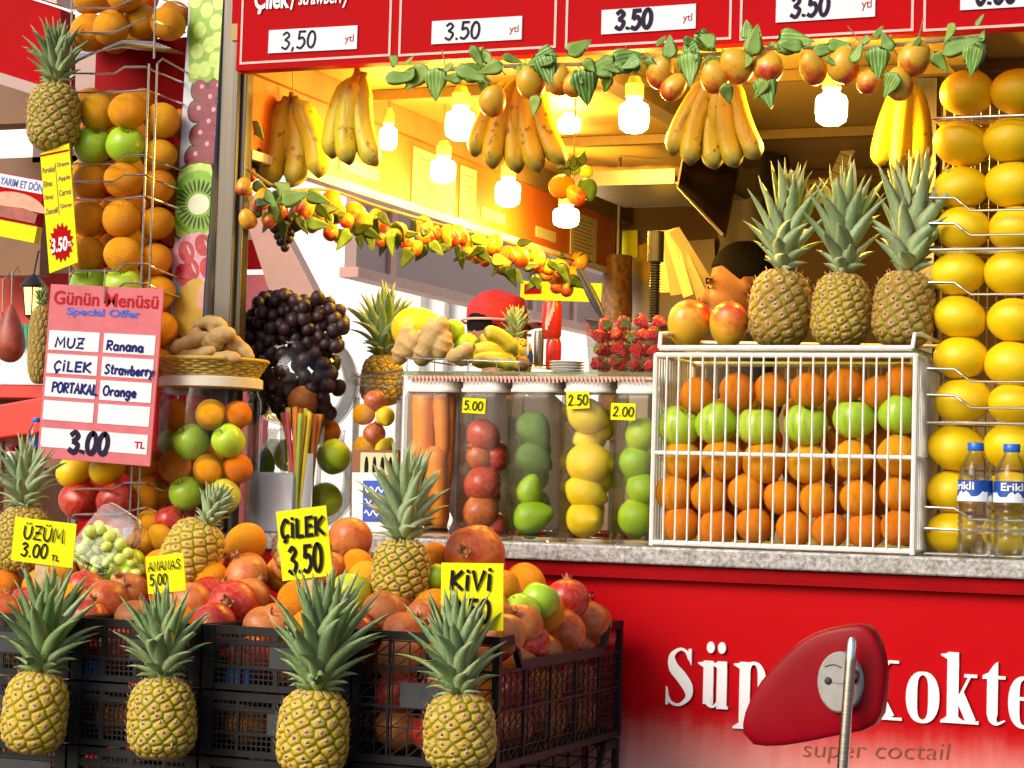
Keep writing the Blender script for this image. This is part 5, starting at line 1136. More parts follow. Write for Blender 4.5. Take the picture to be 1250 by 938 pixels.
# straws
Yw = -.0; p = PY(366, 617, Yw + .07); k = mpp(p); st = thing('straw_cup', 'clear cup holding yellow, orange and pink drinking straws', 'straw cup', (p.x, p.y, CZ + .001)); H = PY(366, 505, Yw + .07).z - CZ; r = 25 * k
b = MB(); b.lathe([(.001, .003), (r * .86, .002), (r * .9, .01), (r * 1.12, H)], 32); b.build('cup', 'clear_plastic', st, angle=60)
b = MB(); b.bb(r * .32, r * .88, -r * .45, -r * .42, .006, H * .66); b.build('paper_sleeve', 'paper_white', st, smooth=False)
for i in range(26):
    a = i * 2.4; rr_ = r * .95 * math.sqrt((i + .5) / 26); x1_, y1_ = rr_ * math.cos(a), rr_ * math.sin(a) * .8; b = MB()
    top = Vector((x1_ * 1.15, y1_, H + rnd.uniform(-.004, .012))); bot = Vector((x1_ * rnd.uniform(-.7, .8), y1_ * .8, .006)); b.tube([bot, top], .0047, 8, cap=False)
    b.build('straw', ('straw_yellow', 'straw_orange', 'straw_pink', 'straw_orange', 'straw_yellow', 'straw_green')[i % 6], st)
a, c = PY(304, 640, .03), PY(356, 640, .03); zt_ = PY(330, 579, .03).z
nb_ = thing('napkin_box', 'plain white napkin box on the counter left of the straws', 'napkin box', (0, 0, 0)); b = MB(); b.bb(a.x, c.x, .03, .09, CZ + .001, zt_); b.build('box', 'paper_white', nb_, smooth=False, bevel=.003)
b = MB(); b.bb(a.x + .004, c.x - .004, .034, .086, zt_ + .0005, zt_ + .004); b.build('top_sheet', 'snow_white', nb_, smooth=False)
# round jar with basket of ginger
def round_jar(xl, xr, yt, yb, Y, label, lid=True, lidcol='ivory', z0=CZ + .001):
    a, c = PY(xl, yb, Y), PY(xr, yb, Y); r = (c.x - a.x) / 2 * .96; H = PY((xl + xr) / 2, yt, Y).z - z0; e = thing('round_jar', label, 'jar', ((a.x + c.x) / 2, Y, z0))
    b = MB(); b.lathe([(.001, .006), (r * .85, .003), (r * .95, 0), (r, .010), (r, H - .035), (r * .93, H - .018), (r * .93, H)], 44); b.build('jar_body', 'jar_glass', e, angle=180)
    b = MB(); b.lathe([(r * .95, .014), (r * .95, H - .036)], 44); b.build('inner_wall', 'jar_glass', e, angle=180)
    if lid: b = MB(); b.lathe([(r * .95, H - .012), (r * 1.0, H - .010), (r * 1.0, H + .008), (r * .95, H + .011)], 44, cap0=True, cap1=True); b.build('lid', lidcol, e)
    return e, r, H
Yr = -.02; je, jr, jH = round_jar(194, 310, 468, 640, Yr, 'round glass jar of oranges and green apples under the ginger basket')
for i, (kd, x, y, rp, dy, lab) in enumerate((('deep_orange', 216, 507, 20, -.05, 'orange at upper left in the round jar'), ('yellow_orange', 258, 506, 19.5, -.07, 'orange at the top front of the round jar'), ('deep_orange', 289, 507, 18, -.04, 'orange at upper right in the round jar'), ('apple', 234, 540, 22, -.07, 'green apple at left in the middle of the round jar'), ('apple', 279, 539, 21, -.065, 'green apple at right in the middle of the round jar'), ('lime', 209, 540, 17, -.02, 'dark green fruit behind the left apple of the round jar'),
        ('deep_orange', 213, 570, 20, -.05, 'orange at lower left in the round jar'), ('yellow_orange', 255, 574, 20.5, -.07, 'orange at the lower front of the round jar'), ('deep_orange', 289, 573, 19, -.04, 'orange at lower right in the round jar'), ('apple', 228, 603, 22, -.06, 'green apple at the bottom left of the round jar'), ('yellow_apple', 272, 606, 22, -.06, 'yellow green apple at the bottom right of the round jar'),
        ('orange', 240, 520, 20, .02, 'orange deep inside the upper part of the round jar'), ('orange', 262, 555, 20, .02, 'orange deep inside the middle of the round jar'), ('orange', 236, 590, 20, .02, 'orange deep inside the lower part of the round jar'))):
    at(kd, x, y, Yr + dy, rp, lab, rot=face(rnd.uniform(-.4, .4), -.6, rnd.uniform(.2, 1)) if 'apple' in kd else None)
zb_ = CZ + jH + .013; bk = thing('wicker_basket', 'small wicker basket of ginger on top of the round jar', 'basket', (je.location.x, Yr, zb_)); hb = PY(255, 441, Yr).z - zb_
for i in range(7):
    b = MB(); z = .002 + hb * i / 6.5; rr_ = jr * (.88 + .18 * i / 6); pts = [(rr_ * (1 + .03 * math.sin(k_ * math.pi / 4 + i * math.pi)) * math.cos(k_ * math.pi / 80), rr_ * (1 + .03 * math.sin(k_ * math.pi / 4 + i * math.pi)) * math.sin(k_ * math.pi / 80), z) for k_ in range(161)]
    if i == 0: mbk = MB()
    mbk.tube(pts, hb / 12.5, 6, cap=False)
for k_ in range(40): a = k_ * math.pi / 20; mbk.tube([(jr * .87 * math.cos(a), jr * .87 * math.sin(a), 0), (jr * 1.07 * math.cos(a), jr * 1.07 * math.sin(a), hb)], .0016, 5)
mbk.lathe([(.001, .002), (jr * .88, .002)], 32); mbk.build('weave', 'wicker', bk)
b = MB(); pts = [(jr * 1.08 * math.cos(k_ * math.pi / 24), jr * 1.08 * math.sin(k_ * math.pi / 24), hb) for k_ in range(49)]; b.tube(pts, .0042, 8, cap=False); b.build('rim', 'wicker', bk)
gs = 'ginger roots in the wicker basket'
for lob, dy, lab in (([([(215, 425, 0), (232, 420, 0), (250, 412, 0)], 11, 10), ([(232, 420, 0), (240, 405, 0)], 9, 8)], -.02, 'large ginger root at the left of the wicker basket'),
        ([([(240, 398, 0), (258, 393, 0), (272, 398, 0)], 8, 9), ([(258, 394, 0), (262, 406, 0)], 8, 8)], .0, 'ginger root topmost in the wicker basket'),
        ([([(255, 420, -.02), (268, 410, -.02), (280, 408, -.02)], 12, 11), ([(268, 412, -.02), (262, 424, -.02)], 10, 9)], -.03, 'knobbly ginger root at the front of the wicker basket'),
        ([([(280, 424, 0), (292, 422, 0), (306, 436, 0)], 10, 7), ([(285, 414, 0), (293, 424, 0)], 8, 8)], -.02, 'ginger root at the right end of the wicker basket'),
        ([([(222, 436, -.02), (240, 434, -.02), (258, 428, -.02)], 8, 8)], -.06, 'long ginger piece lying at the front rim of the wicker basket'),
        ([([(202, 412, 0), (208, 430, 0)], 9, 8), ([(212, 438, 0), (206, 430, 0)], 6, 7)], -.01, 'small ginger piece hanging over the left rim of the wicker basket'),
        ([([(262, 437, -.02), (280, 435, -.02), (290, 438, -.02)], 7, 7)], -.055, 'short ginger piece at the front right rim of the wicker basket')): ginger_px(lob, Yr + dy, lab, gs, .003)
# round jar left of the carrots, box and carton
rj, rr_, rH = round_jar(428, 486, 464, 640, .11, 'clear round jar with yellow fruit behind the brown box', lid=True, lidcol='jar_glass')
for i, (x, y) in enumerate(((444, 506), (470, 508), (457, 529), (446, 545), (470, 548), (458, 490))): at(('yellow_orange', 'lemon', 'pomegranate')[i % 3], x, y, .10 + .01 * (i % 2), 14, ('amber fruit at upper left in the clear round jar', 'lemon at upper right in the clear round jar', 'reddish fruit in the middle of the clear round jar', 'amber fruit low in the clear round jar, left', 'lemon low in the clear round jar, right', 'reddish fruit topmost in the clear round jar')[i], cat='fruit')
a, c = PY(430, 575, .03), PY(484, 575, .03); zt_ = PY(457, 549, .03).z; zm_ = PY(457, 620, .03).z
m, w, h = frame((430, 549), (484, 550), (428, 615), .012); bx = thing('brown_box', 'brown card box printed with dark oval windows, standing by the carrot jar', 'box', mat=m)
b = MB(); b.bb(0, w, 0, h, -.02, 0); b.build('box', 'brown_print', bx, smooth=False); b = MB(); b.bb(w * .2, w * .98, h * .35, h * .95, .0002, .0012); b.build('yellow_band', 'menu_paper', bx, smooth=False)
b = MB()
for i in range(4): b.prism([(w * (.34 + .18 * i) + q[0] * w * .045, h * .66 + q[1] * h * .22) for q in arc(0, 0, 1, 1, 0, 345, 23)], .0012, .0022)
b.build('oval_print', 'ink', bx, smooth=False)
m, w, h = frame((430, 577), (492, 577), (428, 642), -.012); bx = thing('white_carton', 'white carton with blue panel in front of the brown box', 'carton', mat=m)
b = MB(); b.bb(0, w, 0, h, -.018, 0); b.build('box', 'white_paint', bx, smooth=False); b = MB(); b.bb(w * .22, w * .72, h * .08, h * .85, .0002, .0012); b.build('blue_panel', 'print_blue', bx, smooth=False)
b = MB()
for i in range(3): pts = [(w * (.26 + .42 * t / 14), h * (.24 + .22 * i + .05 * math.sin(t * 1.4 + i))) for t in range(15)]; ribbon(b, pts, .003, .0018)
b.build('white_waves', 'white_paint', bx, smooth=False)

# ================================================================== left wire rack of oranges
lr = thing('wire_fruit_rack', 'tall curved wire rack of oranges and apples at left behind the pink menu card', 'wire rack', (0, 0, 0))
Yl = -.10
def rackrow(y, A, B, C, kinds, nm, r=23.5):
    for (x, yy), kd, col, dy in zip((A, B, C), kinds, ('back left', 'front', 'right'), (.03, -.005, .05)):
        if x is None: continue
        at(kd, x, yy, Yl + dy, r if col != 'right' else r - 1, f'{"green apple" if "apple" in kd else ("pomegranate" if "pom" in kd else ("yellow grapefruit" if kd == "grapefruit" else "orange"))} of the left wire rack, {col} column, {nm}', cat='apple' if 'apple' in kd else None, group='fruit in the left wire rack',
           rot=face(rnd.uniform(-.5, .5), -.4, rnd.uniform(.4, 1)) if 'apple' in kd else None)
O, D_, AP = 'yellow_orange', 'orange', 'apple'
rackrow(0, (110, 40), (135, 34), (172, 26), ('yellow_orange', 'yellow_orange', 'yellow_orange'), 'low in the top basket')
rackrow(0, (112, -6), (152, -8), (205, 30), ('yellow_orange', O, D_), 'high in the top basket')
rackrow(1, (120, 138), (156, 136), (198, 147), (O, 'yellow_orange', 'yellow_orange'), 'top of the middle basket')
rackrow(2, (114, 179), (153, 178), (194, 190), (AP, AP, O), 'second row')
rackrow(3, (111, 222), (151, 221), (192, 228), (D_, D_, D_), 'third row')
rackrow(4, (108, 268), (149, 267), (191, 273), (O, 'yellow_orange', D_), 'fourth row')
rackrow(5, (107, 311), (150, 311), (188, 318), ('yellow_orange', O, D_), 'fifth row')
rackrow(6, (110, 350), (150, 350), (192, 358), (AP, AP, D_), 'above the pink card')
rackrow(7, (None, 0), (None, 0), (196, 402), (AP, AP, D_), 'beside the pink card top')
rackrow(8, (None, 0), (None, 0), (192, 446), (AP, AP, D_), 'beside the pink card middle')
rackrow(9, (92, 574), (132, 572), (172, 566), ('grapefruit', 'grapefruit', D_), 'under the pink card', 24)
rackrow(10, (98, 612), (143, 612), (182, 604), ('red_pomegranate', 'red_pomegranate', D_), 'lowest row', 26)
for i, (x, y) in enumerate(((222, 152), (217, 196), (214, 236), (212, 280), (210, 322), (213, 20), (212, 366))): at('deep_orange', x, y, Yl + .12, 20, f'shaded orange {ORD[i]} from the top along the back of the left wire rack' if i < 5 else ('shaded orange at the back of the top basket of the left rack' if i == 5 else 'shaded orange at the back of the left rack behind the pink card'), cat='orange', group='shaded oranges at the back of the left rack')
for i in range(11):
    for j, xq in enumerate((104, 136, 168)):
        if i == 2: continue
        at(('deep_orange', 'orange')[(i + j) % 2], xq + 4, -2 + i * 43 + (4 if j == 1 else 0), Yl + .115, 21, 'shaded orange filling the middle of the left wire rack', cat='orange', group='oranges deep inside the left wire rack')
wr, up_ = MB(), MB()
def rk(x, y, dy=0): return PY(x, y, Yl + dy)
for ys, bend_ in (((90, 82), 1), ((113, 108), 0), ((200, 190), 1), ((222, 214), 1), ((244, 238), 0), ((331, 322), 1), ((355, 346), 1), ((597, 590), 1), ((628, 618), 0), ((40, 20), 0), ((10, -10), 0)):
    a, c = ys
    pts = [rk(86, a + 4, .03), rk(92, a, -.02), rk(140, a, -.055)] + ([rk(152, c, -.06), rk(178, c, -.05)] if bend_ else [rk(178, c + 2, -.05)]) + [rk(190, c + 6, -.03), rk(226, c + 20, .10)]
    wr = MB(); wr.tube(pts, .0022, 7); wr.build('basket_rail', 'chrome_wire', lr)
for x0_, x1_ in ((182, 158), (192, 168)): up_.tube([rk(x0_, 78, -.05), rk(x1_ + 14, 360, -.05), rk(x1_, 640, -.05)], .0022, 7)
up_.tube([rk(192, 78, -.05), rk(198, 72, -.04), rk(230, 90, .1)], .0022, 7); up_.tube([rk(190, -10, -.05), rk(188, 72, -.05)], .0022, 7); up_.tube([rk(232, -10, .10), rk(214, 640, .10)], .003, 7); up_.tube([rk(88, -10, .06), rk(84, 640, .06)], .003, 7)
wr = MB()
for k in range(9): t_ = k / 8; wr.tube([rk(92 + 6 * t_, 62 - 10 * t_ + 14, -.02 + .12 * t_), rk(150, 50 + 8 * t_, -.058 + .14 * t_), rk(190 + 36 * t_, 52 + 14 * t_, -.03 + .13 * t_)], .0016, 5)
wr.build('basket_floor', 'chrome_wire', lr); up_.build('upright_wire', 'dull_wire', lr)
# pink menu card
Ym = -.19
m, w, h = frame((62, 347), (200, 353), (47, 559), Ym); mc = thing('menu_card', 'pink laminated menu card with white boxes and handwritten fruit names', 'menu card', mat=m)
b = MB(); b.bb(0, w, 0, h, -.004, 0); b.build('card', 'card_pink', mc, smooth=False, bevel=.001)
t = MB(); text_fit(t, 'Günün Menüsü', w * .04, h * .885, w * .965, h * .965, .001, .022); t.build('title_lettering', 'print_red', mc, smooth=False)
t = MB(); text_fit(t, 'Special Offer', w * .165, h * .815, w * .82, h * .872, .001, .035); t.build('subtitle_lettering', 'print_blue', mc, smooth=False)
for i in range(4):
    z1_ = h * (.735 - i * .134)
    for j, (xa, xb) in enumerate(((.025, .475), (.515, .965))):
        b = MB(); b.bb(w * xa, w * xb, z1_ - h * .112, z1_, .0004, .0012); f = b.build('white_box', 'paper_white', mc, smooth=False); s = (('MUZ', 'Ranana'), ('ÇİLEK', 'Strawberry'), ('PORTAKAL', 'Orange'), ('', ''))[i][j]
        if s:
            t = MB(); cap = .055 if j == 0 else .052; fw = {'MUZ': .25, 'Ranana': .32, 'ÇİLEK': .33, 'Strawberry': .43, 'PORTAKAL': .40, 'Orange': .29}[s]
            hand(t, s, w * (xa + (.065 if j == 0 else .03)), z1_ - h * (.095 if i != 2 else .085), h * cap, w * .017, width=w * fw, z=.0016); t.build('handwriting', 'blue_ink', f, smooth=False)
b = MB(); b.bb(w * .025, w * .965, h * .065, h * .175, .0004, .0012); f = b.build('price_box', 'paper_white', mc, smooth=False)
t = MB(); hand(t, '3.00', w * .28, h * .05, h * .115, w * .042, width=w * .34, z=.0016); t.build('handwritten_price', 'violet_ink', f, smooth=False)
t = MB(); text_fit(t, 'TL', w * .855, h * .095, w * .945, h * .135, .0016, .04); t.build('currency_print', 'print_red', f, smooth=False)
b = MB(); b.tube([rk(128, 340, -.06), PY(128, 330, Ym - .006), PY(127, 368, Ym - .004), PY(128, 372, Ym + .004)], .0018, 6); mc_h = b.build('hanging_hook', 'dull_wire'); mc_h.parent = mc; mc_h.matrix_parent_inverse = m.inverted()
# hung pineapple, its yellow price list, and the fruit behind
pine_px(31, 97, 100, 186, -.14, 'pineapple hung at top left beside the wire rack, above the yellow list', crown='bushy', var=3, ripe=.45, green=.9, pale=.15, cs=.74, crown_tilt=(.0, .05, 0))
m, w, h = frame((49, 188), (84, 181), (37, 338), -.16); pl_ = thing('price_list', 'narrow yellow juice price list with red starburst hanging under the top left pineapple', 'price list', mat=m)
b = MB(); b.prism([(0, 0), (w * 1.0, h * .05), (w * 1.02, h * 1.04), (.0, h)], -.003, 0); b.build('card', 'card_yellow', pl_, smooth=False)
t = MB()
for i, (l_, r_) in enumerate((('Portakal', 'Orange'), ('Elma', 'Apple'), ('Havuç', 'Carrot'), ('Zencefil', 'Ginger'))):
    y = h * (.83 - i * .115); text_fit(t, l_, w * .03, y, w * (.45 if len(l_) > 5 else .34), y + h * .05, .001, .015, .1); text_fit(t, r_, w * .54, y + h * .018, w * .96, y + h * .068, .001, .015, .1)
t.bb(w * .49, w * .505, h * .46, h * .9, .0005, .001); t.build('lettering', 'brown_print', pl_, smooth=False)
b = MB(); b.prism([(w * (.5 + (.42 if k % 2 else .33) * math.cos(k * math.pi / 16)), h * (.235 + (.165 if k % 2 else .125) * math.sin(k * math.pi / 16))) for k in range(32)], .0006, .0016); stb = b.build('starburst', 'sign_red', pl_, smooth=False)
t = MB(); text_fit(t, '3.50', w * .14, h * .16, w * .70, h * .28, .0024, .03, .1); text_fit(t, 'TL', w * .73, h * .19, w * .88, h * .23, .0024, .02); t.build('lettering', 'lettering_white', stb, smooth=False)
b = MB(); b.bb(0, w, h * .975, h * .99, .0006, .001); b.build('red_bar', 'sign_red', pl_, smooth=False)
pine_px(32, 62, 372, 470, .06, 'slender brown pineapple hanging partly behind the pink menu card', crown='bushy', var=3, ripe=.15, green=.5, pale=.1, cs=.5)
# fruit print banner beside the post
Yn = -.012; m, w, h = frame((233, -40), (275, -42), (215, 470), Yn); bn = thing('fruit_banner', 'tall narrow banner printed with grapes, kiwi and mango beside the steel post', 'banner', mat=m)
b = MB(); b.bb(0, w, -.02, h, -.03, 0); b.build('sheet', 'paper_white', bn, smooth=False)
def Bn(x, y): q = PY(x, y, Yn); l = m.inverted() @ q; return l.x, l.y
def disc(b, x, y, rx, ry, z, rot=0, n=20):
    cx, cy = Bn(x, y); k = mpp(PY(x, y, Yn)); c, s = math.cos(rot), math.sin(rot); pl = []
    for i in range(n):
        a = 2 * math.pi * i / n; u, v = rx * k * math.cos(a), ry * k * math.sin(a); pl.append((min(w, max(0, cx + u * c - v * s)), cy + u * s + v * c))
    b.add([(p[0], p[1], z) for p in pl], [tuple(range(n))])
plain('print_green', (.24, .46, .03), .35, var=.25, scale=60); plain('print_light_green', (.52, .72, .14), .35, var=.2, scale=60); plain('print_grape_red', (.26, .02, .05), .35, var=.5, scale=50); plain('print_pink', (.74, .34, .42), .35, var=.3, scale=60)
plain('print_kiwi', (.22, .48, .02), .35, var=.3, scale=80); plain('print_pale', (.80, .84, .60), .35); plain('print_dark', (.02, .025, .012), .4); plain('print_mango', (.62, .38, .03), .35, var=.3, scale=12); plain('print_pom', (.50, .01, .03), .3, var=.6, scale=70)
def pr(nm, mats, fnb, z0=.0006):
    for i, (mt, shapes) in enumerate(zip(mats, fnb)):
        b = MB()
        for j, s_ in enumerate(shapes): disc(b, *s_[:4], z0 + .0004 * i + .00001 * j, *(s_[4:5]))
        b.build(nm, mt, bn, smooth=False)
gs_ = [(241, 4), (252, -6), (270, 6), (255, 16), (266, 30), (246, 40), (268, 52), (243, 66), (265, 76), (252, 88), (271, 92), (240, 90), (258, 58)]
b = MB(); q = [Bn(230, 100), Bn(276, 100), Bn(276, -30), Bn(230, -30)]; b.add([(min(w, max(0, x)), y, .0004) for x, y in q], [(0, 1, 2, 3)]); b.build('green_print', 'print_green', bn, smooth=False)
pr('grape_print', ('print_green', 'print_light_green'), ([(x, y, 12, 13) for x, y in gs_], [(x - 2, y - 3, 9, 10) for x, y in gs_]))
rs_ = [(254, 122), (252, 152), (250, 180), (250, 204), (244, 110), (264, 108), (240, 136), (258, 138), (268, 142), (242, 166), (262, 168), (236, 192), (262, 190), (240, 208), (236, 218)]
pr('red_grape_print', ('print_dark', 'print_grape_red', 'print_pink'), ([(x, y, 13, 15) for x, y in rs_], [(x, y, 11, 13) for x, y in rs_], [(x + 3, y - 4, 3, 3) for x, y in rs_]))
pr('kiwi_print', ('wood_brown', 'print_light_green', 'print_kiwi', 'print_pale'), ([(243, 248, 50, 52)], [(243, 248, 47, 49)], [(243, 248, 38, 40)], [(244, 250, 15, 13)]), .004)
pr('kiwi_seed_print', ('print_dark',), ([(244 + 22 * math.cos(a), 250 + 23 * math.sin(a), 7.5, 1.0, -a) for a in [i * .2244 for i in range(28)]],), .0062)
pr('pomegranate_print', ('print_pink', 'print_pom', 'print_pink'), ([(243, 318, 40, 34)], [(x, y, 11, 14, .4) for x, y in ((230, 308), (250, 300), (268, 312), (236, 330), (256, 328), (226, 336), (270, 334))], [(x, y, 1.6, 7, .5) for x, y in ((233, 306), (255, 300), (258, 326), (239, 328))]), .008)
pr('mango_print', ('print_mango', 'burger_bun'), ([(238, 378, 26, 38, -.2)], [(252, 362, 10, 18, -.3)]), .0100)

# ================================================================== front garland, lamps
def leaf_mesh(name, mat, w, tip):
    b = MB(); n = 9; rings = []
    for i in range(n + 1):
        t = i / n; ww = w * math.sin(math.pi * min(1, t ** .62)) ** .8 * (1 - .25 * t) + .004; z = -.12 * t * t + .02 * math.sin(t * 9); y = t * 1.0
        if tip: y = t - .10 * math.sin(t * 3.1)
        rings.append([(-ww, y - (.10 if t < .2 else 0) * (1 - t * 5) * tip, z + .10 * ww), (-ww * .5, y, z + .03), (0, y, z), (ww * .5, y, z + .03), (ww, y - (.10 if t < .2 else 0) * (1 - t * 5) * tip, z + .10 * ww), (ww * .5, y, z + .024), (0, y, z - .006), (-ww * .5, y, z + .024)])
    b.loft(rings, True, True); return b.mesh(name, mat, angle=180)
LM = {'striped': leaf_mesh('leaf', 'striped_leaf', .43, 1), 'plain': leaf_mesh('leaf', 'plain_leaf', .34, 1), 'slim': leaf_mesh('leaf', 'plain_leaf', .22, 0), 'olive': leaf_mesh('leaf', 'olive_leaf', .30, 1)}
def gleaf(root, kind, p, size, ang, tilt=.3, yaw=0):
    """leaf at p; ang = direction of the tip in the picture plane, degrees, 0 right, 90 up"""
    o = link('leaf', LM[kind], root, Vector(p) - root.location); o.scale = (size, size, size)
    o.rotation_euler = (Matrix.Rotation(yaw, 3, 'Z') @ Matrix.Rotation(R(90), 3, 'X') @ Matrix.Rotation(R(ang - 90), 3, 'Z') @ Matrix.Rotation(-tilt, 3, 'X')).to_euler(); return o
def gmango(root, p, r, rot):
    o = link('mango', FM['mango'][rnd.randrange(2)], root, Vector(p) - root.location); o.scale = (r,) * 3; o.rotation_euler = rot; return o
Yga = -.10
p0 = PY(500, 88, Yga); ga = thing('fruit_garland', 'artificial garland of mangoes and striped leaves along the price board', 'garland', p0)
b = MB(); pts = catmull([PY(x, y, Yga + .02) - p0 for x, y in ((492, 90), (560, 84), (640, 80), (720, 78), (800, 70), (880, 66), (960, 58), (1040, 60), (1120, 52), (1200, 44))], 5); b.tube(pts, .004, 6)
for i in range(4, len(pts) - 2, 2): q = Vector(pts[i]); b.tube([q, q + Vector((rnd.uniform(-.03, .03), -.015, rnd.uniform(-.03, .04)))], .0014, 5)
q = PY(1198, 52, Yga) - p0
for i in range(12): b.tube([q, q + Vector((rnd.uniform(-.02, .015), rnd.uniform(-.01, .01), -rnd.uniform(.015, .035)))], .0013, 4)
b.build('twig', 'rope', ga)
for x, y, r in ((648, 99, 18), (681, 97, 16), (601, 123, 16), (806, 88, 17), (822, 106, 15), (872, 93, 17), (900, 80, 18.5), (937, 81, 18), (992, 82, 18), (1029, 80, 18.5), (1060, 98, 14), (1097, 103, 17), (1116, 71, 18.5), (700, 103, 13)):
    p = PY(x, y, Yga); gmango(ga, p, r * mpp(p) * 1.26, (rnd.uniform(-.4, .4), rnd.uniform(2.4, 3.6), rnd.uniform(0, 6)))
for kd, x, y, s_, ang in (('plain', 520, 84, 40, 215), ('striped', 533, 86, 36, 268), ('slim', 556, 84, 45, 340), ('plain', 566, 92, 40, 20), ('slim', 600, 74, 36, 150), ('plain', 590, 96, 34, 250), ('slim', 575, 56, 30, 300), ('striped', 676, 66, 34, 200), ('striped', 664, 70, 36, 285), ('plain', 695, 66, 34, 40), ('striped', 712, 88, 40, 278), ('striped', 742, 84, 34, 235), ('plain', 752, 80, 44, 190), ('striped', 752, 78, 40, 25), ('plain', 818, 70, 30, 95),
        ('plain', 795, 74, 34, 250), ('striped', 842, 66, 38, 272), ('striped', 852, 62, 34, 190), ('striped', 850, 44, 32, 330), ('plain', 872, 54, 30, 150), ('plain', 918, 66, 36, 80), ('striped', 932, 96, 36, 285), ('plain', 935, 100, 24, 235), ('striped', 952, 52, 40, 0), ('slim', 990, 66, 36, 15), ('striped', 1072, 60, 36, 268), ('striped', 1094, 92, 30, 235), ('plain', 1140, 66, 28, 300), ('slim', 1150, 66, 48, 20), ('striped', 1190, 58, 34, 262), ('slim', 645, 84, 30, 170), ('slim', 1040, 62, 30, 160), ('plain', 885, 104, 26, 285), ('slim', 470, 96, 40, 0), ('plain', 505, 92, 30, 160), ('plain', 612, 80, 30, 200), ('plain', 780, 84, 30, 160), ('plain', 655, 118, 24, 260)):
    p = PY(x, y, Yga - .012 - .02 * rnd.random()); gleaf(ga, kd, p, s_ * mpp(p) * 1.08, ang, rnd.uniform(-.1, .6), rnd.uniform(-.4, .4))
gq = [Vector(q) for q in pts]
for i in range(46):
    q = gq[min(len(gq) - 1, int(i / 46 * len(gq)))] + p0 + Vector((rnd.uniform(-.02, .02), -.03 - .02 * rnd.random(), rnd.uniform(-.035, .02))); gleaf(ga, ('plain', 'slim', 'plain', 'striped')[i % 4], q, rnd.uniform(.022, .042), rnd.uniform(-60, 240), rnd.uniform(-.3, .7), rnd.uniform(-.7, .7))
# left corner garland and the long one under the side menu board
p0 = PX(300, 250, XL + .06); gb = thing('fruit_garland', 'long artificial mango and leaf garland under the lit side menu board', 'garland', p0)
XG = XL + .075
def gx(x, y, d=0): return PX(x, y, XG + d)
b = MB(); pts = catmull([gx(x, y) - p0 for x, y in ((300, 205), (345, 232), (400, 232), (460, 252), (540, 275), (620, 295), (700, 318), (715, 322))], 6); b.tube(pts, .004, 6); b.build('twig', 'rope', gb)
for x, y, r in ((320, 244, 13), (302, 268, 12), (298, 228, 11), (372, 254, 15), (403, 249, 16), (404, 284, 11), (415, 290, 8), (432, 271, 13), (461, 270, 14), (484, 283, 13), (496, 302, 8), (517, 277, 14), (530, 284, 10), (547, 294, 12), (568, 297, 10), (588, 299, 12), (600, 306, 8), (618, 312, 12), (636, 314, 9), (655, 318, 12), (668, 326, 10), (684, 328, 12), (692, 352, 10), (680, 350, 9), (703, 318, 9)):
    p = gx(x, y, rnd.uniform(-.02, .02)); gmango(gb, p, r * mpp(p) * 1.1, (rnd.uniform(-.5, .5), rnd.uniform(2.3, 3.8), rnd.uniform(0, 6)))
for i in range(38):
    p = gx(318 + 390 * i / 37, 240 + 84 * i / 37 + rnd.uniform(-6, 28), rnd.uniform(-.02, .03)); gmango(gb, p, rnd.uniform(9, 15) * mpp(p), (rnd.uniform(-.5, .5), rnd.uniform(2.3, 3.8), rnd.uniform(0, 6)))
for i in range(64):
    t = i / 63; x = 312 + (708 - 312) * t; y = 238 + (325 - 238) * t + rnd.uniform(-12, 26); p = gx(x, y, .02 + rnd.uniform(-.02, .03)); gleaf(gb, ('olive', 'olive', 'plain', 'olive')[i % 4], p, rnd.uniform(18, 30) * mpp(p), rnd.uniform(180, 380), rnd.uniform(-.2, .6), rnd.uniform(-.3, 1.2))
for x, y, s_, ang in ((345, 246, 36, 20), (338, 252, 34, 240), (352, 236, 34, 150), (376, 238, 30, 340)): p = gx(x, y, .04); gleaf(gb, 'plain', p, s_ * mpp(p), ang)
p0 = PY(300, 150, .06); gc = thing('fruit_garland', 'short vertical garland of mangoes and dark fruit beside the steel post', 'garland', p0)
b = MB(); b.tube([PY(302, 98, .06) - p0, PY(306, 180, .06) - p0, PY(303, 275, .06) - p0], .003, 6); b.build('twig', 'rope', gc)
for x, y, r in ((300, 132, 12), (299, 158, 12), (298, 232, 13), (306, 214, 9)): p = PY(x, y, .06); gmango(gc, p, r * mpp(p), (0, rnd.uniform(2.3, 3.8), rnd.uniform(0, 6)))
for x, y, s_, ang in ((304, 130, 26, 240), (308, 150, 26, 300), (304, 205, 26, 250), (310, 225, 24, 330), (296, 120, 22, 200)): p = PY(x, y, .05); gleaf(gc, 'plain', p, s_ * mpp(p), ang)
bunch('grape_bunch', 'small black grape bunch hanging below the mango garland in front of the white gap', pack([(338, 262), (354, 262), (356, 285), (347, 307), (338, 290), (333, 275)], .1, 5.2, ((0, 1), (.012, 1)), 8, n=40), .1, 5.2, 'grape')
bunch('grape_bunch', 'small black grape bunch hanging close to the steel post', pack([(298, 168), (314, 166), (318, 190), (310, 214), (300, 205)], .08, 5.5, ((0, 1), (.012, 1)), 9, n=40), .08, 5.5, 'grape')

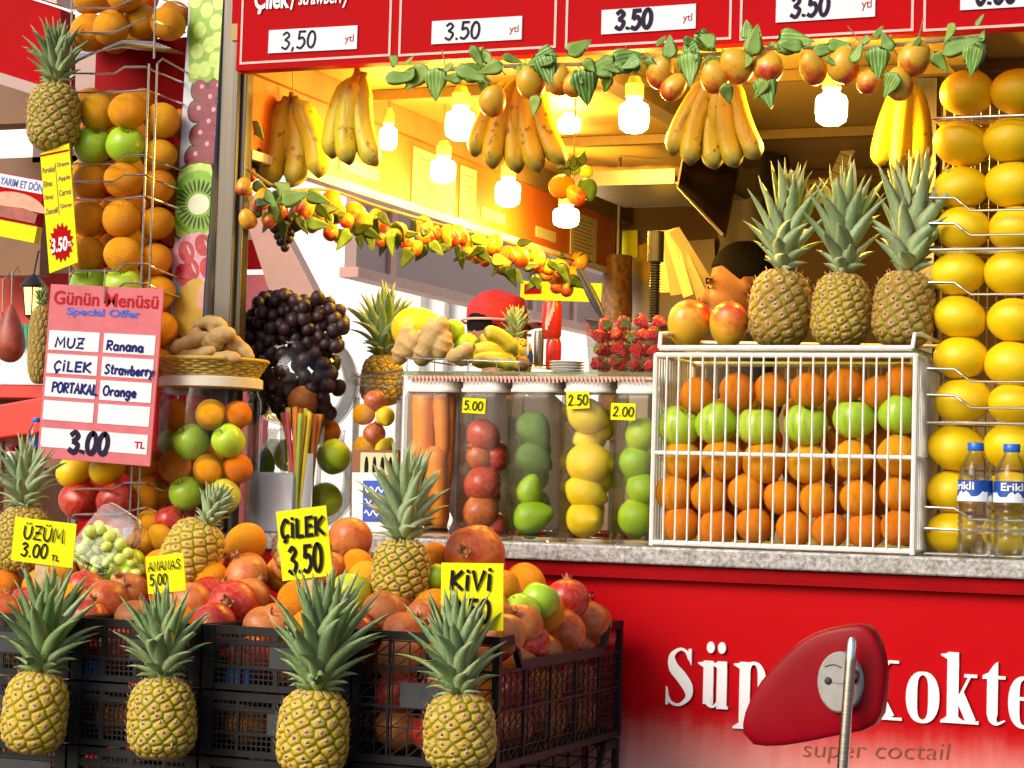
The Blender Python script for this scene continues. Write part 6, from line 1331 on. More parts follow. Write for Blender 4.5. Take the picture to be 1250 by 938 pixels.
def bulb(px, py, wp, hp, Y, label, watts=5.0):
    p = PY(px, py, Y); k = mpp(p); r = wp * k / 2; H = hp * k; e = thing('light_bulb', label, 'light bulb', p)
    b = MB(); b.lathe([(.001, -H * .5), (r * .55, -H * .48), (r * .92, -H * .38), (r, -H * .2), (r, H * .12), (r * .9, H * .22), (r * .55, H * .30), (r * .5, H * .40)], 20, cap1=True); g = b.build('glowing_bulb', 'bulb_glow', e, angle=180)
    b = MB(); b.lathe([(r * .52, H * .40), (r * .62, H * .42), (r * .62, H * .75), (r * .5, H * .80), (r * .35, H * .95)], 18, cap0=True, cap1=True); b.build('socket', 'socket', e)
    b = MB(); zt = 2.164 - p.z; b.tube([(0, 0, H * .93), (0, 0, max(zt, H))], .003, 6); b.build('cord', 'rope', e)
    l = bpy.data.lights.new('bulb_light', 'POINT'); l.energy = watts; l.color = (1, .56, .06); l.shadow_soft_size = .03; lo = bpy.data.objects.new('bulb_light', l); COL.objects.link(lo); lo.parent = e; lo.location = (0, -r * 1.5, -H * .62)
    return e
for a in ((562, 149, 37, 46, .28, 'bright lamp below the second price strip, front row, left'), (774, 139, 37, 48, .28, 'bright lamp under the third price strip, front row, middle'), (1015, 129, 39, 50, .28, 'bright lamp right of the sunlit bananas, front row'), (541, 206, 31, 36, .75, 'lamp in front of the yellow paper list on the side wall'), (620, 233, 31, 40, 1.1, 'lamp below the large shaded banana bunch'), (691, 263, 32, 30, 1.5, 'lowest lamp at the left end of the steel grill shelf'), (474, 166, 22, 36, .55, 'lamp half hidden behind the second banana bunch'), (695, 150, 27, 26, .9, 'lamp behind the garland left of the middle front lamp')):
    bulb(*a, watts=12 if a[4] < .5 else (9 if a[0] > 685 else 3.0))
# ================================================================== back of the kiosk: steel canopy, posters, pole, cloth, people
Yh = 1.25; p = PY(705, 225, Yh); sc_ = thing('steel_shelf', 'steel shelf with lit yellow edge and smoked glass side above the counter', 'shelf', (0, 0, 0))
x0_, x1_ = PY(700, 225, Yh).x, PY(823, 225, Yh).x; zt_, zb_ = PY(760, 208, Yh).z, PY(760, 226, Yh).z
b = MB(); b.bb(x0_, x1_, Yh, Yh + .004, zb_, zt_); b.bb(x0_, x1_ + .10, Yh + .0045, Yh + .40, zb_, zb_ + .004); b.build('shelf_plate', 'brushed_steel', sc_, smooth=False)
xg1 = PY(838, 225, Yh).x
b = MB(); P_1, P_2, P_3, P_4 = PY(828, 228, Yh), PY(836, 205 - 22, Yh), PY(900, 190, Yh + .5), PY(884, 268, Yh + .5)
b.add([P_1, PY(884, 288, Yh - .25), PY(905, 180, Yh - .25), P_2], [(0, 1, 2, 3)]); v0 = len(b.v); b.add([Vector(v) + Vector((.004, .004, 0)) for v in b.v[:4]], [(3, 2, 1, 0)]); b.build('smoked_pane', 'smoked_glass', sc_, smooth=False)
b = MB(); b.tube([P_1, P_2, P_2 + Vector((.06, 0, .002))], .005, 6); b.tube([P_1, PY(884, 288, Yh - .25)], .005, 6); b.build('edge_trim', 'brushed_steel', sc_)
for xx in (x0_ + .02, x1_ - .02): b = MB(); b.tube([(xx, Yh + .3, zt_), (xx, Yh + .3, 2.16)], .006, 6); b.build('hanger_rod', 'brushed_steel', sc_)
for i, (x, y, L) in enumerate(((728, 203, .17), (762, 196, .16), (792, 204, .15), (815, 203, .14))):
    p = PY(x, y, Yh + .12); b = MB(); b.sphere((0, 0, 0), (L * .5, .05, .032), 18, 12, noisy(.05, i)); ob = b.build('bread_loaf', 'bread', loc=(p.x, p.y, zb_ + .036)); tag(ob, ('wrapped loaf leftmost on the steel shelf', 'larger loaf second from left on the steel shelf', 'loaf third from left on the steel shelf', 'small loaf at the right end of the steel shelf')[i], 'bread', 'loaves on the steel shelf')
p = PY(801, 283, .9); pb = PY(797, 400, .9); k = mpp(p); jk = thing('press_lever', 'black threaded pole with thick collar under the steel shelf', 'press', (0, 0, 0)); b = MB(); b.tube([p + Vector((0, 0, 0)), (p.x, p.y, p.z - 37 * k)], 10 * k, 14); b.build('collar', 'plastic_black', jk)
b = MB(); zc = p.z - 37 * k; b.tube([(p.x, p.y, zc), (p.x, p.y, CZ - .03)], 5.2 * k, 12)
for i in range(26): z = zc - .004 - i * .0062; b.lathe([(5.2 * k, -.0022), (7.4 * k, 0), (5.2 * k, .0022)], 12, (p.x, p.y, z))
b.build('threaded_pole', 'plastic_black', jk); b = MB(); b.bb(p.x - .06, p.x + .06, p.y - .06, p.y + .06, 1.05, CZ - .03); b.build('base', 'brushed_steel', jk, smooth=False)
b = MB(); b.bb(p.x - .5, p.x + .8, .62, 1.0, .05, 1.05); tag(b.build('work_counter', 'brushed_steel', smooth=False), 'steel work counter inside the kiosk under the threaded pole', 'counter')
def poster(tl, tr, bl, Y, label, mat): m, w, h = frame(tl, tr, bl, Y); e = thing('poster', label, 'poster', mat=m); b = MB(); b.bb(0, w, 0, h, -.004, 0); b.build('sheet', mat, e, smooth=False); return e, w, h
e, w, h = poster((766, 300), (872, 292), (766, 400), 2.46, 'grey poster with yellow round picture behind the threaded pole', 'pale_tile')
b = MB(); b.prism([(w * (.26 + .22 * math.cos(a)), h * (.78 + .24 * math.sin(a))) for a in [i * .314 for i in range(20)]], .0005, .002); b.build('yellow_picture', 'print_mango', e, smooth=False)
e, w, h = poster((745, 283), (778, 281), (745, 316), 2.44, 'small yellow notice on the back wall left of the threaded pole', 'card_yellow')
e, w, h = poster((636, 343), (735, 346), (636, 366), 3.2, 'bright yellow shop sign seen beneath the end of the garland', 'card_yellow')
b = MB(); b.prism([(w * (.05 + .35 * x), h * (.3 + .6 * y)) for x, y in ((0, 0), (.6, .1), (.6, .8), (0, .9))], .0005, .002); b.build('red_print', 'sign_red', e, smooth=False)
p = PY(752, 378, 2.3); k = mpp(p); dn = thing('doner_spit', 'brown roasting meat column behind the strawberries', 'doner', (p.x, p.y, p.z - .4)); b = MB(); nf = noisy(.03, 3)
b.lathe([(18 * k, 0), (20 * k, .25), (19 * k, .42), (17 * k, .4 + 66 * k)], 28, cap0=True, cap1=True); b.v = [tuple(Vector(v) + Vector((v[0], v[1], 0)) * .06 * math.sin(v[2] * 90 + 3 * math.atan2(v[1], v[0]))) for v in b.v]; b.build('meat', 'doner_meat', dn); b = MB(); b.tube([(0, 0, -.9), (0, 0, .75)], .01, 8); b.build('spit_rod', 'brushed_steel', dn)
# paper bags fan
p0 = PY(806, 290, 1.6); fb = thing('bag_bundle', 'fan of folded cream paper bags hanging right of the threaded pole', 'paper bags', p0); k = mpp(p0)
for i, (dx, ln, an) in enumerate(((0, 62, -6), (9, 68, 2), (18, 72, 10), (28, 78, 19), (36, 82, 26), (44, 84, 33))):
    b = MB(); b.bb(-7 * k, 7 * k, -.002, .002, -ln * k, 8 * k); ob = b.build('paper_bag', 'menu_paper', fb, smooth=False); ob.location = (dx * k * .6, -.006 * i, 0); ob.rotation_euler = (0, -R(an), R(14 * (i % 3) - 10))
p = PY(922, 256, 1.62); k = mpp(p); b = MB(); rings = []
for i in range(13):
    t = i / 12; z = (1 - 2 * t) * 66 * k; wv = (34 + 8 * t + 3 * math.sin(i * 1.7)) * k; rings.append([(wv * math.cos(a) * (1 + .12 * math.sin(5 * a + i * .3)), .07 * math.sin(a) * (1 + .2 * math.sin(4 * a)), z) for a in [j * 2 * math.pi / 28 for j in range(28)]])
b.loft(rings); ob = tag(b.build('hanging_coat', 'dark_cloth', loc=p), 'dark brown coat hanging behind the vendor and the shelf pineapples', 'coat'); b = MB(); b.tube([(0, 0, 60 * k), (0, 0, 60 * k + .08), (0, .5, 60 * k + .1)], .004, 6); b.build('hook', 'dull_wire', ob)
# side decorations behind the right lamp
m, w, h = frame((984, 178), (1024, 176), (978, 250), 1.9); e = thing('calendar', 'grey paper chart hanging under the right front lamp', 'calendar', mat=m); b = MB(); b.bb(0, w, 0, h, -.004, 0); b.build('sheet', 'menu_paper', e, smooth=False); b = MB()
for i in range(5):
    for j in range(4): b.bb(w * (.1 + .22 * j), w * (.26 + .22 * j), h * (.1 + .16 * i), h * (.18 + .16 * i), .0005, .001)
b.build('chart_lines', 'menu_line', e, smooth=False)
m, w, h = frame((1043, 146), (1058, 152), (1034, 235), 1.6); e = thing('wall_post', 'narrow whitewashed brick strip right of the right front lamp', 'post', mat=m); b = MB(); b.bb(0, w, 0, h, -.03, 0); b.build('strip', 'menu_paper', e, smooth=False); b = MB()
for i in range(7): b.bb(0, w * 1.0, h * (.05 + .14 * i), h * (.06 + .14 * i), .0004, .001)
b.build('joints', 'ink', e, smooth=False)

def person(loc, H, yaw, label, head_pitch=0, shirt='navy_cloth', hair=True, cap=None, stoop=0):
    """standing adult, height H, facing local -Y"""
    e = thing('person', label, 'person', loc); e.rotation_euler = (0, 0, yaw); s = H / 1.75; b = MB()
    V = lambda *a: Vector(a) * s
    hipz, shz = .92, 1.42
    for sx in (-1, 1):
        b.tube([V(.09 * sx, 0, .95), V(.10 * sx, -.01, .50), V(.10 * sx, .02, .09)], [.095 * s, .065 * s, .045 * s], 14); b.tube([V(.10 * sx, .05, .04), V(.105 * sx, -.10, .035), V(.11 * sx, -.19, .03)], [.045 * s, .045 * s, .03 * s], 10)
        b.tube([V(.15 * sx, 0, 1.42), V(.22 * sx, .0, 1.38), V(.26 * sx, .02, 1.10), V(.24 * sx, -.12, .90)], [.07 * s, .062 * s, .046 * s, .034 * s], 12)
        hx = .235 * sx; b.sphere(V(hx, -.16, .86), (.022 * s, .035 * s, .045 * s), 10, 8)
        for q in range(4): b.tube([V(hx + .004 * sx, -.175 + .02 * q - .03, .84), V(hx, -.20 + .02 * q, .80), V(hx - .012 * sx, -.20 + .022 * q, .765)], [.010 * s, .009 * s, .007 * s], 8)
        b.tube([V(hx - .01 * sx, -.19, .87), V(hx - .035 * sx, -.21, .84), V(hx - .04 * sx, -.22, .81)], [.011 * s, .010 * s, .008 * s], 8)
    for z, rx, ry in ((.93, .165, .11), (1.05, .145, .10), (1.18, .155, .105), (1.30, .175, .11), (1.38, .165, .095)): b.sphere(V(0, 0, z), (rx * s, ry * s, .11 * s), 20, 12)
    b.tube([V(0, .01, 1.40), V(0, -.005, 1.55)], [.062 * s, .055 * s], 14)
    Rm = Matrix.Translation(V(0, 0, 1.55)) @ Matrix.Rotation(head_pitch, 4, 'X') @ Matrix.Translation(-V(0, 0, 1.55))
    hb = MB(); hb.sphere(V(0, .015, 1.655), (.078 * s, .098 * s, .102 * s), 24, 18); hb.sphere(V(0, -.035, 1.60), (.060 * s, .062 * s, .072 * s), 20, 14); hb.sphere(V(0, -.075, 1.555), (.03 * s, .026 * s, .022 * s), 12, 8)
    hb.tube([V(0, -.085, 1.655), V(0, -.108, 1.62), V(0, -.118, 1.607)], [.010 * s, .014 * s, .013 * s], 10); hb.sphere(V(0, -.09, 1.575), (.026 * s, .013 * s, .008 * s), 12, 8)
    for sx in (-1, 1): hb.sphere(V(.080 * sx, .02, 1.63), (.009 * s, .017 * s, .027 * s), 12, 8); hb.sphere(V(.034 * sx, -.083, 1.668), (.026 * s, .012 * s, .008 * s), 10, 6)
    hb.v = [tuple(Rm @ Vector(v)) for v in hb.v]; b.v_off = 0; b.add(hb.v, hb.f)
    body = b.build('body', 'skin', e); remesh(body, .008 * s, 4)
    for sx in (-1, 1):
        g = MB(); g.sphere(V(.034 * sx, -.083, 1.648), (.010 * s, .006 * s, .0045 * s), 10, 8); g.v = [tuple(Rm @ Vector(v)) for v in g.v]; g.build('eye', 'white_paint', e); g = MB(); g.sphere(V(.034 * sx, -.0895, 1.648), .0045 * s, 8, 6); g.v = [tuple(Rm @ Vector(v)) for v in g.v]; g.build('pupil', 'hair', e)
        g = MB(); g.tube([V(.015 * sx, -.092, 1.668), V(.035 * sx, -.091, 1.675), V(.055 * sx, -.077, 1.668)], [.004 * s, .005 * s, .003 * s], 6); g.v = [tuple(Rm @ Vector(v)) for v in g.v]; g.build('eyebrow', 'hair', e)
    g = MB()
    g.sphere(V(0, .022, 1.668), ((.074 * s, .092 * s, .090 * s) if cap else (.0835 * s, .104 * s, .106 * s)), 96, 64)
    def hairline(v):
        x, y, z = v[0] / s, v[1] / s, v[2] / s
        h = 1.712 if y < -.045 else (1.712 + (y + .045) / .06 * (1.640 - 1.712) if y < .015 else (1.66 if y < .05 else 1.585)); k_ = min(1, max(0, (h - z) / .010)); k_ = 1 - .14 * k_
        return (v[0] * k_, (v[1] - .022 * s) * k_ + .022 * s, v[2])
    g.v = [hairline(v) for v in g.v]
    g.v = [tuple(Rm @ (Vector(v))) for v in g.v]; g.build('hair', 'hair', e, angle=180)
    g = MB()
    for z, rx, ry in ((.96, .178, .125), (1.05, .160, .115), (1.18, .168, .12), (1.30, .188, .125), (1.37, .175, .108)): g.sphere(V(0, 0, z), (rx * s, ry * s, .115 * s), 20, 12)
    for sx in (-1, 1): g.tube([V(.13 * sx, 0, 1.425), V(.22 * sx, .0, 1.38), V(.262 * sx, .02, 1.10), V(.25 * sx, -.08, .96)], [.078 * s, .074 * s, .060 * s, .05 * s], 14)
    g.tube([V(0, .01, 1.42), V(0, .0, 1.485)], [.085 * s, .068 * s], 16); sh_ = g.build('shirt', shirt, e); remesh(sh_, .011 * s, 6)
    g = MB()
    for sx in (-1, 1): g.tube([V(.09 * sx, 0, .97), V(.10 * sx, -.01, .50), V(.10 * sx, .02, .10)], [.112 * s, .085 * s, .066 * s], 14); g.sphere(V(.11 * sx, -.07, .045), (.055 * s, .14 * s, .046 * s), 14, 8)
    g.sphere(V(0, 0, .95), (.172 * s, .122 * s, .11 * s), 18, 10); tr = g.build('trousers', 'dark_cloth', e); remesh(tr, .012 * s, 5)
    if cap:
        g = MB(); prof = [(.078, 1.655), (.082, 1.675), (.081, 1.71), (.072, 1.742), (.05, 1.764), (.001, 1.772)]
        g.lathe([(a * s * 1.05, z * s) for a, z in prof], 28, (0, .015 * s, 0)); g.v = [tuple(Rm @ (Vector((v[0] * .98, (v[1] - .015 * s) * 1.1 + .015 * s, v[2])) * (1 + .012 * math.sin(v[0] * 50 + v[2] * 30) * math.sin(v[2] * 40 - v[0] * 20)))) for v in g.v]
        cp = g.build('cap', cap, e, angle=180); g = MB(); g.tube([(.097 * s * math.cos(a) * 1.02, .015 * s + .107 * s * math.sin(a), 1.675 * s + .006 * math.sin(a)) for a in [k * .2618 for k in range(25)]], .004, 6, cap=False); g.v = [tuple(Rm @ Vector(v)) for v in g.v]; g.build('drawstring', 'salmon_trim', cp)
        g = MB(); g.prism([(.085 * s * math.cos(R(a)), -.06 * s - .085 * s * math.sin(R(a))) for a in range(0, 181, 15)][::-1], 1.672 * s, 1.682 * s); g.build('peak', cap, cp)
    return e
p = PY(909, 343, 1.45); FZ = p.z - 1.655 * 1.50 / 1.75; person((p.x, p.y, FZ), 1.50, R(-74), 'vendor with short dark hair looking down, behind the mangoes', R(11))
b = MB(); b.bb(XL + .01, .69, 1.02, 2.49, .051, FZ - .001); b.build('floor_platform', 'pale_tile', kiosk, smooth=False)
p = PY(612, 379, 1.9); person((p.x, p.y, .031), (p.z - .03) / 1.715 * 1.75, R(160), 'person seen from behind wearing a red cap beyond the lying bananas', 0, 'dark_cloth', True, 'red_cloth')

# ================================================================== black plastic crates and the display table
YA_ = -.64
zc_top = PY(430, 771, YA_).z; XR_ = PY(610, 790, YA_).x
def lattice(b, o, u, v, w, h, nu, nv, t, diag=True):
    """crossed bars on a rectangle with corner o, unit axes u, v"""
    o, u, v = Vector(o), Vector(u), Vector(v); nrm = u.cross(v).normalized() * t * .5
    def bar(p, q, wd):
        d = (q - p).normalized(); s_ = d.cross(nrm.normalized()) * wd / 2; vs = [p - s_ - nrm, p + s_ - nrm, q + s_ - nrm, q - s_ - nrm, p - s_ + nrm, p + s_ + nrm, q + s_ + nrm, q - s_ + nrm]
        b.add(vs, [(3, 2, 1, 0), (4, 5, 6, 7), (0, 1, 5, 4), (1, 2, 6, 5), (2, 3, 7, 6), (3, 0, 4, 7)])
    for i in range(nu + 1): bar(o + u * (w * i / nu), o + u * (w * i / nu) + v * h, .0022)
    nrm = nrm * .8
    for j in range(nv + 1): bar(o + v * (h * j / nv), o + v * (h * j / nv) + u * w, .0022)
    if diag:
        nrm = nrm * .8; n = int(w / h * nv) + nv
        for i in range(-nv, nu + 1):
            for sg in (1, -1):
                x0 = w * i / nu; x1 = x0 + h * (w / nu) / (h / nv); y0, y1 = 0, h
                if x0 < 0: y0 = (0 - x0) / (x1 - x0) * h; x0 = 0
                if x1 > w: y1 = h * (w - w * i / nu) / (x1 - w * i / nu); x1 = w
                if y1 - y0 < .004 or x1 - x0 < .003: continue
                if sg > 0: bar(o + u * x0 + v * y0, o + u * x1 + v * y1, .0018)
def deep_crate(x0, x1, y0, y1, z0, H, label, group):
    e = thing('plastic_crate', label, 'crate', (x0, y0, z0), group); w, d = x1 - x0, y1 - y0; b = MB(); t = .012
    for x in (0, w - t):
        for y in (0, d - t): b.bb(x, x + t + .004 * 0, y, y + t, 0, H)
    b.bb(t, w - t, .001, t - .001, H - .014, H - .0); b.bb(t, w - t, d - t + .001, d - .001, H - .014, H)
    for x in (0, w - t): b.bb(x + .001, x + t - .001, t, d * .12, H - .016, H); b.bb(x + .001, x + t - .001, d * .88, d - t, H - .016, H); b.bb(x + .001, x + t - .001, d * .17, d * .83, H - .058, H - .044)
    for x in (0, w - t):  # dipped handle
        for ya, yb, sg in ((d * .12, d * .17, 1), (d * .88, d * .83, -1)):
            y0_, y1_ = ya, yb; b.add([(x + q, yy, zz_) for q in (.0005, t - .0005) for yy, zz_ in ((y0_, H - .0165), (y0_, H), (y1_, H - .044), (y1_, H - .058))], [(0, 1, 2, 3), (7, 6, 5, 4), (1, 5, 6, 2), (0, 3, 7, 4), (0, 4, 5, 1), (3, 2, 6, 7)])
    b.bb(t, w - t, .0005, t - .0005, 0, .012); b.bb(t, w - t, d - t, d - .001, 0, .012); b.bb(.0005, t - .0005, t, d - t, 0, .012); b.bb(w - t, w - .0005, t, d - t, 0, .012); b.bb(t, w - t, t, d - t, .004, .010)
    for z in (H * .42, H * .72): b.bb(t, w - t, .002, .007, z, z + .005); b.bb(w - .007, w - .002, t, d - t, z, z + .005)
    for k in range(1, 4): b.bb(w * k / 4 - .002, w * k / 4 + .002, .0015, .0065, .012, H - .014)
    for k in range(1, 5): b.bb(w - .0065, w - .0015, d * k / 5 - .002, d * k / 5 + .002, .012, H - .058)
    b.build('crate_frame', 'crate_black', e, smooth=False)
    for o, u, wd, nm in (((t, .005, .012), (1, 0, 0), w - 2 * t, 'front_lattice'), ((w - .005, t, .012), (0, 1, 0), d - 2 * t, 'side_lattice'), ((t, d - .005, .012), (1, 0, 0), w - 2 * t, 'back_lattice'), ((.005, t, .012), (0, 1, 0), d - 2 * t, 'side_lattice')):
        b = MB(); lattice(b, o, u, (0, 0, 1), wd, H - .028 if nm != 'side_lattice' else H - .070, int(wd / .027), int(H / .026), .0025); b.build(nm, 'crate_black', e, smooth=False)
    b = MB(); b.bb(w * .34, w * .70, -.002, .0014, H * .43, H * .62); b.build('label_plate', 'crate_plate', e, smooth=False); return e
def slat_crate(x0, x1, y0, y1, z0, H, label, group):
    e = thing('plastic_crate', label, 'crate', (x0, y0, z0), group); w, d = x1 - x0, y1 - y0; b = MB(); t = .022
    for x in (0, w - t):
        for y in (0, d - t): b.bb(x, x + t, y, y + t, 0, H - .002)
    for y0_, y1_ in ((.002, .009), (d - .009, d - .002)):
        for z, hh in ((0, .010), (H * .33, .006), (H * .70, .006), (H - .016, .014)): b.bb(t, w - t, y0_, y1_, z, z + hh)
        for k in range(1, 4): b.bb(w * k / 4 - .003, w * k / 4 + .003, y0_ + .0005, y1_ - .0005, .010, H - .016)
        b.bb(t, w * .30, y0_ + .001, y1_ - .002, H * .76, H * .80) 
    for x in (.002, w - .009):
        for z, hh in ((0, .010), (H * .4, .006), (H - .016, .014)): b.bb(x, x + .007, t, d - t, z, z + hh)
    b.bb(t, w - t, .010, d - .010, .003, .008); b.build('crate_frame', 'crate_black', e, smooth=False)
    b = MB(); lattice(b, (t, .0055, .010), (1, 0, 0), (0, 0, 1), w - 2 * t, H - .026, int(w / .011), int(H / .012), .003, False); b.build('front_grid', 'crate_black', e, smooth=False)
    b = MB(); b.bb(w * .46, w * .90, .0, .0018, H * .36, H * .69); b.build('label_plate', 'crate_plate', e, smooth=False); return e
zt3 = zc_top + .004; H3 = zt3 - PY(520, 936, YA_).z; YB_ = -.02; xL3 = PY(430, 780, YA_).x
gcr = 'black plastic crates under the heaped fruit'
deep_crate(xL3 + .002, XR_, YA_, YB_, zt3 - H3, H3, 'deep black lattice crate of pomegranates, rightmost under the heap', gcr)
xb2, xb1, xb0 = PY(246, 780, YA_).x, PY(86, 780, YA_).x, PY(-80, 780, YA_).x; Hs = .112
for nm, xa, xb in (('second from the right', xb2, xL3), ('third from the right', xb1, xb2), ('at the left edge of the photo', xb0, xb1)):
    for lv, lt in enumerate(('top', 'middle', 'lower')):
        slat_crate(xa + .003, xb - .002, YA_, YB_, zc_top + .002 - Hs * (lv + 1) + (.0 if lv == 0 else 0), Hs - .002, f'shallow black crate, {lt} of the stack {nm}', gcr)
deep_crate(xL3 + .002, XR_ - .002, YA_ + .01, YB_, zt3 - 2 * H3 - .004, H3, 'deep black lattice crate under the rightmost crate of pomegranates', gcr)
zt_tab = min(zt3 - 2 * H3 - .006, zc_top - 3 * Hs - .002)
tb = thing('display_table', 'low wooden table carrying the stacked crates', 'table', (0, 0, 0)); b = MB(); b.bb(xb0, XR_ + .02, YA_ - .03, YB_ + .05, zt_tab - .04, zt_tab - .002); b.build('table_top', 'table_wood', tb, smooth=False)
for x in (xb0 + .03, XR_ - .03):
    for y in (YA_ + .02, YB_ - .02): b = MB(); b.bb(x - .025, x + .025, y - .025, y + .025, 0, zt_tab - .041); b.build('leg', 'table_wood', tb, smooth=False)
for x in (xb2, xL3):  # packers that lift the shallow stacks level
    pass
if zc_top - 3 * Hs - .002 > zt_tab + .01:
    b = MB(); b.bb(xb0, xL3 - .01, YA_ + .02, YB_ - .02, zt_tab - .001, zc_top - 3 * Hs - .001); tag(b.build('support_board', 'table_wood', smooth=False), 'wooden packing board under the shallow crates', 'board')

# ------------------------------------------------------------------ the heap
def Yh_(py): return -.54 + (772 - py) / 132 * .42
def heap(kind, x, y, r, label, rot=None, dy=0, group=None, cat=None):
    p = PY(x, y, Yh_(y) + dy); rr_ = r * mpp(p)
    if p.x > XR_ - rr_ * .75 and p.z - rr_ * .5 < zt3:   # inside the crate wall
        p = PX(x, y, XR_ - rr_ * .75 - .014); return fruit(kind, p, r * mpp(p), label, rot=rot, cat=cat, group=group)
    return at(kind, x, y, Yh_(y) + dy, r, label, rot=rot, group=group, cat=cat)
V3 = face
for a in (('orange', 182, 640, 18, 'orange behind the punnet of green grapes, topmost there', None), ('yellow_orange', 174, 662, 17, 'orange just right of the punnet of green grapes', None), ('yellow_orange', 196, 657, 17, 'orange touching the pineapple lying on the heap', None), ('red_pomegranate', 208, 637, 20, 'pomegranate peeking out behind the pineapple lying on the heap', V3(.2, .3, 1)),
          ('orange', 300, 664, 26, 'large orange at the back right of the lying pineapple', None), ('yellow_orange', 256, 706, 23, 'bright orange in front of the lying pineapple', None), ('yellow_orange', 97, 726, 22, 'orange left of the brown pomegranate in front of the grapes', None), ('orange', 74, 700, 20, 'orange behind the leftmost front pineapple crown', None),
          ('yellow_orange', 84, 668, 16, 'orange under the ÜZÜM card', None), ('deep_orange', 6, 715, 20, 'orange at the left edge of the heap', None), ('orange', 22, 665, 18, 'orange at the left edge behind the card', None),
          ('pomegranate', 132, 736, 30, 'wide brown pomegranate in front of the green grapes', V3(.6, .3, .8)), ('pomegranate', 234, 738, 27, 'dull pomegranate behind the second front pineapple crown', V3(.2, 1, .3)), ('red_pomegranate', 284, 741, 33, 'shiny red pomegranate with its crown facing forward', V3(.35, -1, .25)), ('pomegranate', 301, 704, 28, 'brownish pink pomegranate with its crown up beside the bright orange', V3(-.3, -.5, .9)),
          ('pomegranate', 338, 760, 24, 'pomegranate low behind the third front pineapple crown', V3(0, 1, 0)), ('pomegranate', 428, 658, 27, 'brown pomegranate at the back, right of the ÇİLEK card', V3(-.5, -.7, -.5)), ('pomegranate', 404, 695, 24, 'dusky pomegranate right beside the ÇİLEK card', V3(.2, .6, .6)), ('yellow_apple', 428, 727, 27, 'green apple with its dark hollow facing forward', V3(-.05, -1, -.35)),
          ('yellow_orange', 446, 706, 22, 'orange left of the standing middle pineapple', None), ('orange', 437, 690, 20, 'orange at the back left of the middle pineapple', None), ('pomegranate', 469, 750, 30, 'smooth brown pomegranate at the front, right of the hollow apple', V3(.1, .8, -.6)), ('pomegranate', 406, 758, 25, 'pomegranate at the right of the third front pineapple crown', V3(.4, .5, .6)), ('red_pomegranate', 437, 768, 18, 'small red pomegranate low at the front crate rim', V3(0, .5, -1)),
          ('pomegranate', 516, 753, 23, 'pale pomegranate behind the left of the KİVİ card', V3(-.7, .5, .5)), ('deep_orange', 530, 678, 17, 'orange right behind the middle pineapple', None), ('pomegranate', 579, 677, 37, 'largest pomegranate, its crown facing forward above the KİVİ card', V3(.08, -1, .12)), ('lime', 534, 705, 17, 'green fruit between the middle pineapple and the KİVİ card', None), ('orange', 614, 716, 21, 'orange right of the KİVİ card', None), ('pomegranate', 607, 752, 22, 'pomegranate at the right edge of the KİVİ card', V3(.8, .2, .3)),
          ('orange', 600, 740, 20, 'orange half hidden by the KİVİ card', None), ('apple', 636, 748, 23, 'green apple at the right of the heap with its end facing forward', V3(.75, -.8, .1)), ('apple', 659, 734, 24, 'green apple behind the other, highest at the right of the heap', V3(.3, .3, 1)), ('pomegranate', 616, 775, 26, 'brown pomegranate behind the fourth front pineapple crown', V3(-.2, -.6, .8)), ('red_pomegranate', 643, 786, 29, 'red pomegranate in the middle of the right crate', V3(.3, .3, -.8)),
          ('pomegranate', 686, 774, 32, 'large golden brown pomegranate with a small spot, at the right crate', V3(-.5, -.95, .1)), ('pomegranate', 719, 762, 28, 'rightmost pomegranate with its crown pointing up', V3(-.05, -.1, 1)), ('red_pomegranate', 736, 776, 18, 'red pomegranate in the right back corner of the crate', V3(.4, .2, .3)), ('apple', 160, 688, 18, 'pale green apple behind the ANANAS card', None), ('pomegranate', 352, 690, 22, 'pomegranate behind the plastic wrapped fruit', V3(0, 1, 0)), ('red_pomegranate', 30, 740, 24, 'red pomegranate behind the leftmost front pineapple', V3(0, 1, 0))):
    heap(a[0], a[1], a[2], a[3], a[4], a[5], dy=(-.06 if a[2] > 765 and a[1] < 600 else 0) + (.06 if a[1] > 625 else 0))
# fruit filling the crates below the visible layer
k_ = 0
for lay in range(3):
    for iy in range(4):
        for ix in range(3):
            x = xL3 + .060 + ix * (XR_ - xL3 - .12) / 2; y = YA_ + .065 + iy * .155; z = zt3 - H3 + .048 + lay * .060
            if lay == 2 and (ix, iy) in ((1, 0),): continue
            k_ += 1; fruit(('pomegranate', 'red_pomegranate', 'pomegranate', 'deep_orange')[(ix + iy * 2 + lay) % 4], (x + rnd.uniform(-.008, .008), y, z), rnd.uniform(.036, .042), 'fruit inside the rightmost lattice crate, seen through its holes', cat='fruit', group='fruit inside the rightmost lattice crate', calyx=False)
for xa, xb in ((xb2, xL3), (xb1, xb2), (xb0, xb1)):
    for lv in range(2):
        for ix in range(3):
            x = xa + .06 + ix * (xb - xa - .12) / 2; [fruit(('red_pomegranate', 'deep_orange', 'pomegranate')[(ix + lv + jy) % 3], (x, YA_ + .065 + .09 * jy, zc_top - Hs * (lv + 1) + .050), .040, 'fruit inside a shallow crate, glimpsed through its grid', cat='fruit', group='fruit inside the shallow crates', calyx=False) for jy in range(3)]
    for iy in range(3):
        for ix in range(3): fruit(('pomegranate', 'orange', 'red_pomegranate')[(ix + iy) % 3], (xa + .05 + ix * (xb - xa - .1) / 2, YA_ + .13 + iy * .13, zc_top - .012 + .042 * iy), .040, 'fruit buried inside the heap under the visible layer', cat='fruit', group='fruit buried inside the heap')
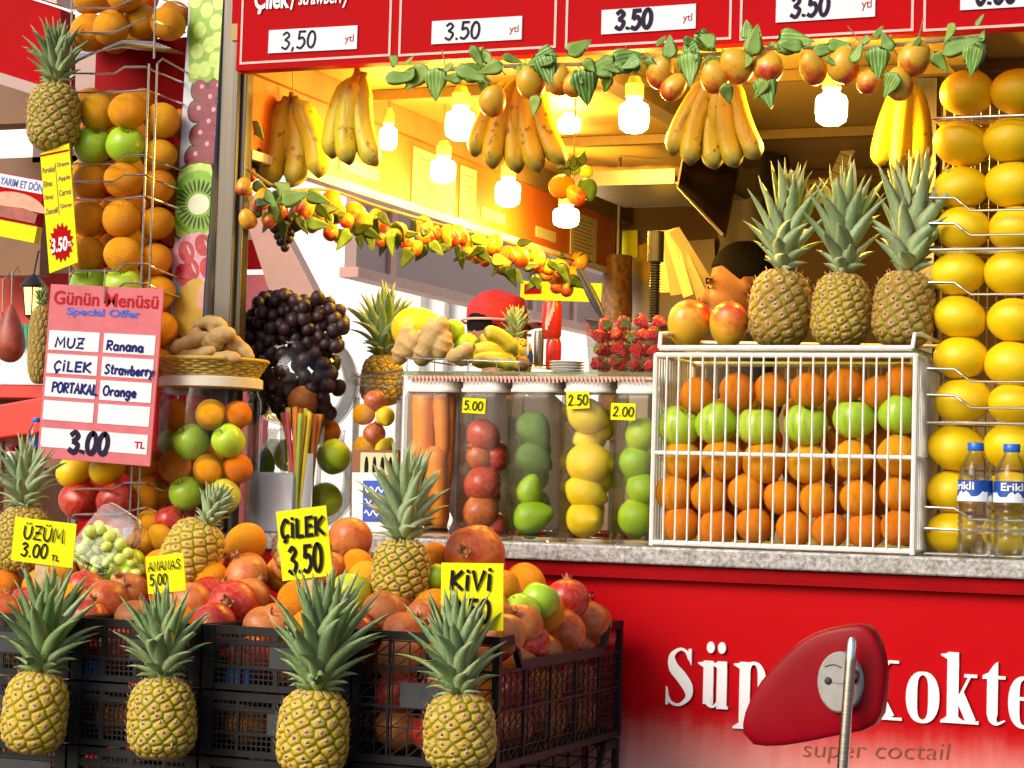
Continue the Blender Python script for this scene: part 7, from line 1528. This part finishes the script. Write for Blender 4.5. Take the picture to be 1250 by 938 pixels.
for iy in range(4):
    for ix in range(3): fruit(('pomegranate', 'orange', 'red_pomegranate')[(ix + iy) % 3], (xL3 + .05 + ix * (XR_ - xL3 - .1) / 2, YA_ + .10 + iy * .115, zt3 - .012 + .036 * iy * (1 - .25 * ix)), .040, 'fruit buried inside the heap under the visible layer', cat='fruit', group='fruit buried inside the heap')
# blue scraps glimpsed in two crates
for xp, yp in ((108, 818), (292, 826)):
    p = PY(xp, yp, YA_ + .018); b = MB(); k = mpp(p)
    b.box((0, 0, 0), (34 * k, .01, 22 * k)); tag(b.build('blue_box', 'plastic_blue', loc=p, smooth=False, bevel=.002), 'small blue carton inside the top crate third from the right' if xp < 200 else 'small blue carton inside the top crate second from the right', 'carton')
# pineapples on the heap
pine_px(450, 524, 657, 738, -.36, 'pineapple with pale silvery crown standing in the middle of the heap', crown='bushy', var=2, ripe=.8, green=.9, pale=1.0, cs=.98, rot=(0, .03, 0))
p = PY(229, 672, -.36); e = pineapple((p.x - .030, p.y + .02, p.z - .060), 74 * mpp(p), 'bright yellow pineapple leaning back on the heap with short silvery crown', 'short', 0, .95, .25, 1.0, rot=(R(-6), R(24), 0), cs=.64, hs=.86)
pine_px(-8, 60, 617, 700, -.34, 'pineapple with wide silvery crown at the left edge of the heap', crown='bushy', var=1, ripe=.7, green=.8, pale=.9, cs=.82)
# four pineapples hung along the front of the crates
FP = []
for xa, xb, yt, yb, var, cs, rt, lab in ((-4, 78, 818, 921, 0, .96, (0, .09, 0), 'leftmost of the four pineapples along the front of the crates'), (155, 242, 826, 928, 1, .84, (0, -.06, 0), 'second front pineapple from the left, its crown before the ANANAS card'), (333, 424, 840, 950, 3, 1.0, (0, .04, 0), 'third front pineapple from the left, below the ÇİLEK card'), (516, 608, 846, 944, 2, .86, (0, -.05, 0), 'fourth front pineapple, below the KİVİ card at the deep crate')):
    pine_px(xa, xb, yt, yb, YA_ - .075, lab, crown='bushy', var=var, ripe=(.95, .8, .9, .7)[len(FP)], green=(.25, .7, .4, .55)[len(FP)], pale=(.1, .3, .2, .4)[len(FP)], cs=cs, rot=rt, crown_tilt=((.06, -.05, 0), (0, .07, 0), (-.04, -.06, 0), (.05, .05, 0))[len(FP)], group='pineapples along the front of the crates'); FP.append(0)
# green grapes in a clear punnet, wrapped lettuce
m, w, h = frame((92, 646), (132, 600), (122, 716), -.30)
def punnet(cx, cy, Y, wpx, hpx, roll, label):
    p = PY(cx, cy, Y); k = mpp(p); e = thing('grape_punnet', label, 'punnet', p); e.rotation_euler = (R(-25), R(roll), 0); W_, H_ = wpx * k, hpx * k; d = .05
    b = MB(); 
    for i, (g_, y) in enumerate(((.0, -d * .4), (.0, d * .2), (.008, d * .6))): 
        ring = [( (W_ / 2 - g_) * math.copysign(abs(math.cos(a)) ** .35, math.cos(a)), y, (H_ / 2 - g_) * math.copysign(abs(math.sin(a)) ** .35, math.sin(a))) for a in [j * 2 * math.pi / 32 for j in range(32)]]
        if i == 0: rings = [ring]
        else: rings.append(ring)
    rings.insert(0, [(x * .90, y - .016, z * .90) for x, y, z in rings[0]]); b.loft(rings, True, True); b.build('box', 'clear_plastic', e, angle=50)
    b = MB()
    for i in range(9): z = -H_ * .36 + i * H_ * .09; b.tube([(-W_ * .40, -d * .4 - .0185, z), (W_ * .40, -d * .4 - .0185, z)], .0012, 5)
    b.tube(rings[1] + [rings[1][0]], .002, 6, cap=False); b.build('ribs', 'clear_plastic', e); return e, p, k
punnet(133, 662, -.27, 62, 82, 27, 'tilted clear punnet of green grapes behind the ÜZÜM card')
bunch('green_grape_bunch', 'bunch of green grapes inside the tilted clear punnet', pack([(92, 668), (118, 640), (140, 652), (168, 690), (172, 700), (150, 708), (112, 712), (96, 696)], -.27, 8, ((-.030, 1), (-.012, 1), (.006, 1)), 12, 1.35), -.27, 7.6, 'green_grape')
lt = PY(365, 672, -.33); k = mpp(lt); wl = thing('wrapped_fruit', 'plastic wrapped pale green fruit behind the ÇİLEK card', 'wrapped fruit', lt)
b = MB(); nf = noisy(.05, 4); b.sphere((0, .01, 0), (38 * k, .045, 34 * k), 26, 18, lambda v: v * (1 + .10 * math.sin(v.x * 300) * math.sin(v.z * 240))); b.build('wrapping', 'clear_plastic', wl, angle=180)
b = MB(); b.sphere((-16 * k, .012, 4 * k), (17 * k, .024, 19 * k), 18, 12); b.sphere((16 * k, .014, -6 * k), (17 * k, .024, 17 * k), 18, 12); b.sphere((-4 * k, .016, -16 * k), (14 * k, .02, 14 * k), 18, 12); b.build('fruit', 'green_grape_skin', wl, angle=180)
# hand-lettered cards on sticks
card('price_card', 'yellow card lettered ÜZÜM 3.00 on a stick at the left of the heap', (18, 631), (93, 640), (12, 684), YA_ - .03, [('ÜZÜM', .17, .54, .66, .30, .045), ('3.00', .16, .14, .42, .30, .045), ('TL', .66, .12, .13, .12, .03)], stick=(-.12, .01, .014), cat='price card')
card('price_card', 'yellow card lettered ANANAS 5.00 behind the second front pineapple crown', (177, 680), (223, 675), (176, 726), YA_ - .02, [('ANANAS', .06, .60, .86, .24, .034), ('5.00', .08, .22, .46, .28, .038)], stick=(-.05, .01, .008), cat='price card')
card('price_card', 'yellow card lettered ÇİLEK 3.50 on a wooden stick', (336, 625), (397, 617), (342, 710), YA_ - .03, [('ÇİLEK', .07, .60, .86, .26, .050), ('3.50', .16, .09, .66, .38, .055)], stick=(-.10, .01, .0085), cat='price card')
card('price_card', 'yellow card lettered KİVİ 2.50 behind the fourth front pineapple crown', (538, 687), (614, 688), (524, 768), YA_ - .03, [('KİVİ', .16, .60, .66, .28, .058), ('2.50', .16, .12, .62, .32, .058)], stick=(-.10, .01, .010), cat='price card')

# ================================================================== red scooter mirror in front of the kiosk
Ymr = -.62
mr = thing('scooter_mirror', 'back of a red plastic scooter mirror on a steel rod before the kiosk lettering', 'mirror', PY(1032, 832, Ymr))
o = mr.location.copy()
out = [(908, 896), (907, 884), (910, 870), (918, 850), (930, 831), (945, 813), (960, 798), (977, 783), (994, 773), (1012, 767), (1030, 763.5), (1048, 762), (1058, 764), (1066, 772), (1074, 788), (1079, 808), (1081, 828), (1079, 852), (1076, 872), (1068, 885), (1054, 892), (1034, 896), (1008, 901), (984, 906), (958, 910), (936, 911), (920, 909)]
pl = [PY(x, y, Ymr) - o for x, y in out]; cx = sum(p.x for p in pl) / len(pl); cz = sum(p.z for p in pl) / len(pl); rings = []
for f, yy in ((1.0, .030), (1.0, .000), (.992, -.004), (.97, -.0065), (.90, -.008), (.70, -.0095), (.40, -.0105), (.06, -.011)): rings.append([(cx + (p.x - cx) * f, yy, cz + (p.z - cz) * f) for p in pl])
b = MB(); b.loft(rings, True, True); b.build('mirror_shell', 'plastic_red', mr, angle=60)
q = PY(1029, 832, Ymr) - o; k = mpp(o); b = MB(); N = 40; rg = [[(q.x + 28 * k * f * math.cos(a), y, q.z + 37 * k * f * math.sin(a)) for a in [-j * 2 * math.pi / N for j in range(N)]] for f, y in ((1, -.008), (1, -.020), (.94, -.023), (.02, -.023))]
b.loft(rg, True, True); b.build('mount_disc', 'disc_grey', mr, angle=40)
b = MB()
for dx, dz in ((-14, 1), (18, 4)): b.lathe([(4.6 * k, 0), (4.6 * k, .003), (3 * k, .004)], 14, cap1=True); 
b = MB()
for dx, dz in ((-14, 1), (18, 4)): b.sphere((q.x + dx * k, -.023, q.z + dz * k), (4.8 * k, .003, 4.8 * k), 14, 8)
ribbon(b, [(q.x - 16 * k + 26 * k * t / 8, q.z - 18 * k - 3 * k * math.sin(t * .4)) for t in range(9)], .0018, 0); ribbon(b, [(q.x - 18 * k + 20 * k * t / 8, q.z + 18 * k + 3 * k * math.sin(t * .4)) for t in range(9)], .0016, .0001)
nb0 = len(b.v); b.v = [v if abs(v[1]) < .06 and i < nb0 and abs(v[2]) > -1 and v[1] < -.015 else (v[0], -.0238 - v[2], v[1]) for i, v in enumerate(b.v)]; b.build('screws', 'crate_plate', mr)
p0, p1 = PY(1040, 784, Ymr - .045) - o, PY(1029, 938, Ymr - .05) - o; d = (p1 - p0).normalized(); b = MB(); end = p0 + d * (o.z + p0.z + .0) / abs(d.z); b.tube([p0 + Vector((0, 0, .007)), p0, p0 + d * .03, end], [.0045, .0075, .0085, .0105], 16); b.build('steel_rod', 'chrome_wire', mr)
b = MB(); b.tube([p0 + Vector((0, .03, -.05)), p0 + Vector((0, .0, -.05))], .008, 10); b.build('rod_clamp', 'brushed_steel', mr)

p = PY(700, 222, .75); cl = thing('hanging_fruit', 'cluster of artificial orange and green fruit hanging by the steel shelf', 'artificial fruit', p)
for i, (x, y, r, kd) in enumerate(((686, 228, 16, 'deep_orange'), (718, 232, 15, 'avocado'), (702, 238, 15, 'mango'), (700, 206, 9, 'lime'), (716, 210, 8, 'lime'))):
    q = PY(x, y, .75 + .02 * (i % 2)); o = link('fruit', FM[kd][0], cl, q - p); o.scale = (r * mpp(q),) * 3; o.rotation_euler = (.4 * i, 3, i)
b = MB(); b.tube([(0, 0, 0), (0, 0, 2.164 - p.z)], .002, 6); b.build('cord', 'rope', cl)
for i in range(8): gleaf(cl, 'olive', p + Vector((rnd.uniform(-.04, .05), -.02, rnd.uniform(.01, .05))), rnd.uniform(.03, .05), rnd.uniform(0, 360), .3, rnd.uniform(-.5, .5))

# small things at the far left, and a fruit sticker
p = PY(17, 556, YL - .2); k = mpp(p); e = thing('lidded_jar', 'small white jar with red lid at the far left below the red awning', 'jar', p)
b = MB(); b.lathe([(7 * k, -14 * k), (10 * k, -8 * k), (10 * k, 2 * k), (7 * k, 5 * k)], 20, cap0=True, cap1=True); b.build('jar_body', 'white_paint', e); b = MB(); b.lathe([(8 * k, 5 * k), (8 * k, 12 * k), (3 * k, 15 * k)], 20, cap0=True, cap1=True); b.build('lid', 'plastic_red', e)
b = MB(); b.bb(p.x - .3, p.x + .12, p.y - .15, p.y + .15, .03, p.z - 14 * k - .001); tag(b.build('side_table', 'wood_brown', smooth=False), 'dark wooden side table at the far left under the small white jar', 'table')
for o in list(bpy.data.objects):
    if o.get('label', '').startswith('green apple of the left wire rack, back left column, second row'):
        d = (CAM - o.location).normalized(); d = (d + Vector((.10, 0, -.35))).normalized(); m = (d.to_track_quat('Z', 'Y').to_matrix().to_4x4()); b = MB(); rr_ = o.scale.x
        b.add([(0, 0, .004)] + [(.26 * math.cos(a), .15 * math.sin(a), 0) for a in [j * math.pi / 12 for j in range(24)]], [(0, 1 + j, 1 + (j + 1) % 24) for j in range(24)])
        st_ = b.build('sticker', 'violet_ink', o, smooth=False); st_.matrix_parent_inverse = Matrix.Identity(4)
        bpy.context.view_layer.update(); st_.matrix_world = Matrix.Translation(o.location + d * rr_ * 1.0) @ m @ Matrix.Scale(rr_, 4)
